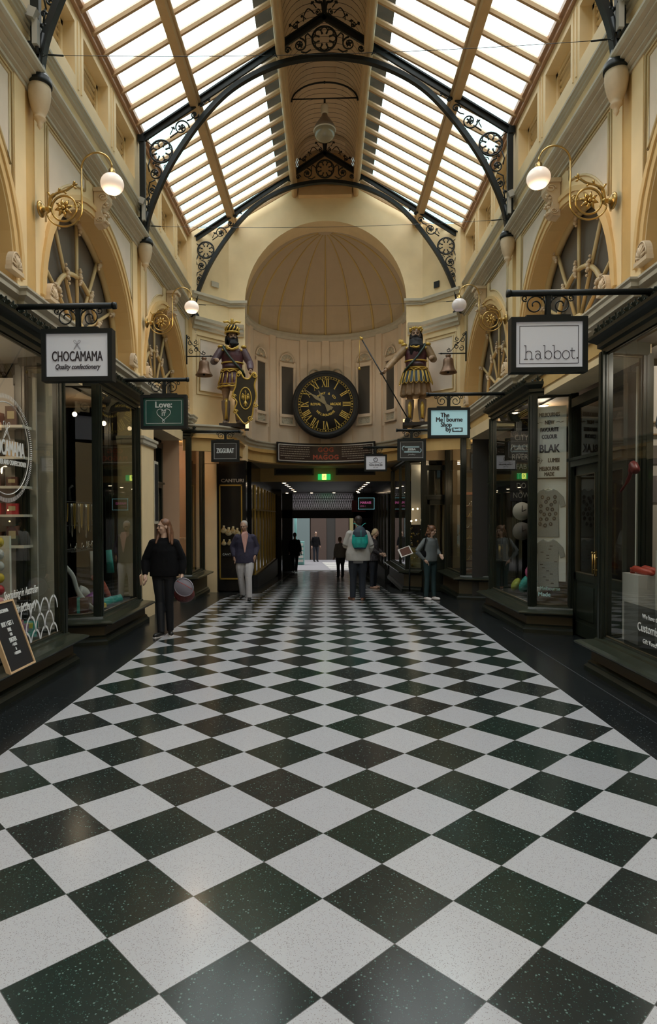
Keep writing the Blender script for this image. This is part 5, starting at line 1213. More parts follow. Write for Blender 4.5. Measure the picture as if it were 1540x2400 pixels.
# ------------------------------------------------------------------ keystones and antefixes on the side walls
def ornaments():
    m = MB(); prof = [(.0, 6.0), (.17, 6.0), (.20, 5.95), (.20, 5.86), (.17, 5.80), (.12, 5.74), (.10, 5.66), (.11, 5.58), (.14, 5.54), (.14, 5.47), (.10, 5.42), (0, 5.40)]
    m.prism([(-x, -.11, z) for x, z in prof], (0, .22, 0))
    for y in (-.12, .12):
        m.tube([(p[0], y, p[2]) for p in spiral((-.13, 5.88), .07, .02, 0, 1.4, 18)], .014, 5); m.tube([(p[0], y, p[2]) for p in spiral((-.085, 5.49), .05, .015, 0, -1.4, 18)], .012, 5)
    for i in range(16): m.ball((-.13-.04*math.cos(i), rnd.uniform(-.09, .09), 5.45+.028*i*.9), .03, 6, 5)
    m.box(-.24, 0, -.15, .15, 5.98, 6.05); m.xf(Matrix.Translation((0, 0, 6.08)) @ Matrix.Diagonal((.95, .8, .74, 1)) @ Matrix.Translation((0, 0, -6.05)))
    a = MB(); K = 14
    a.prism([(0, -.15, 0)]+[(0, -.15*math.cos(PI*i/K), .04+.20*math.sin(PI*i/K)) for i in range(K+1)]+[(0, .15, 0)], (-.09, 0, 0))
    a.box(-.11, 0, -.17, .17, -.03, .02)
    for i in range(7):
        t = PI*(i+.5)/7; a.tube([(-.095, 0, .03), (-.115, -.07*math.cos(t), .03+.085*math.sin(t)), (-.10, -.12*math.cos(t), .04+.15*math.sin(t))], [.006, .018, .010], 5)
    a.tube([(-.095, -.14*math.cos(PI*i/12), .04+.185*math.sin(PI*i/12)) for i in range(13)], .010, 4)
    ko = ao = None; NM = {2.75: 'nearest', 6.6: 'middle', 10.45: 'farthest'}
    for s, sd in ((-1, 'left'), (1, 'right')):
        for y in (2.75, 6.6, 10.45):
            if not ko: ko = o = m.build('keystone', 'plaster')
            else: o = ko.copy(); C.objects.link(o)
            o.location = (s*3.09, y+BAY/2, 0); o.scale.x = s; tag(o, 'carved scroll keystone over the %s arch of the %s wall' % (NM[y], sd), 'keystone', 'carved keystones')
            for d, w in ((-1.5, 'near'), (1.5, 'far')):
                if y == 2.75 and d < 0: continue
                if not ao: ao = o = a.build('shell_ornament', 'plaster')
                else: o = ao.copy(); C.objects.link(o)
                o.location = (s*3.09, y+BAY/2+d, 4.10); o.scale = (s*.65, .72, .78); tag(o, 'pale shell ornament at the %s foot of the %s arch of the %s wall' % (w, NM[y], sd), 'ornament', 'shell ornaments at the arch feet')
ornaments()

# ------------------------------------------------------------------ brass globe lamps
def wall_lamp():
    r = empty('wall_lamp', (-3.04, 6.72, 4.97), 'brass scroll wall lamp with a glowing opal globe, near left', 'wall lamp', 'brass globe wall lamps')
    m = MB(); m.lathe([(0, 0), (.085, 0), (.085, .015), (.06, .03), (.03, .04), (.022, .08), (.035, .10), (.022, .12), (0, .13)], (0, 0, 0), 16, 'X'); m.build('wall_rose', 'brass', r)
    m = MB()
    c = (.27, .03-.0); m.tube(circ((.26, .0), .135, 28), .012, 6, closed=True)
    m.tube([(p[0], 0, p[2]) for p in [(.13, 0, .0)]]+[(.26+.19*math.cos(t)-.0, 0, -.02+.17*math.sin(t)) for t in [PI*1.05+PI*.93*i/20 for i in range(21)]]+[(.452, 0, .12), (.452, 0, .42)], .010, 6)
    m.tube([(.13, 0, 0), (.135, 0, .0)], .012, 6)
    m.tube([(.452+.165-.165*math.cos(PI*i/16), 0, .42+.165*math.sin(PI*i/16)) for i in range(17)], .010, 6)
    m.tube([(p[0], 0, p[2]) for p in spiral((.40, .03), .04, .015, 0, 1.3, 14)], .008, 5)
    m.tube([(.782, 0, .42), (.782, 0, .375)], .013, 8); m.build('scroll_arm', 'brass', r)
    m = MB(); m.tube(smooth_path([(.10, 0, .02), (.12, 0, .12), (.20, 0, .17), (.28, 0, .19), (.36, 0, .24)], 5), [.02]*8+[.012]*13, 6)
    for (x, z, dx, dz) in ((.36, .24, .05, .02), (.36, .24, .02, .05), (.36, .24, .04, -.03), (.12, .12, -.05, .06), (.2, .17, .02, .05), (.26, .18, .03, -.02)):
        m.tube([(x, 0, z), (x+dx*.6, 0, z+dz*.8), (x+dx, 0, z+dz)], [.008, .014, .003], 5)
    m.build('acanthus_leaf', 'brass', r)
    m = MB()
    for k in range(8):
        a = 2*PI*k/8+.2; m.tube([(.26, -.0, 0), (.26+.05*math.cos(a), -.02, .05*math.sin(a)), (.26+.10*math.cos(a), -.01, .10*math.sin(a))], [.01, .024, .003], 5)
    m.ball((.26, -.03, 0), .025, 8, 6); m.build('flower', 'brass', r)
    m = MB(); m.lathe([(0, .055), (.035, .055), (.04, .02), (.05, 0), (.04, -.005), (0, -.005)], (.782, 0, .345), 12); m.build('gallery_cap', 'brass', r)
    m = MB(); m.lathe([(.122*math.sin(t), .108*math.cos(t)) for t in [.33+2.15*i/14 for i in range(15)]], (.782, 0, .25), 32); m.build('glass_globe', 'opal', r)
    m = MB(); m.ball((.782, 0, .22), (.03, .03, .045), 10, 8); m.build('bulb', 'bulb', r)
    return r
LMP = wall_lamp()
lamps = [(LMP, -1, 6.72)]
for s, y, lab in ((1, 6.78, 'brass scroll wall lamp with a glowing opal globe, near right'), (-1, 10.68, 'brass scroll wall lamp with a glowing opal globe, far left, above the dark green sign'), (1, 10.75, 'brass scroll wall lamp with an unlit white globe, far right')):
    c = copy_tree(LMP); c.location = (s*3.04, y, 4.97); c.scale.x = -s; c['label'] = lab; lamps.append((c, s, y))
for c, s, y in lamps:
    if 'unlit' in c['label']:
        for ch in list(c.children):
            if ch.name.startswith('glass_globe'): ch.data = ch.data.copy(); ch.data.materials.clear(); ch.data.materials.append(MT['opal_off_glow'])
            if ch.name.startswith('bulb'): bpy.data.objects.remove(ch)
        continue
    ld = bpy.data.lights.new('globe_light', 'POINT'); ld.energy = 9; ld.color = (1, .72, .45); ld.shadow_soft_size = .10
    lo = bpy.data.objects.new('globe_light', ld); C.objects.link(lo); lo.location = (s*2.258, y, 5.03)

# ------------------------------------------------------------------ pendant lamp and tie arch in the vault
def pendant():
    m = MB(); m.tube([(.64*math.cos(PI*i/20), 0, .36*math.sin(PI*i/20)) for i in range(21)], .016, 6); m.tube([(-.64, 0, .05), (.64, 0, .05)], .012, 6); m.ball((0, 0, .36), .025, 8, 6)
    tag(m.build('tie_arch', 'iron', loc=(0, 12.35, 9.70)), 'thin black iron arch with a tie bar across the vault', 'iron arch')
    r = empty('pendant_lamp', (0, 12.35, 9.70), 'large white pendant lamp with a clear glass bowl hanging in the vault', 'pendant lamp')
    m = MB(); m.tube([(0, 0, .03), (0, 0, -.10)], .02, 8); m.build('hook', 'iron', r)
    m = MB(); m.lathe([(0, -.08), (.065, -.08), (.07, -.10), (.07, -.23), (.06, -.25), (0, -.25)], (0, 0, 0), 16); m.build('gear_housing', 'whitepaint', r)
    m = MB(); m.lathe([(.05, -.24), (.06, -.29), (.10, -.35), (.16, -.43), (.20, -.50), (.212, -.56), (.20, -.56), (.15, -.45), (.09, -.36), (.05, -.30)], (0, 0, 0), 24); m.build('lamp_shade', 'shadegrey', r)
    m = MB(); m.lathe([(.20, -.56), (.205, -.60), (.19, -.67), (.15, -.72), (.08, -.745), (0, -.75)], (0, 0, 0), 24); m.build('glass_bowl', 'bowlglass', r)
    m = MB(); m.tube(circ((0, 0), .208, 24) and [(.208*math.cos(2*PI*i/24), .208*math.sin(2*PI*i/24), -.56) for i in range(24)], .012, 6, closed=True); m.build('rim', 'whitepaint', r)
pendant()

# ------------------------------------------------------------------ clock
def clock():
    r = empty('wall_clock', (0, 17.42, 4.755), 'large round black clock with gold Roman numerals on the recess wall', 'clock')
    m = MB(); m.lathe([(0, .12), (.93, .12), (.93, -.02), (.90, -.07), (.85, -.09), (.80, -.07), (.775, -.05), (0, -.05)], (0, 0, 0), 64, 'Y'); m.build('case', 'black', r)
    dial = MB().lathe([(0, -.051), (.775, -.051), (.775, -.045)], (0, 0, 0), 64, 'Y').build('dial', 'black', r)
    m = MB(); m.tube(circ((0, 0), .845, 64, -.085), .012, 6, closed=True); m.tube(circ((0, 0), .90, 64, -.05), .010, 6, closed=True); m.build('rim_moulding', 'iron', r)
    m = MB(); y = -.054
    for rr in (.755, .70): m.tube(circ((0, 0), rr, 72, y), .004, 4, closed=True)
    for i in range(60):
        a = 2*PI*i/60; c_, s_ = math.sin(a), math.cos(a); w = .009 if i % 5 else .018
        m.prism([(c_*.712+s_*w, y, s_*.712-c_*w), (c_*.743+s_*w, y, s_*.743-c_*w), (c_*.743-s_*w, y, s_*.743+c_*w), (c_*.712-s_*w, y, s_*.712+c_*w)], (0, -.003, 0))
    m.build('minute_ring', 'goldpaint2', dial)
    num = 'XII I II III IIII V VI VII VIII IX X XI'.split()
    def numeral(t, a):
        m = MB(); x = 0; H = .20; th = .027; tn = .011; segs = []
        for ch in t:
            if ch == 'I': segs.append(((x+.02, 0), (x+.02, H), th)); segs += [((x-.005, h), (x+.045, h), .010) for h in (0, H)]; x += .052
            elif ch == 'V': segs += [((x, H), (x+.05, 0), th), ((x+.10, H), (x+.05, 0), tn), ((x-.02, H), (x+.03, H), .010), ((x+.08, H), (x+.12, H), .010)]; x += .125
            else: segs += [((x, H), (x+.10, 0), th), ((x+.10, H), (x, 0), tn)]+[((x+u-.02, h), (x+u+.02, h), .010) for u in (0, .10) for h in (0, H)]; x += .125
        W = x-.012
        for (a0, b0, w) in segs:
            A = Vector((a0[0]-W/2, a0[1])); Bv = Vector((b0[0]-W/2, b0[1])); d = (Bv-A).normalized(); n = Vector((-d.y, d.x))*w/2
            R_ = lambda p: (lambda X_, Z_: (X_*math.cos(a)+Z_*math.sin(a), y, -X_*math.sin(a)+Z_*math.cos(a)))(p.x*.86, p.y+.475)
            m.prism([R_(A+n), R_(Bv+n), R_(Bv-n), R_(A-n)], (0, -.006, 0))
        return m
    for i, t in enumerate(num): numeral(t, 2*PI*i/12).build('numeral', 'goldpaint2', dial)
    def arc_text(t, rad, a_mid, size, flip=False):
        n = len(t); st = size*.74/rad
        for i, ch in enumerate(t):
            if ch == ' ': continue
            a = a_mid+(i-(n-1)/2)*st*(-1 if flip else 1); sg = -1 if flip else 1
            text(ch, size, 'goldpaint2', dial, (rad*math.sin(a), y-.001, rad*math.cos(a)), (PI/2, a+(PI if flip else 0), 0), name='dial_letter', bold=.003, ext=.002)
    arc_text('GAUNT & CO', .30, 0, .085); arc_text('MELBOURNE', .30, PI, .085, True)
    text('ROYAL', .095, 'goldpaint2', dial, (-.27, y-.002, 0), name='dial_lettering', bold=.003, sx=.95); text('ARCADE', .095, 'goldpaint2', dial, (.27, y-.002, 0), name='dial_lettering', bold=.003, sx=.8)
    def hand(L, a, w, tail, yy, nme):
        m = MB(); pts = [(0, -tail), (-w*1.5, -tail-.0), (-w*.8, -.04), (-w, L*.25), (-w*1.6, L*.45), (-w*.7, L*.62), (-.008, L), (.008, L), (w*.7, L*.62), (w*1.6, L*.45), (w, L*.25), (w*.8, -.04), (w*1.5, -tail)]
        m.prism([(x*math.cos(a)+z*math.sin(a), yy, -x*math.sin(a)+z*math.cos(a)) for x, z in pts], (0, -.008, 0)); m.build(nme, 'handgrey', r)
    hand(.70, math.radians(-55), .030, .22, -.075, 'minute_hand'); hand(.42, math.radians(-28), .038, .20, -.068, 'hour_hand')
    m = MB(); m.ball((0, -.08, 0), (.03, .012, .03), 10, 8); m.build('hub', 'handgrey', r)
clock()

# ------------------------------------------------------------------ curved plaque
def plaque():
    cx, cyy, R0 = 0, 15.87, 1.90; zc = 3.44; r = empty('plaque', (0, cyy+R0, zc), 'long curved dark plaque reading GOG and MAGOG in red letters', 'plaque'); off = Vector((0, cyy+R0, zc))
    def on(x, z, d=0):   # x is arc length
        a = x/R0; return Vector((R0*math.sin(a)*(1-d/R0), cyy+(R0-d)*math.cos(a), zc+z))-off
    def strip(x0, x1, z0, z1, d, t, n=32):
        m = MB()
        for i in range(n):
            a, b = x0+(x1-x0)*i/n, x0+(x1-x0)*(i+1)/n
            v = [on(a, z0, d), on(b, z0, d), on(b, z1, d), on(a, z1, d), on(a, z0, d+t), on(b, z0, d+t), on(b, z1, d+t), on(a, z1, d+t)]
            m.add(v, [(0, 1, 2, 3), (7, 6, 5, 4), (0, 4, 5, 1), (3, 2, 6, 7)]+([(0, 3, 7, 4)] if i == 0 else [])+([(1, 5, 6, 2)] if i == n-1 else []))
        return m
    W, H = 1.50, .275
    strip(-W, W, -H, H, 0, .03).build('backboard', 'plaquebrown', r)
    m = strip(-W, W, H-.03, H, .03, .02); 
    for q in (strip(-W, W, -H, -H+.03, .03, .02), strip(-W, -W+.03, -H, H, .03, .02, 1), strip(W-.03, W, -H, H, .03, .02, 1)): m.add(q.v, q.f)
    m.build('frame', 'black', r)
    m = strip(-W+.05, W-.05, H-.065, H-.045, .03, .006)
    for q in (strip(-W+.05, W-.05, -H+.045, -H+.065, .03, .006), strip(-W+.05, -W+.07, -H+.05, H-.05, .03, .006, 1), strip(W-.07, W-.05, -H+.05, H-.05, .03, .006, 1)): m.add(q.v, q.f)
    m.build('border_line', 'whitepaint', r)
    def bend(co):
        p = on(co.x, 0, .034+co.z); return Vector((p.x, p.y, co.y))
    def t(s_, size, z, m_, x=0, sx=1, bold=0, sp=1):
        def b(co): 
            p = on(co.x+x, 0, .034+co.z); return Vector((p.x, p.y, co.y+z))
        o = text(s_, size, m_, r, (0, 0, 0), (0, 0, 0), 'lettering', bold, sx, .001, bend=b, space=sp)
    t('GOG', .175, .10, 'plaquered', 0, 1.05, .006, 1.15); t('AND', .055, .0, 'plaquered', 0, 1, .001); t('MAGOG', .175, -.110, 'plaquered', 0, 1.05, .006, 1.15)
    L = ['These two figures of Gog and Magog', 'have struck the time on these bells', 'since eighteen ninety two and were', 'carved from pine and modelled on', 'the figures erected in Guildhall', 'London in seventeen hundred and']
    rows = MB()
    for sd in (-1, 1):
        for i in range(6):
            w = .46 if i < 5 else .30; x = -w
            while x < w:
                l = rnd.uniform(.03, .09); q = strip(sd*.92+x, sd*.92+min(x+l, w), .165-.062*i-.010, .165-.062*i+.010, .03, .004, 1); rows.add(q.v, q.f); x += l+.016
    o = rows.build('small_print', 'chalkdim', r); o['kind'] = 'stuff'
plaque()

# ------------------------------------------------------------------ bells on brackets
def bell(s, lab, blab):
    x = s*2.66; y = 13.8
    r = empty('bell_bracket', (s*3.04, y, 5.14), blab, 'bracket', 'scrolled iron bell brackets')
    m = MB(); d = -s
    m.tube([(0, 0, -.12), (0, 0, .52)], .016, 6); m.tube([(0, 0, .05), (d*.52, 0, .05)], .014, 6); m.tube([(d*.52, 0, .05), (d*.60, 0, .05)], [.02, .003], 6); m.build('bar', 'iron', r)
    m = MB()
    for (cx, cz, rr, t) in ((.10, .16, .06, 1.2), (.20, .20, .055, -1.2), (.08, .34, .055, 1.1), (.19, .36, .045, -1.1), (.38, .12, .045, 1.2), (.05, .46, .035, 1.1)):
        m.tube([(d*p[0], 0, p[2]) for p in spiral((cx, cz), rr, rr*.3, PI/2, t, 18)], .009, 5)
    m.tube([(0, 0, .5), (d*.14, 0, .30), (d*.34, 0, .09)], .008, 5); m.tube([(d*.16, 0, .28), (d*.27, 0, .32)], [.012, .003], 5); m.tube([(d*.16, 0, .28), (d*.24, 0, .22)], [.012, .003], 5); m.build('scrollwork', 'iron', r)
    r = empty('bell', (x, y, 5.16), lab, 'bell', 'bronze bells beside the statues')
    m = MB(); m.lathe([(0, 0), (.055, -.0), (.06, -.03), (.045, -.045), (.05, -.06), (.085, -.075), (.105, -.10), (.112, -.16), (.120, -.24), (.138, -.30), (.165, -.345), (.188, -.38), (.185, -.395), (.17, -.39), (.13, -.32), (.10, -.24), (.09, -.12), (0, -.09)], (0, 0, 0), 28); m.build('bell_body', 'bronze', r)
    m = MB(); m.tube([(0, 0, -.1), (0, 0, -.36)], .008, 5); m.ball((0, 0, -.37), .028, 8, 6); m.build('clapper', 'iron', r)
    m = MB(); m.tube(circ((0, .02), .022, 10), .008, 5, closed=True); m.build('shackle', 'iron', r)
bell(-1, 'bronze bell hanging beside the statue with the crown and shield', 'scrolled iron bracket carrying the bell left of the crowned statue')
bell(1, 'bronze bell hanging beside the statue with the staff', 'scrolled iron bracket carrying the bell right of the staff statue')

# ------------------------------------------------------------------ exit signs, ceiling spots, cameras
def exit_sign(loc, lab, k=1.0, grey=False):
    r = empty('exit_sign', loc, lab, 'exit sign'); m = MB(); m.box(-.19*k, .19*k, -.03, .03, -.085*k, .085*k); m.build('housing', 'exitgreen', r)
    m = MB(); m.box(-.065*k, .065*k, -.034, -.03, -.085*k, .085*k); m.build('lit_panel', 'exityellow' if not grey else 'whitepaint', r)
    y = -.038; g = 'exitgreen'
    m = MB(); m.ball((.008*k, y, .055*k), (.012*k, .003, .012*k), 8, 6); m.tube([(.004*k, y, .035*k), (-.008*k, y, -.005*k)], .009*k, 5); m.tube([(-.008*k, y, -.005*k), (.02*k, y, -.02*k), (.012*k, y, -.055*k)], .006*k, 5)
    m.tube([(-.008*k, y, -.005*k), (-.022*k, y, -.035*k), (-.045*k, y, -.045*k)], .006*k, 5); m.tube([(.004*k, y, .03*k), (.03*k, y, .02*k)], .005*k, 5); m.tube([(.004*k, y, .03*k), (-.022*k, y, .012*k)], .005*k, 5); m.build('running_figure', g, r)
    m = MB(); m.box(-.1*k, .1*k, -.02, .02, .085*k, .13*k); m.build('bracket', 'creamdim', r); return r
exit_sign((-.05, 19.12, 2.87), 'green running-man exit sign with a yellow centre on the beam')
exit_sign((.0, 29.3, 2.68), 'small green exit sign at the far end of the passage', 1.2, True)
first = None; i = 0
sp = [(s*1.32, y) for s in (-1, 1) for y in (19.9, 21.1, 22.3, 23.6, 25.0, 26.6)]+[(x, 28.2) for x in (-1.75, -.65, .35, 1.45)]
for (x, y) in sp:
    if not first:
        first = r = empty('ceiling_spot', (0, 0, 0), 'x', 'downlight', 'recessed spots in the passage ceiling'); m = MB(); m.lathe([(.065, 0), (.08, -.004), (.085, .0)], (0, 0, 0), 14); m.build('trim_ring', 'whitepaint', r)
        m = MB(); m.lathe([(0, -.012), (.045, -.012), (.065, 0)], (0, 0, 0), 14); m.build('lit_lens', 'downlight', r)
    else: r = copy_tree(first)
    r.location = (x, y, 2.735); i += 1; o_ = ORD[(i-1) % 6] if y < 28 else ORD[i-13]; r['label'] = (o_+' ')+('recessed warm spot in the left lengthwise row of the passage ceiling' if x < -1 and y < 28 else 'recessed warm spot in the right lengthwise row of the passage ceiling' if y < 28 else 'recessed warm spot in the crosswise row at the far end of the passage')

# ------------------------------------------------------------------ passage fittings and the street beyond
def street():
    # black portal with folding lattice over the doorway
    m = MB()
    m.box(-2.0, -1.55, 28.9, 29.2, -1.1, 2.74); m.box(1.25, 2.0, 28.9, 29.2, -1.1, 2.74); m.box(-2.0, 2.0, 28.9, 29.2, 1.60, 1.98); struct('door_portal', m, 'black')
    g = MB()
    for i in range(27):
        x = -1.5+i*.105
        for a, b in (((x, 2.0), (x+.105, 2.36)), ((x+.105, 2.0), (x, 2.36)), ((x, 2.36), (x+.105, 2.70)), ((x+.105, 2.36), (x, 2.70))): g.tube([(a[0], 29.0, a[1]), (b[0], 29.0, b[1])], .009, 4)
    for z in (2.02, 2.36, 2.50, 2.70): g.tube([(-1.55, 29.0, z), (1.35, 29.0, z)], .010, 4)
    tag(g.build('lattice_grille', 'black'), 'black folding lattice grille across the top of the street doorway', 'grille')
    m = MB(); m.box(-3, 3, 29.2, 29.6, -1.2, -.845); struct('floor_threshold', m, 'darkwall')
    g = MB(); g.box(-1.55, 1.35, 29.06, 29.07, 1.98, 2.74); tag(g.build('sky_backing', 'sky_sheet'), 'added pale sheet behind the folding lattice, standing in for bright sky reflected over the street doorway', 'backing sheet')  # added sheet: stands for the bright sky reflection behind the lattice
    # left side of the passage: glazed shopfront with gilt mullions and a black pier
    m = MB(); m.box(-2.02, -1.75, 24.6, 25.0, -.8, 2.74); struct('column_passage', m, 'blackgloss')
    r = empty('passage_window', (-2.0, 20.5, -.35), 'dark glazed shop windows with gilt mullions along the left of the passage', 'shop window')
    m = MB()
    for i in range(8): m.box(0, .05, -3.0+i*.95, -2.97+i*.95, .4, 2.9)
    for z in (.4, 2.2): m.box(0, .05, -3.1, 3.9, z, z+.04)
    m.build('mullion_frame', 'goldpaint', r); m = MB(); m.box(0, .12, -3.2, 4.0, -.2, .4); m.build('stall_riser', 'black', r)
    m = MB(); m.box(-.0, .012, -3.1, 3.9, .4, 2.9); m.build('window_glass', 'blackgloss', r)
    r = empty('passage_window', (2.0, 23.5, -.5), 'dark glazed shop windows along the right of the passage', 'shop window')
    m = MB()
    for i in range(6): m.box(-.05, 0, -3.5+i*1.2, -3.44+i*1.2, .4, 2.9)
    m.build('mullion_frame', 'shopgreen', r); m = MB(); m.box(-.15, 0, -3.6, 3.5, -.3, .5); m.build('stall_riser', 'black', r)
    m = MB(); m.box(-.012, 0, -3.5, 3.5, .5, 2.9); m.build('window_glass', 'blackgloss', r)
    # street
    m = MB(); m.quad((-14, 29.6, -.93), (14, 29.6, -.93), (14, 46, -.95), (-14, 46, -.95)); struct('road', m, 'asphalt')
    for i in range(8):
        m = MB(); m.box(-.75, .75, -.13, .13, 0, .006); tag(m.build('crossing_stripe', 'whitepaint', loc=(.95-.06*i, 31.2+.62*i, -.93)), ORD[i]+' white painted stripe of the street crossing, counted from the doorway', 'road marking', 'pedestrian crossing stripes')
    # opposite facade
    r = empty('street_building', (0, 38, -.95), 'brown and grey shop facade across the street, seen through the doorway', 'building')
    m = MB(); m.box(-14, -3.0, 0, 1, 0, 9); m.box(3.9, 14, 0, 1, 0, 9); m.box(-3.0, 3.9, 0, 1, 3.6, 9); m.build('wall', 'facade', r)
    m = MB(); m.box(-3.0, 3.9, .9, 1, 0, 3.6); m.build('shop_interior', 'facadebrown', r)
    m = MB(); m.box(-.95, .0, .1, .3, 0, 3.1); m.box(.55, 1.35, .1, .3, 0, 3.6); m.box(-3, 3.9, .05, .3, 3.15, 3.6); m.build('stone_pier', 'facadebrown', r)
    d = MB(); d.box(0, .55, .15, .2, .02, 3.1); d.build('door', 'darkwall', r)
    m = MB(); m.box(1.4, 3.8, .08, .1, 0, 3.0); m.build('lit_window', 'yellowwin', r)
    m = MB(); m.lathe([(0, 0), (.55, 0), (.55, -.02), (0, -.02)], (2.55, .05, 1.75), 28, 'Y'); m.build('round_decal', 'signdark2', r)
    m = MB(); m.box(-3, -1.0, .08, .1, 0, 3.0); m.build('grey_window', 'cyanwin', r)
    m = MB(); m.tube([(-1.7, -3.2, 0), (-1.7, -3.2, 4.2)], .07, 8)
    tag(m.build('street_pole', 'cyanpaint', loc=(0, 38, -.95)), 'pale cyan street pole left of the doorway opening', 'pole')
    r = empty('street_stand', (-1.55, 34.2, -.93), 'cyan and white magazine stand on the pavement beside the pole', 'stand')
    m = MB(); m.box(-.35, .35, -.2, .2, 0, 1.25); m.build('cabinet', 'cyanpaint', r)
    m = MB()
    for k in range(5): m.box(-.3, .3, -.24, -.2, .15+.22*k, .29+.22*k)
    m.build('magazine_rows', 'whitepaint', r)
    r = empty('parked_scooter', (-2.2, 33.0, -.93), 'red and dark parked bicycle shape at the left of the street opening', 'bicycle')
    m = MB()
    for x in (-.35, .35): m.tube(circ((x, .33), .31, 20), .022, 6, closed=True)
    m.build('wheel', 'black', r); m = MB(); m.tube([(-.35, 0, .33), (-.05, 0, .33), (.22, 0, .72), (-.15, 0, .70), (-.35, 0, .33)], .02, 6); m.tube([(.35, 0, .33), (.22, 0, .85), (.12, 0, .92)], .02, 6); m.tube([(-.05, 0, .33), (-.18, 0, .85)], .02, 6); m.build('bicycle_frame', 'red', r)
street()
# tall building mass framing the street on both sides and above keeps the sky out of the doorway
def street_sides():
    m = MB(); m.box(-14, -13, 29.6, 46, -1, 14); m.box(13, 14, 29.6, 46, -1, 14); m.box(-14, 14, 39.2, 40, -1, 14); struct('wall_street', m, 'facade')
    m = MB(); m.box(-14, -2.1, 29.3, 29.9, -1.2, 12); m.box(2.1, 14, 29.3, 29.9, -1.2, 12); m.box(-14, 14, 29.3, 29.9, 2.74, 12); struct('wall_street_front', m, 'facade')
street_sides()

# ------------------------------------------------------------------ figures
def organic(name, mb, m, parent, voxel=.010, smooth=3, loc=None):
    me = bpy.data.meshes.new(name); me.from_pydata(mb.v, [], mb.f)
    bm = bmesh.new(); bm.from_mesh(me); bmesh.ops.recalc_face_normals(bm, faces=bm.faces); bm.to_mesh(me); bm.free()
    t = bpy.data.objects.new('t', me); C.objects.link(t)
    a = t.modifiers.new('r', 'REMESH'); a.mode = 'VOXEL'; a.voxel_size = voxel
    if smooth: b = t.modifiers.new('s', 'SMOOTH'); b.iterations = smooth; b.factor = .5
    dg = bpy.context.evaluated_depsgraph_get(); out = bpy.data.meshes.new_from_object(t.evaluated_get(dg))
    bpy.data.objects.remove(t); bpy.data.meshes.remove(me)
    out.name = name; out.materials.clear(); out.materials.append(MT[m]); out.polygons.foreach_set('use_smooth', [True]*len(out.polygons))
    o = bpy.data.objects.new(name, out); C.objects.link(o)
    if parent: o.parent = parent
    if loc: o.location = loc
    return o
POSE = dict(pelvis=(0, 0, .95), chest=(0, 0, 1.28), neck=(0, .0, 1.47), head=(0, -.01, 1.635), yaw=0, tilt=0, hips=.095, sh=.165, shz=1.405,
            kneeL=(.10, -.01, .50), footL=(.10, .01, .08), kneeR=(-.10, -.01, .50), footR=(-.10, .01, .08),
            elbL=(.25, .03, 1.14), haL=(.26, -.05, .90), elbR=(-.25, .03, 1.14), haR=(-.26, -.05, .90), toeL=0, toeR=0, fistL=0, fistR=0)
# L = +x side, R = -x side; the figure faces -y
def V3(p): return Vector(p)
def hand_mb(m, w, e, fist, r=1.0):
    """palm and five fingers continuing forearm direction"""
    w, e = V3(w), V3(e); d = (w-e).normalized(); side = 1 if w.x > 0 else -1
    f = Vector((0, -1, 0)); n = (f-d*f.dot(d)); n = n.normalized() if n.length > .2 else Vector((1, 0, 0)); u = d.cross(n).normalized()
    pc = w+d*.045*r
    m.tube([w-d*.02, w+d*.015, pc, w+d*.085*r], [.026*r, .030*r, .037*r, .030*r], 8)
    for i, (off, L) in enumerate(((-.030, .062), (-.010, .074), (.010, .070), (.029, .055))):
        b = w+d*.078*r+n*off*r
        if fist: pts = [b, b+d*.018*r+u*side*-.0, b+d*.022*r-u*side*.030*r, b+d*.0*r-u*side*.042*r]
        else: pts = [b, b+d*L*.5*r-u*side*.006, b+d*L*.8*r-u*side*.018*r, b+d*L*r-u*side*.034*r]
        m.tube(pts, [.0105*r, .010*r, .009*r, .0075*r], 6)
    t0 = w+d*.02*r+n*.028*r; m.tube([t0, t0+d*.028*r+n*.022*r, t0+d*.058*r+n*(.026 if not fist else .008)*r-u*side*.012], [.013*r, .011*r, .008*r], 6)
def head_mb(m, c, R, fem=False):
    H = lambda x, y, z: c+R @ Vector((x, y, z))
    m.ball(H(0, .012, .03), (.074, .092, .088), 16, 12, R); m.ball(H(0, -.018, -.02), (.060, .070, .088), 14, 10, R); m.ball(H(0, -.045, -.075), (.036, .034, .034), 10, 8, R)
    m.tube([H(0, -.082, .022), H(0, -.104, -.016), H(0, -.084, -.026)], [.008, .013, .010], 8)
    m.ball(H(0, -.080, .035), (.046, .014, .012), 10, 6, R)
    for s in (-1, 1):
        m.ball(H(s*.074, .008, -.005), (.010, .020, .032), 8, 6, R); m.ball(H(s*.038, -.058, -.022), (.022, .022, .022), 8, 6, R)
    m.ball(H(0, -.086, -.048), (.024, .010, .0075), 8, 6, R); m.ball(H(0, -.084, -.060), (.020, .010, .007), 8, 6, R)
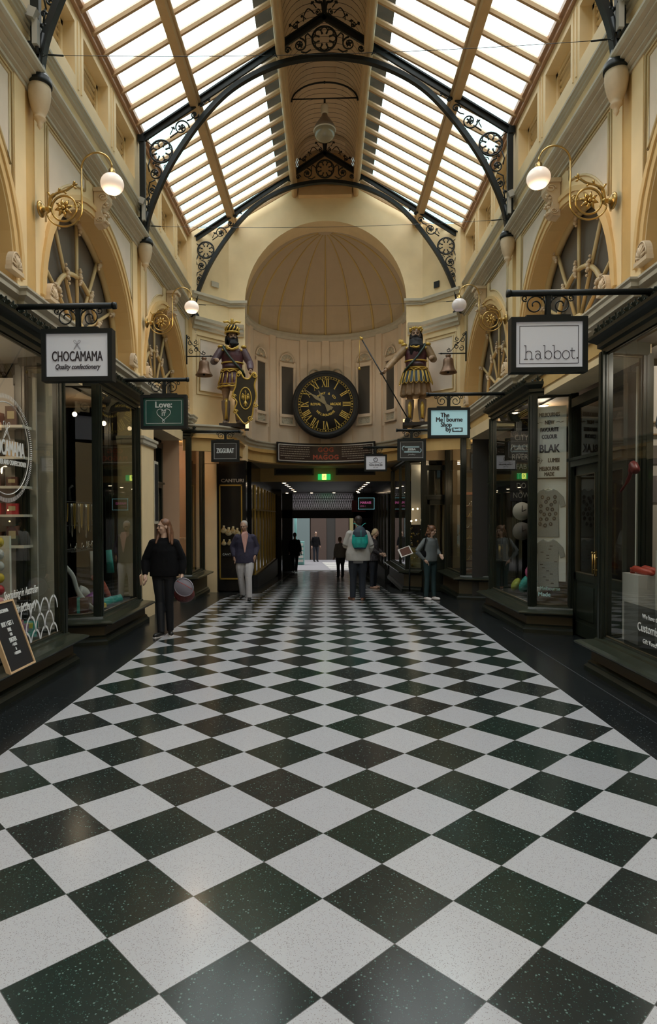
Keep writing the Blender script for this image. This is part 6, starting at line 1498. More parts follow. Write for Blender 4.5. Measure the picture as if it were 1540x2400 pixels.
def person(name, loc, rz, h, label, cat, P, cl, fem=False, group=None, girth=1.0):
    """cl: dict of clothing: list of (name, material, builder) built from the pose"""
    k = h/1.75; p = dict(POSE); p.update(P); r = empty(name, loc, label, cat, group, rz=rz)
    M = Matrix.Scale(k, 4); R = Matrix.Rotation(p['yaw'], 3, 'Z') @ Matrix.Rotation(p['tilt'], 3, 'X'); g = girth
    pel, ch, nk, hd = V3(p['pelvis']), V3(p['chest']), V3(p['neck']), V3(p['head']); sh, hp = p['sh']*(.93 if fem else 1), p['hips']
    SL, SR = Vector((ch.x+sh, ch.y, p['shz'])), Vector((ch.x-sh, ch.y, p['shz'])); HL, HR = pel+Vector((hp, 0, -.04)), pel-Vector((hp, 0, .04))
    # body
    m = MB(); head_mb(m, hd, R, fem)
    m.tube([nk-Vector((0, 0, .06)), nk+Vector((0, 0, .02)), hd+Vector((0, .015, -.05))], [.058, .052, .052], 10)
    m.tube([pel-Vector((0, 0, .08)), pel+Vector((0, 0, .05)), (pel+ch)/2, ch, V3((ch.x, ch.y, p['shz']-.03)), nk-Vector((0, 0, .03))], [.14*g, .145*g, .125*g, .150*g, .155, .06], 14, flat=.66)
    for S_, E, Wr, fs in ((SL, p['elbL'], p['haL'], p['fistL']), (SR, p['elbR'], p['haR'], p['fistR'])):
        E, Wr = V3(E), V3(Wr); m.tube([S_+Vector((0, 0, -.01)), S_*.5+E*.5, E], [.052, .044, .036], 8); m.tube([E, E*.6+Wr*.4, Wr], [.036, .036, .024], 8); hand_mb(m, Wr, E, fs)
    for Hh, K, F, t in ((HL, p['kneeL'], p['footL'], p['toeL']), (HR, p['kneeR'], p['footR'], p['toeR'])):
        K, F = V3(K), V3(F); m.tube([Hh, Hh*.5+K*.5, K], [.085*g, .07*g, .05], 10); m.tube([K, K*.65+F*.35, F], [.05, .052, .034], 8)
        d = Vector((math.sin(t), -math.cos(t), 0)); m.tube([F+Vector((0, 0, -.035))-d*.03, F+d*.06+Vector((0, 0, -.045)), F+d*.14+Vector((0, 0, -.055))], [.032, .034, .022], 8)
    m.xf(M); organic('body', m, cl.get('skin', 'skin'), r, .0085*max(k, 1), 2)
    m = MB()
    for s in (-1, 1): m.ball(hd+R @ Vector((s*.030, -.079, .006)), (.013, .007, .0065), 8, 6, R)
    m.xf(M); m.build('eyes', 'ink', r)
    m = MB()
    for s in (-1, 1): m.tube([hd+R @ Vector((s*.014, -.088, .026)), hd+R @ Vector((s*.034, -.087, .031)), hd+R @ Vector((s*.052, -.074, .024))], .004, 5)
    m.xf(M); m.build('eyebrows', cl.get('brow', 'hairdark'), r)
    m = MB(); m.ball(hd+R @ Vector((0, -.092, -.054)), (.021, .006, .006), 8, 6, R); m.xf(M); m.build('lips', cl.get('lip', 'lips'), r)
    ctx = dict(p=p, pel=pel, ch=ch, nk=nk, hd=hd, SL=SL, SR=SR, HL=HL, HR=HR, R=R, M=M, r=r, k=k, g=g, EL=V3(p['elbL']), ER=V3(p['elbR']), WL=V3(p['haL']), WR=V3(p['haR']), KL=V3(p['kneeL']), KR=V3(p['kneeR']), FL=V3(p['footL']), FR=V3(p['footR']))
    for nme, mt, fn in cl['wear']:
        for q in (fn(ctx) if isinstance(fn(ctx), list) else [fn(ctx)]):
            q.xf(M); organic(nme, q, mt, r, .011*max(k, 1), 3)
    return r, ctx
def top_(hem=-.08, wide=1.0, sleeve=.062, cuff=.040, loose=.03, upto=.0, shortsleeve=False, nb=.075, flat=.68):
    def f(c):
        m = MB(); pel, ch, nk = c['pel'], c['ch'], c['nk']; g = c['g']
        m.tube([pel+Vector((0, 0, hem)), pel+Vector((0, 0, .04)), (pel+ch)/2, ch, V3((ch.x, ch.y, c['p']['shz']-.02)), nk+Vector((0, .0, -.01))], [(.165+loose)*g*wide, (.165+loose)*g*wide, (.150+loose)*g, (.165+loose*.5)*g, .158, nb], 16, flat=flat); m.tube([V3((ch.x, ch.y, c['p']['shz']-.05)), V3((ch.x, ch.y, c['p']['shz']+.03)), nk+Vector((0, 0, .0))], [.165, .118, nb], 16, flat=flat*.95)
        for S_, E, W_ in ((c['SL'], c['EL'], c['WL']), (c['SR'], c['ER'], c['WR'])):
            m.ball(S_-Vector((0, 0, .02)), sleeve*.98, 10, 8); 
            if shortsleeve: m.tube([S_, E*.75+S_*.25], [sleeve, sleeve*1.05], 8); continue
            m.tube([S_, S_*.5+E*.5, E], [sleeve, sleeve*.97, sleeve*.9], 8); Wc = W_+(E-W_)*.08; m.tube([E, E*.5+Wc*.5, Wc], [sleeve*.9, sleeve*.85, cuff], 8)
        return m
    return f
def trousers_(w=1.0, hem=.05, top=.10):
    def f(c):
        m = MB(); g = c['g']; m.tube([c['pel']+Vector((0, 0, -.10)), c['pel']+Vector((0, 0, .0)), c['pel']+Vector((0, 0, top))], [.158*g, .168*g, .150*g], 14, flat=.70)
        for H_, K, F in ((c['HL'], c['KL'], c['FL']), (c['HR'], c['KR'], c['FR'])):
            m.tube([H_+Vector((0, 0, .02)), H_*.5+K*.5, K], [.10*g, .088*w*g, .066*w], 10); m.tube([K, K*.5+F*.5, F+Vector((0, 0, hem-.05))], [.066*w, .062*w, .056*w], 10)
        return m
    return f
def shoes_(L=.15, w=.042):
    def f(c):
        o = []
        for F, t in ((c['FL'], c['p']['toeL']), (c['FR'], c['p']['toeR'])):
            d = Vector((math.sin(t), -math.cos(t), 0)); m = MB(); z = Vector((0, 0, -.045)); m.tube([F-d*.055+z, F-d*.02+z, F+d*.06+z, F+d*L*.9+z*1.05, F+d*(L+.02)+z*1.1], [.030, .036, w, w*.9, .022], 10); m.tube([F+Vector((0, 0, .03)), F+z], [.036, .038], 8); o.append(m)
        return o
    return f
def hair_short(back=1.0):
    def f(c):
        m = MB(); H = lambda x, y, z: c['hd']+c['R'] @ Vector((x, y, z)); m.ball(H(0, .026, .048), (.080, .088, .082), 14, 10, c['R']); m.ball(H(0, .055, .0), (.070, .055, .075), 12, 8, c['R'])
        for s in (-1, 1): m.ball(H(s*.068, .012, .03), (.014, .04, .04), 8, 6, c['R'])
        return m
    return f
def people():
    # woman in black, left
    def long_hair(c):
        m = MB(); H = lambda x, y, z: c['hd']+c['R'] @ Vector((x, y, z)); m.ball(H(0, .022, .045), (.084, .092, .084), 14, 10, c['R']); m.ball(H(0, .05, -.02), (.078, .055, .10), 12, 8, c['R'])
        hd = c['hd']
        for (a, b, d, w) in (((.06, .03, .03), (.095, .02, -.10), (.13, -.07, -.27), .055), ((.03, .07, 0), (.06, .08, -.14), (.10, .08, -.32), .065), ((-.03, .07, 0), (-.04, .09, -.14), (-.05, .09, -.30), .055), ((-.055, .05, .03), (-.07, .04, -.09), (-.11, -.07, -.25), .042), ((.07, .0, .04), (.085, -.05, -.08), (.10, -.11, -.24), .03), ((.0, .06, .0), (.10, .05, -.16), (.15, -.02, -.25), .045)):
            m.tube([hd+V3(a), hd+V3(b), hd+V3(d)], [w, w*.95, w*.35], 8)
        return m
    P = dict(yaw=-1.05, tilt=.08, head=(.0, -.01, 1.63), elbL=(.275, .03, 1.13), haL=(.27, -.06, .90), elbR=(-.285, .02, 1.13), haR=(-.265, -.10, .90), hips=.085, kneeL=(.075, -.02, .50), footL=(.08, .02, .08), kneeR=(-.06, -.03, .50), footR=(-.035, -.12, .08), toeL=.25, toeR=-.5)
    r, c = person('person', (-2.27, 8.8, 0), .10, 1.64, 'woman in black jumper and leggings with long brown hair, walking and glancing aside', 'person', P,
        dict(skin='skinpale', brow='hairdark', wear=[('jumper', 'clothblack', top_(hem=-.06, wide=.98, sleeve=.072, cuff=.042, loose=.045)), ('leggings', 'legging', trousers_(.95, .03)), ('hair', 'hairbrown', long_hair)]), fem=True, girth=1.06)
    m = [q for q in shoes_()(c)]
    for q in m: q.xf(c['M']); organic('shoe', q, 'shoeblack', r, .009)
    for F, t in ((c['FL'], .25), (c['FR'], -.5)):
        d = Vector((math.sin(t), -math.cos(t), 0)); q = MB(); q.tube([F-d*.06+Vector((0, 0, -.072)), F+d*.06+Vector((0, 0, -.072)), F+d*.165+Vector((0, 0, -.072))], [.03, .042, .03], 8, flat=1); q.v = [(a, b, min(z, .018)) for a, b, z in q.v]; q.xf(c['M']); q.build('shoe_sole', 'shoewhite', r)
    m = MB(); m.cbox((-.30, -.16, .80), (.012, .075, .14), rx=.3); tag(m.build('phone', 'pinkwall', loc=(-2.27+.02, 8.8-.02, .0)), 'pinkish phone held low in the right hand of the woman in black', 'phone')
    b = empty('handbag', (-1.965, 8.70, .50), 'dark red patterned bag carried by the woman in black', 'bag')
    m = MB(); m.ball((0, 0, .09), (.15, .08, .12), 16, 10); organic('bag_body', m, 'bagred', b, .012); m = MB(); m.tube(smooth_path([(-.10, 0, .17), (-.06, 0, .27), (0, 0, .33), (.05, 0, .27), (.08, 0, .17)], 4), .010, 6); m.build('handle', 'black', b)
    m = MB(); m.lathe([(0, .0), (.135, 0), (.14, .012), (.12, .03), (0, .05)], (0, 0, 0), 28, 'Y', sy=.92); m.tube([(.135*math.cos(t), .0, .125*math.sin(t)) for t in [2*PI*i/24 for i in range(24)]], .006, 5, closed=True)
    o = m.build('sun_hat', 'capgrey', loc=(-1.945, 8.585, .70)); o.rotation_euler = (.15, .5, 0); tag(o, 'round lilac-grey hat hanging over the dark red bag', 'hat'); m = MB(); m.tube([(-.12, -.012, .035), (0, -.018, .045), (.12, -.012, .035)], .004, 5); m.build('hat_band', 'red', o)
    # man in blazer
    P = dict(yaw=-.35, tilt=.22, head=(-.02, -.04, 1.62), neck=(-.005, -.005, 1.47), elbL=(.27, .06, 1.16), haL=(.215, -.05, .97), elbR=(-.28, .05, 1.17), haR=(-.23, -.03, .94), kneeL=(.075, -.12, .52), footL=(.09, -.14, .08), kneeR=(-.09, .02, .50), footR=(-.05, .14, .11), toeR=-.3)
    def shirt(c):
        m = MB(); m.tube([c['pel']+Vector((0, -.03, .0)), c['ch']+Vector((0, -.035, 0)), c['nk']+Vector((0, -.03, -.03)), c['nk']+Vector((0, -.02, .035))], [.10, .12, .075, .066], 12, flat=.8); return m
    def blazer(c):
        m = top_(hem=-.13, wide=1.05, sleeve=.070, cuff=.05, loose=.04, nb=.08)(c); return m
    def lapel(c):
        m = MB()
        for s in (-1, 1): m.prism([(s*.012, -.158, 1.08), (s*.09, -.150, 1.30), (s*.105, -.120, 1.43), (s*.065, -.118, 1.46), (s*.035, -.145, 1.30)], (0, -.012, 0))
        return m
    r, c = person('person', (-1.72, 13.35, fz(13.35)), .12, 1.70, 'grey-haired man in navy blazer and white trousers walking towards the camera', 'person', P,
        dict(skin='skin', brow='hairgrey', wear=[('shirt', 'shirtpink', shirt), ('trousers', 'whitetrouser', trousers_(1.18, .04)), ('blazer', 'navyblazer', blazer), ('shoe', 'shoeblack', shoes_(.17)), ('hair', 'hairgrey', hair_short())]), girth=1.1)
    q = MB(); q.prism([(-.008, -.175, 1.06), (.008, -.175, 1.06), (.075, -.168, 1.43), (.045, -.150, 1.50), (-.045, -.150, 1.50), (-.075, -.168, 1.43)], (0, -.012, 0)); q.xf(c['M']); q.build('shirt_front', 'shirtpink', r)
    q = MB(); q.box(-.09, .07, -.15, -.13, .985, 1.01); q.xf(c['M']); q.build('belt', 'black', r)
    # man with drawstring bag, seen from behind
    P = dict(yaw=.35, head=(0, -.02, 1.635), elbL=(.26, -.02, 1.15), haL=(.20, -.20, 1.12), elbR=(-.27, .02, 1.14), haR=(-.25, -.12, 1.0), kneeL=(.10, -.01, .50), footL=(.11, .0, .08), kneeR=(-.09, -.01, .50), footR=(-.09, .02, .08), toeL=.4, toeR=-.2)
    r, c = person('person', (.68, 13.3, fz(13.3)), PI, 1.78, 'man seen from behind in a pale grey jacket and black trousers', 'person', P,
        dict(skin='skin', wear=[('jacket', 'jacketgrey', top_(hem=-.12, wide=1.08, sleeve=.078, cuff=.05, loose=.055)), ('undershirt', 'shirtgrey', lambda c: MB().tube([c['pel']+Vector((0, 0, -.17)), c['pel']+Vector((0, 0, -.05))], [.178, .178], 14, flat=.72)), ('trousers', 'denim', trousers_(1.12, .03)), ('shoe', 'shoebrown', shoes_(.17)), ('hair', 'hairdark', hair_short())]), girth=1.08)
    b = empty('drawstring_bag', (.71, 13.12, 1.02), 'turquoise and navy drawstring bag on the back of the man in pale grey', 'bag')
    m = MB(); m.tube([(0, 0, 0), (0, -.02, .10), (0, -.02, .25), (0, 0, .38), (0, .01, .44)], [.14, .175, .165, .11, .04], 14, flat=.42); organic('bag_body', m, 'teal', b, .012)
    m = MB(); m.tube([(0, -.0, -.03), (0, -.0, .03)], [.12, .15], 14, flat=.46); m.tube([(0, -.012, .22), (0, -.01, .32), (0, 0, .40), (0, .005, .46)], [.168, .145, .10, .04], 14, flat=.5); organic('bag_panel', m, 'navybag', b, .012)
    m = MB()
    for s in (-1, 1): m.tube(smooth_path([(s*.03, -.02, .44), (s*.10, .02, .50), (s*.13, .10, .50)], 4), .007, 5)
    m.tube([(.02, -.09, .36), (.02, -.105, .10)], .004, 5); m.build('drawstring', 'teal', b)
    # blonde woman
    def bob(c):
        m = hair_short()(c); H = lambda x, y, z: c['hd']+c['R'] @ Vector((x, y, z)); m.ball(H(0, .03, .01), (.092, .092, .10), 12, 8, c['R']); m.ball(H(0, .05, -.06), (.085, .06, .06), 12, 8, c['R']); return m
    P = dict(tilt=.45, head=(0, -.06, 1.61), neck=(0, -.02, 1.46), elbL=(.24, -.02, 1.15), haL=(.12, -.24, 1.02), elbR=(-.24, -.02, 1.15), haR=(-.12, -.24, 1.02))
    person('person', (1.28, 17.0, fz(17)), 1.15, 1.62, 'woman with short blonde hair in a dark plaid jacket looking down at the display', 'person', P,
        dict(skin='skinpale', brow='hairblonde', wear=[('jacket', 'plaid', top_(hem=-.14, wide=1.05, sleeve=.072, loose=.05)), ('trousers', 'denim', trousers_(1.08, .03)), ('shoe', 'shoepink', shoes_(.15)), ('hair', 'hairblonde', bob)]), fem=True, girth=1.1)
    # woman in grey top, right
    def curls(c):
        m = MB(); H = lambda x, y, z: c['hd']+c['R'] @ Vector((x, y, z)); m.ball(H(0, .02, .04), (.095, .10, .09), 12, 8, c['R']); m.ball(H(0, .05, -.05), (.10, .075, .12), 12, 8, c['R'])
        for i in range(26):
            a = rnd.uniform(0, 2*PI); z = rnd.uniform(-.15, .10); m.ball(H(.092*math.cos(a), .03+.085*abs(math.sin(a))*(1 if rnd.random() > .2 else -.5), z), .028, 6, 5)
        return m
    P = dict(tilt=.30, yaw=.2, head=(.01, -.05, 1.61), neck=(0, -.01, 1.46), elbR=(-.33, .10, 1.13), haR=(-.185, -.02, .93), elbL=(.22, .0, 1.15), haL=(.16, -.16, 1.05), kneeL=(.08, -.02, .50), kneeR=(-.085, .01, .50), footL=(.07, -.05, .08), footR=(-.10, .03, .08), toeL=.2)
    person('person', (2.22, 13.45, fz(13.45)), .62, 1.60, 'woman in grey sweater, dark jeans and white trainers with curly brown hair', 'person', P,
        dict(skin='skinpale', wear=[('sweater', 'greytop', top_(hem=-.05, wide=1.0, sleeve=.062, loose=.03)), ('jeans', 'tealjean', trousers_(.92, .05)), ('trainer', 'shoewhite', shoes_(.15)), ('hair', 'hairbrown', curls)]), fem=True)
    b = empty('shoulder_bag', (2.06, 13.36, .85), 'small black shoulder bag at the hip of the woman in the grey sweater', 'bag'); m = MB(); m.ball((0, 0, 0), (.09, .05, .11), 12, 8); organic('bag_body', m, 'clothblack', b, .012)
    m = MB(); m.tube(smooth_path([(0, 0, .08), (.03, -.05, .28), (.07, -.03, .44)], 4), .012, 5); m.build('strap', 'clothblack', b)
    # silhouettes in the passage and the street
    person('person', (-1.38, 27.6, fz(27.6)), PI-.2, 1.74, 'dark silhouette of a person walking away left in the passage doorway', 'person', dict(kneeL=(.10, -.14, .52), footL=(.08, -.12, .08), footR=(-.10, .18, .12), kneeR=(-.09, .03, .5)),
        dict(skin='skin', wear=[('coat', 'clothblack', top_(hem=-.22, wide=1.1, sleeve=.07, loose=.05)), ('trousers', 'denim', trousers_(1.0, .03)), ('shoe', 'shoeblack', shoes_(.15)), ('hair', 'hairdark', hair_short())]))
    person('person', (.52, 23.0, fz(23)), PI+.4, 1.50, 'short person in a grey top and dark trousers beyond the man with the bag', 'person', dict(tilt=.3, head=(0, -.06, 1.6)),
        dict(skin='skin', wear=[('shirt', 'shirtgrey', top_(hem=-.10, wide=1.1, sleeve=.075, loose=.06)), ('trousers', 'denim', trousers_(1.1, .03)), ('shoe', 'shoeblack', shoes_(.15)), ('hair', 'hairbrown', hair_short())]), girth=1.15)
    person('person', (-.62, 36.5, -.93), .4, 1.74, 'dark-clad pedestrian standing by the brown door across the street', 'person', dict(),
        dict(skin='skin', wear=[('shirt', 'clothblack', top_(hem=-.08, sleeve=.062)), ('jeans', 'denim', trousers_(1.0, .03)), ('shoe', 'shoeblack', shoes_(.15)), ('hair', 'hairdark', hair_short())]))
people()

# ------------------------------------------------------------------ the two carved giants
def ring_(m, z, rx, ry, w, c=(0, 0), tilt=0, n=28, wob=0, k=8):
    m.tube([(c[0]+rx*math.cos(2*PI*i/n), c[1]+ry*math.sin(2*PI*i/n), z+tilt*math.cos(2*PI*i/n)+wob*math.cos(k*2*PI*i/n)) for i in range(n)], w, 6, closed=True)
def giant(x, y, z, rz, label, P, magog):
    lower = .30
    def skirt(c):
        m = MB(); m.tube([(0, 0, 1.02), (0, 0, .92), (0, 0, .76)], [.175, .20, .235], 24, flat=.78); return m
    def kilt(c):
        m = MB(); m.tube([(0, 0, .98), (0, 0, .78), (0, 0, .50 if magog else .68)], [.17, .21, .245 if magog else .23], 24, flat=.78)
        for i in range(14):
            a = 2*PI*i/14; q = .24 if magog else .22; m.tube([(q*.8*math.cos(a), q*.62*math.sin(a), .9), (q*1.0*math.cos(a), q*.78*math.sin(a), .52 if magog else .70)], [.02, .028], 5)
        return m
    def beard(c):
        m = MB(); H = lambda a, b, d: c['hd']+c['R'] @ Vector((a, b, d)); L = .30 if magog else .12; W_ = .115 if magog else .072
        m.ball(H(0, -.055, -.085), (.078, .055, .055), 12, 8, c['R']); m.tube([H(0, -.06, -.07), H(0, -.09, -.07-L*.5), H(0, -.085, -.07-L)], [.062, W_, .03], 12, flat=.6)
        m.tube([H(-.045, -.088, -.045), H(0, -.105, -.036), H(.045, -.088, -.045)], [.010, .017, .010], 8)
        for s in (-1, 1): m.tube([H(s*.068, -.01, .0), H(s*.066, -.035, -.05), H(s*.04, -.06, -.09)], [.022, .028, .03], 8)
        for i in range(18 if magog else 8): a = rnd.uniform(-1, 1); m.tube([H(a*W_*.8, -.11, -.1), H(a*W_*1.0+.01, -.13, -.1-L*.45), H(a*W_*.7, -.11, -.09-L*rnd.uniform(.8, 1.05))], [.014, .016, .008], 5)
        return m
    def hair(c):
        m = hair_short()(c); H = lambda a, b, d: c['hd']+c['R'] @ Vector((a, b, d))
        for i in range(22):
            a = PI*(i/21); m.tube([H(.082*math.cos(a), .03+.06*math.sin(a), .03), H(.092*math.cos(a), .04+.065*math.sin(a), -.05), H(.095*math.cos(a), .04+.06*math.sin(a), -.12-(.14 if magog else .0))], [.022, .024, .016], 5)
        return m
    def boots(c):
        o = []
        for F, K, t in ((c['FL'], c['KL'], c['p']['toeL']), (c['FR'], c['KR'], c['p']['toeR'])):
            d = Vector((math.sin(t), -math.cos(t), 0)); m = MB(); m.tube([K*.9+F*.1, K*.55+F*.45, F], [.075, .075, .05], 10); zz = Vector((0, 0, -.045)); m.tube([F-d*.05+zz, F+d*.06+zz, F+d*.17+zz], [.038, .048, .03], 10); o.append(m)
        return o
    def sash(c):
        s = 1 if magog else -1; m = MB()
        pts = [(s*.13, .02, 1.46), (s*.12, -.12, 1.38), (s*.03, -.165, 1.22), (-s*.08, -.165, 1.08), (-s*.17, -.09, .98), (-s*.19, 0, .93)]
        for o in (-.018, 0, .018): m.tube([(a+o*.7, b, d+o*s) for a, b, d in smooth_path(pts, 4)], .020, 6)
        return m
    top = top_(hem=.06, wide=.95, sleeve=.072, cuff=.045, loose=.02, shortsleeve=not magog, nb=.07)
    r, c = person('statue', (x, y, z), rz, 2.15, label, 'statue', P, dict(skin='giantskin', brow='beardblack', wear=[('tunic', 'maroon', lambda c: MB().tube([c['pel']+Vector((0, 0, .05)), (c['pel']+c['ch'])/2, c['ch'], V3((c['ch'].x, c['ch'].y, c['p']['shz']-.02)), c['nk']-Vector((0, 0, .01))], [.165, .168, .185, .175, .07], 16, flat=.72)),
        ('sleeve', 'sleevebrown' if magog else 'mauve', lambda c: [MB().tube([a, a*.5+e*.5, e], [.078, .074, .062], 10).tube([e, e*.5+w*.5, w+(e-w)*.12], [.062, .060, .042], 10) for a, e, w in ((c['SL'], c['EL'], c['WL']), (c['SR'], c['ER'], c['WR']))]),
        ('kilt', 'kilt' if magog else 'maroon', kilt), ('hair', 'beardblack', hair), ('beard', 'beardblack', beard), ('boot', 'bootgrey', boots), ('sash', 'sashgreen', sash)]), girth=1.18)
    M = c['M']; r.scale = (1.13, 1.08, 1.0)
    def dec(nme, m, mt): m.xf(M); return m.build(nme, mt, r)
    m = MB()
    ring_(m, 1.15, .172, .125, .016, tilt=0); ring_(m, 1.02, .175, .13, .018, wob=0); ring_(m, .985, .19, .145, .011, wob=.018, k=9)
    m.tube(smooth_path([(-.10, -.10, 1.44), (-.05, -.14, 1.40), (0, -.145, 1.375), (.05, -.14, 1.40), (.10, -.10, 1.44)], 4), .018, 6)
    for s in (-1, 1): m.ball((s*.19, -.04, 1.45), (.05, .05, .03), 10, 6); m.ball((s*.15, -.11, 1.37), (.022, .02, .022), 8, 6)
    for i in range(9): m.ball((-.09+.0225*i, -.145, 1.385-.02*math.cos((i-4)*.5)), .012, 6, 5)
    dec('gold_trim', m, 'giantgold')
    m = MB(); m.ball((0, -.05, 1.08), (.13, .115, .06), 14, 8); dec('belly_plate', m, 'mauve')
    if magog:
        for i in range(11):
            a = PI+PI*(i+.0)/10; u = Vector((math.cos(a), math.sin(a), 0)); q = MB(); w = Vector((-u.y, u.x, 0))*.030; A = Vector((u.x*.195, u.y*.15, .955)); B = Vector((u.x*.255, u.y*.205, .745))
            q.prism([A-w*.8, A+w*.8, B+w, B-w], u*.012); dec('strap_panel', q, 'navybag'); q = MB(); o = u*.014; q.tube([A-w*.8+o, B-w+o, B+o-Vector((0, 0, .03)), B+w+o, A+w*.8+o], .007, 5, closed=True); dec('strap_edge', q, 'giantgold')
        m = MB()
        for i in range(22):
            a = 2*PI*i/22; p_ = c['hd']+c['R'] @ Vector((.088*math.cos(a), .02+.098*math.sin(a), .075+.02*math.sin(i*2.3))); q = c['hd']+c['R'] @ Vector((.115*math.cos(a), .02+.12*math.sin(a), .12+.015*math.sin(i*1.7))); m.tube([p_, (p_+q)/2+Vector((0, 0, .012)), q], [.008, .020, .004], 6)
        dec('laurel_wreath', m, 'giantgold')
        m = MB()
        for i in range(6): m.tube([(-.10-.01*i, .10, 1.30), (-.20-.012*i, .12, 1.56+.01*i)], .007, 4); m.tube([(-.20-.012*i, .12, 1.52), (-.21-.013*i, .12, 1.60)], [.016, .004], 4)
        dec('arrows', m, 'giantgold')
        m = MB()
        for s in (-1, 1): m.tube([(s*.10, -.06, .40), (s*.10, -.07, .30), (s*.10, -.075, .18), (s*.10, -.08, .10)], [.02, .035, .022, .03], 8)
        dec('greave_ornament', m, 'giantgold')
    else:
        m = MB(); ring_(m, .70, .235, .185, .020, wob=.006, k=14); ring_(m, .745, .232, .182, .010)
        for i in range(9):
            a = PI+PI*i/8; u = Vector((math.cos(a), math.sin(a), 0))
            m.tube([(u.x*.19, u.y*.15, .95), (u.x*.235, u.y*.185, .75)], .009, 5)
        for s in (-1, 1): m.tube([(s*.10, -.06, .48), (s*.10, -.075, .40), (s*.10, -.07, .26), (s*.10, -.085, .10)], [.035, .03, .018, .03], 8)
        dec('skirt_trim', m, 'giantgold')
        hd = c['hd']; m = MB(); m.lathe([(.092, .055), (.108, .06), (.112, .08), (.100, .095), (.108, .13), (.112, .17), (.085, .215), (.04, .235), (0, .24)], hd, 24); dec('turban', m, 'beardblack')
        m = MB()
        for i in range(12):
            a = 2*PI*i/12; m.tube([hd+Vector((.108*math.cos(a), .108*math.sin(a), .09)), hd+Vector((.118*math.cos(a+.35), .118*math.sin(a+.35), .15)), hd+Vector((.07*math.cos(a+.7), .07*math.sin(a+.7), .225))], [.010, .016, .008], 6)
        m.tube([hd+Vector((.112*math.cos(2*PI*i/24), .112*math.sin(2*PI*i/24), .075)) for i in range(24)], .020, 8, closed=True)
        m.lathe([(0, .23), (.03, .235), (.018, .27), (.03, .29), (.02, .31), (.028, .33), (0, .35)], hd, 10)
        for s in (-1, 1): m.tube([hd+Vector((s*.02, -.03, .24)), hd+Vector((s*.07, -.05, .275)), hd+Vector((s*.13, -.03, .265)), hd+Vector((s*.15, -.02, .29))], [.012, .024, .018, .004], 6, flat=.5)
        dec('gold_crown', m, 'giantgold')
    m = MB(); m.box(-.26, .26, -.24, .16, -.06, .015); m.build('plinth', 'hairdark', r)
    return r, c
giant(-2.13, 14.42, 3.76, .12, 'carved bearded giant with a gold crown and maroon tunic, left of the clock', dict(yaw=.25, elbR=(-.30, -.06, 1.16), haR=(-.25, -.26, 1.14), fistR=1, elbL=(.29, .0, 1.16), haL=(.30, -.17, .98), kneeL=(.11, -.02, .50), kneeR=(-.11, -.03, .50), toeR=-.2, toeL=.2), False)
giant(2.05, 14.42, 3.76, -.10, 'carved giant with a long black beard and gold wreath, right of the clock', dict(yaw=-.1, elbR=(-.36, -.10, 1.15), haR=(-.50, -.33, .92), fistR=1, elbL=(.28, -.04, 1.17), haL=(.24, -.22, 1.15), fistL=1), True)
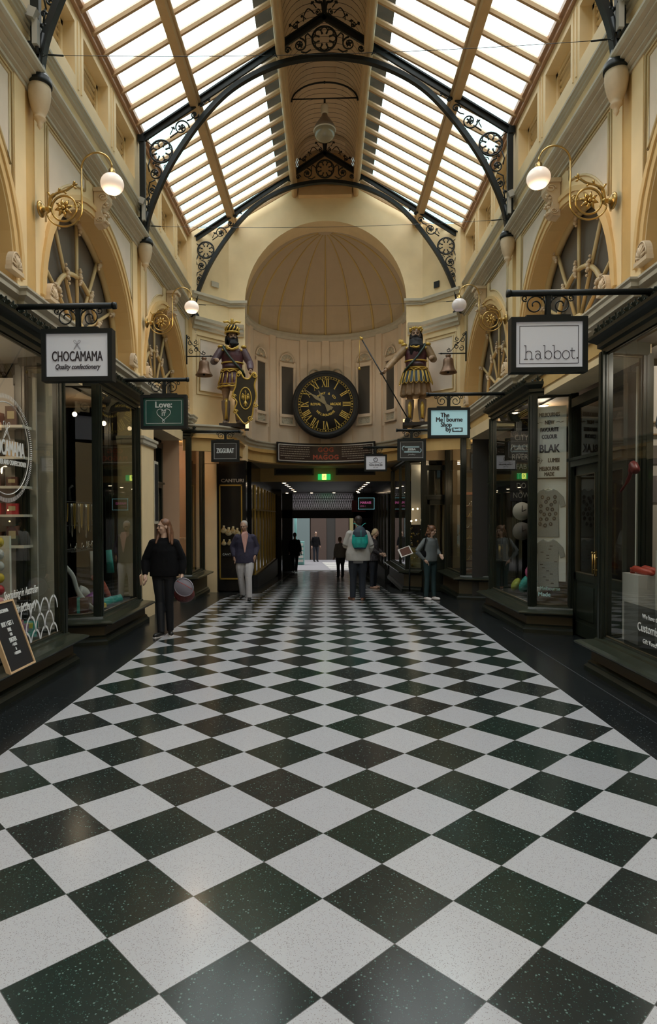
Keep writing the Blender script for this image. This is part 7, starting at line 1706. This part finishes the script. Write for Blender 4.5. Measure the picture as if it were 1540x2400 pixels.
def giant_gear():
    r = empty('shield', (-1.80, 14.02, 3.74), 'black and gold scrolled shield with a gold eagle, under the hand of the crowned statue', 'shield', rz=.15)
    out = [(-.17, 1.06), (-.10, 1.16), (-.02, 1.02), (.10, 1.0), (.20, 1.14), (.27, 1.06), (.22, .86), (.26, .62), (.20, .40), (.16, .16), (.02, .0), (-.10, .10), (-.22, .30), (-.17, .48), (-.27, .62), (-.20, .82)]
    P = [(p.x, p.z) for p in smooth_path([(a, 0, b) for a, b in out], 4, True)]
    m = MB(); m.prism([(a, 0, b) for a, b in P], (0, .03, 0)); m.build('board', 'blackgloss', r)
    m = MB(); m.tube([(a, 0, b) for a, b in P], .020, 6, closed=True)
    for c_, t in (((-.13, 1.08), 1), ((.23, 1.07), -1), ((-.24, .60), 1), ((.24, .42), -1), ((-.20, .26), 1), ((.12, .12), -1)): m.tube([(p[0], -.02, p[2]) for p in spiral(c_, .055, .015, 0, 1.4*t, 16)], .014, 5)
    m.build('scroll_edge', 'giantgold', r)
    m = MB(); m.tube([(.02+.13*math.cos(2*PI*i/30), -.015, .56+.24*math.sin(2*PI*i/30)) for i in range(30)], .014, 6, closed=True); m.build('oval_ring', 'giantgold', r)
    m = MB(); y = -.02; m.ball((.02, y, .57), (.022, .012, .08), 10, 8); m.tube([(.02, y, .63), (.03, y, .70), (.015, y, .73), (-.01, y, .71)], [.012, .011, .012, .003], 6)
    for s in (-1, 1):
        m.tube([(.02+s*.015, y, .61), (.02+s*.06, y, .66), (.02+s*.085, y, .60)], [.014, .018, .012], 6)
        for k in range(4): m.tube([(.02+s*(.035+.015*k), y, .63-.005*k), (.02+s*(.04+.016*k), y, .50-.0+.015*k)], [.011, .005], 5)
        m.tube([(.02, y, .51), (.02+s*.035, y, .44), (.02+s*.05, y, .42)], [.012, .009, .004], 5)
    m.tube([(.02, y, .50), (.02, y, .38)], [.010, .030], 6); m.build('eagle', 'giantgold', r)
    r = empty('staff', (1.80, 13.95, 3.80), 'long dark staff with a gold finial held by the bearded statue', 'staff')
    m = MB(); m.tube([(0, 0, .03), (-1.0, 0, 1.76)], .014, 8); m.build('shaft', 'iron', r)
    m = MB(); m.ball((-1.005, 0, 1.775), (.035, .035, .035), 10, 8); m.ball((-1.03, 0, 1.80), .022, 8, 6); m.build('finial', 'giantgold', r)
    m = MB(); m.tube([(-1.05, 0, 1.74), (-1.055, 0, 1.15)], .006, 5); m.build('chain', 'goldpaint', r); m = MB(); m.ball((-1.055, 0, 1.12), (.03, .03, .035), 10, 8); m.build('gold_weight', 'giantgold', r)
    m = MB(); m.cbox((0, 0, -.02), (.09, .09, .11), ry=.5); m.cbox((0, 0, -.02), (.08, .08, .08), rz=.7, rx=.7); m.build('spiked_head', 'iron', r)
giant_gear()
# small warm uplighters on the gallery beside the statues
for s, lab in ((-1, 'small glowing uplighter on the ledge behind the crowned statue'), (1, 'small glowing uplighter on the ledge behind the bearded statue')):
    r = empty('uplighter', (s*1.86, 14.85, 3.70), lab, 'lamp'); m = MB(); m.box(-.05, .05, -.03, .03, 0, .05); m.build('housing', 'black', r); m = MB(); m.box(-.045, .045, -.025, .025, .05, .24); m.build('lit_tube', 'uplit', r)
    ld = bpy.data.lights.new('uplight', 'SPOT'); ld.energy = 46; ld.color = (1, .82, .62); ld.shadow_soft_size = .06; ld.spot_size = 2.2; ld.spot_blend = .6; lo = bpy.data.objects.new('uplight', ld); C.objects.link(lo); lo.location = (s*1.86, 14.85, 4.0); lo.rotation_euler = Vector((s*.45, -.55, -1)).to_track_quat('Z', 'Y').to_euler() if False else Vector((-s*.35, .45, 1)).to_track_quat('-Z', 'Y').to_euler()
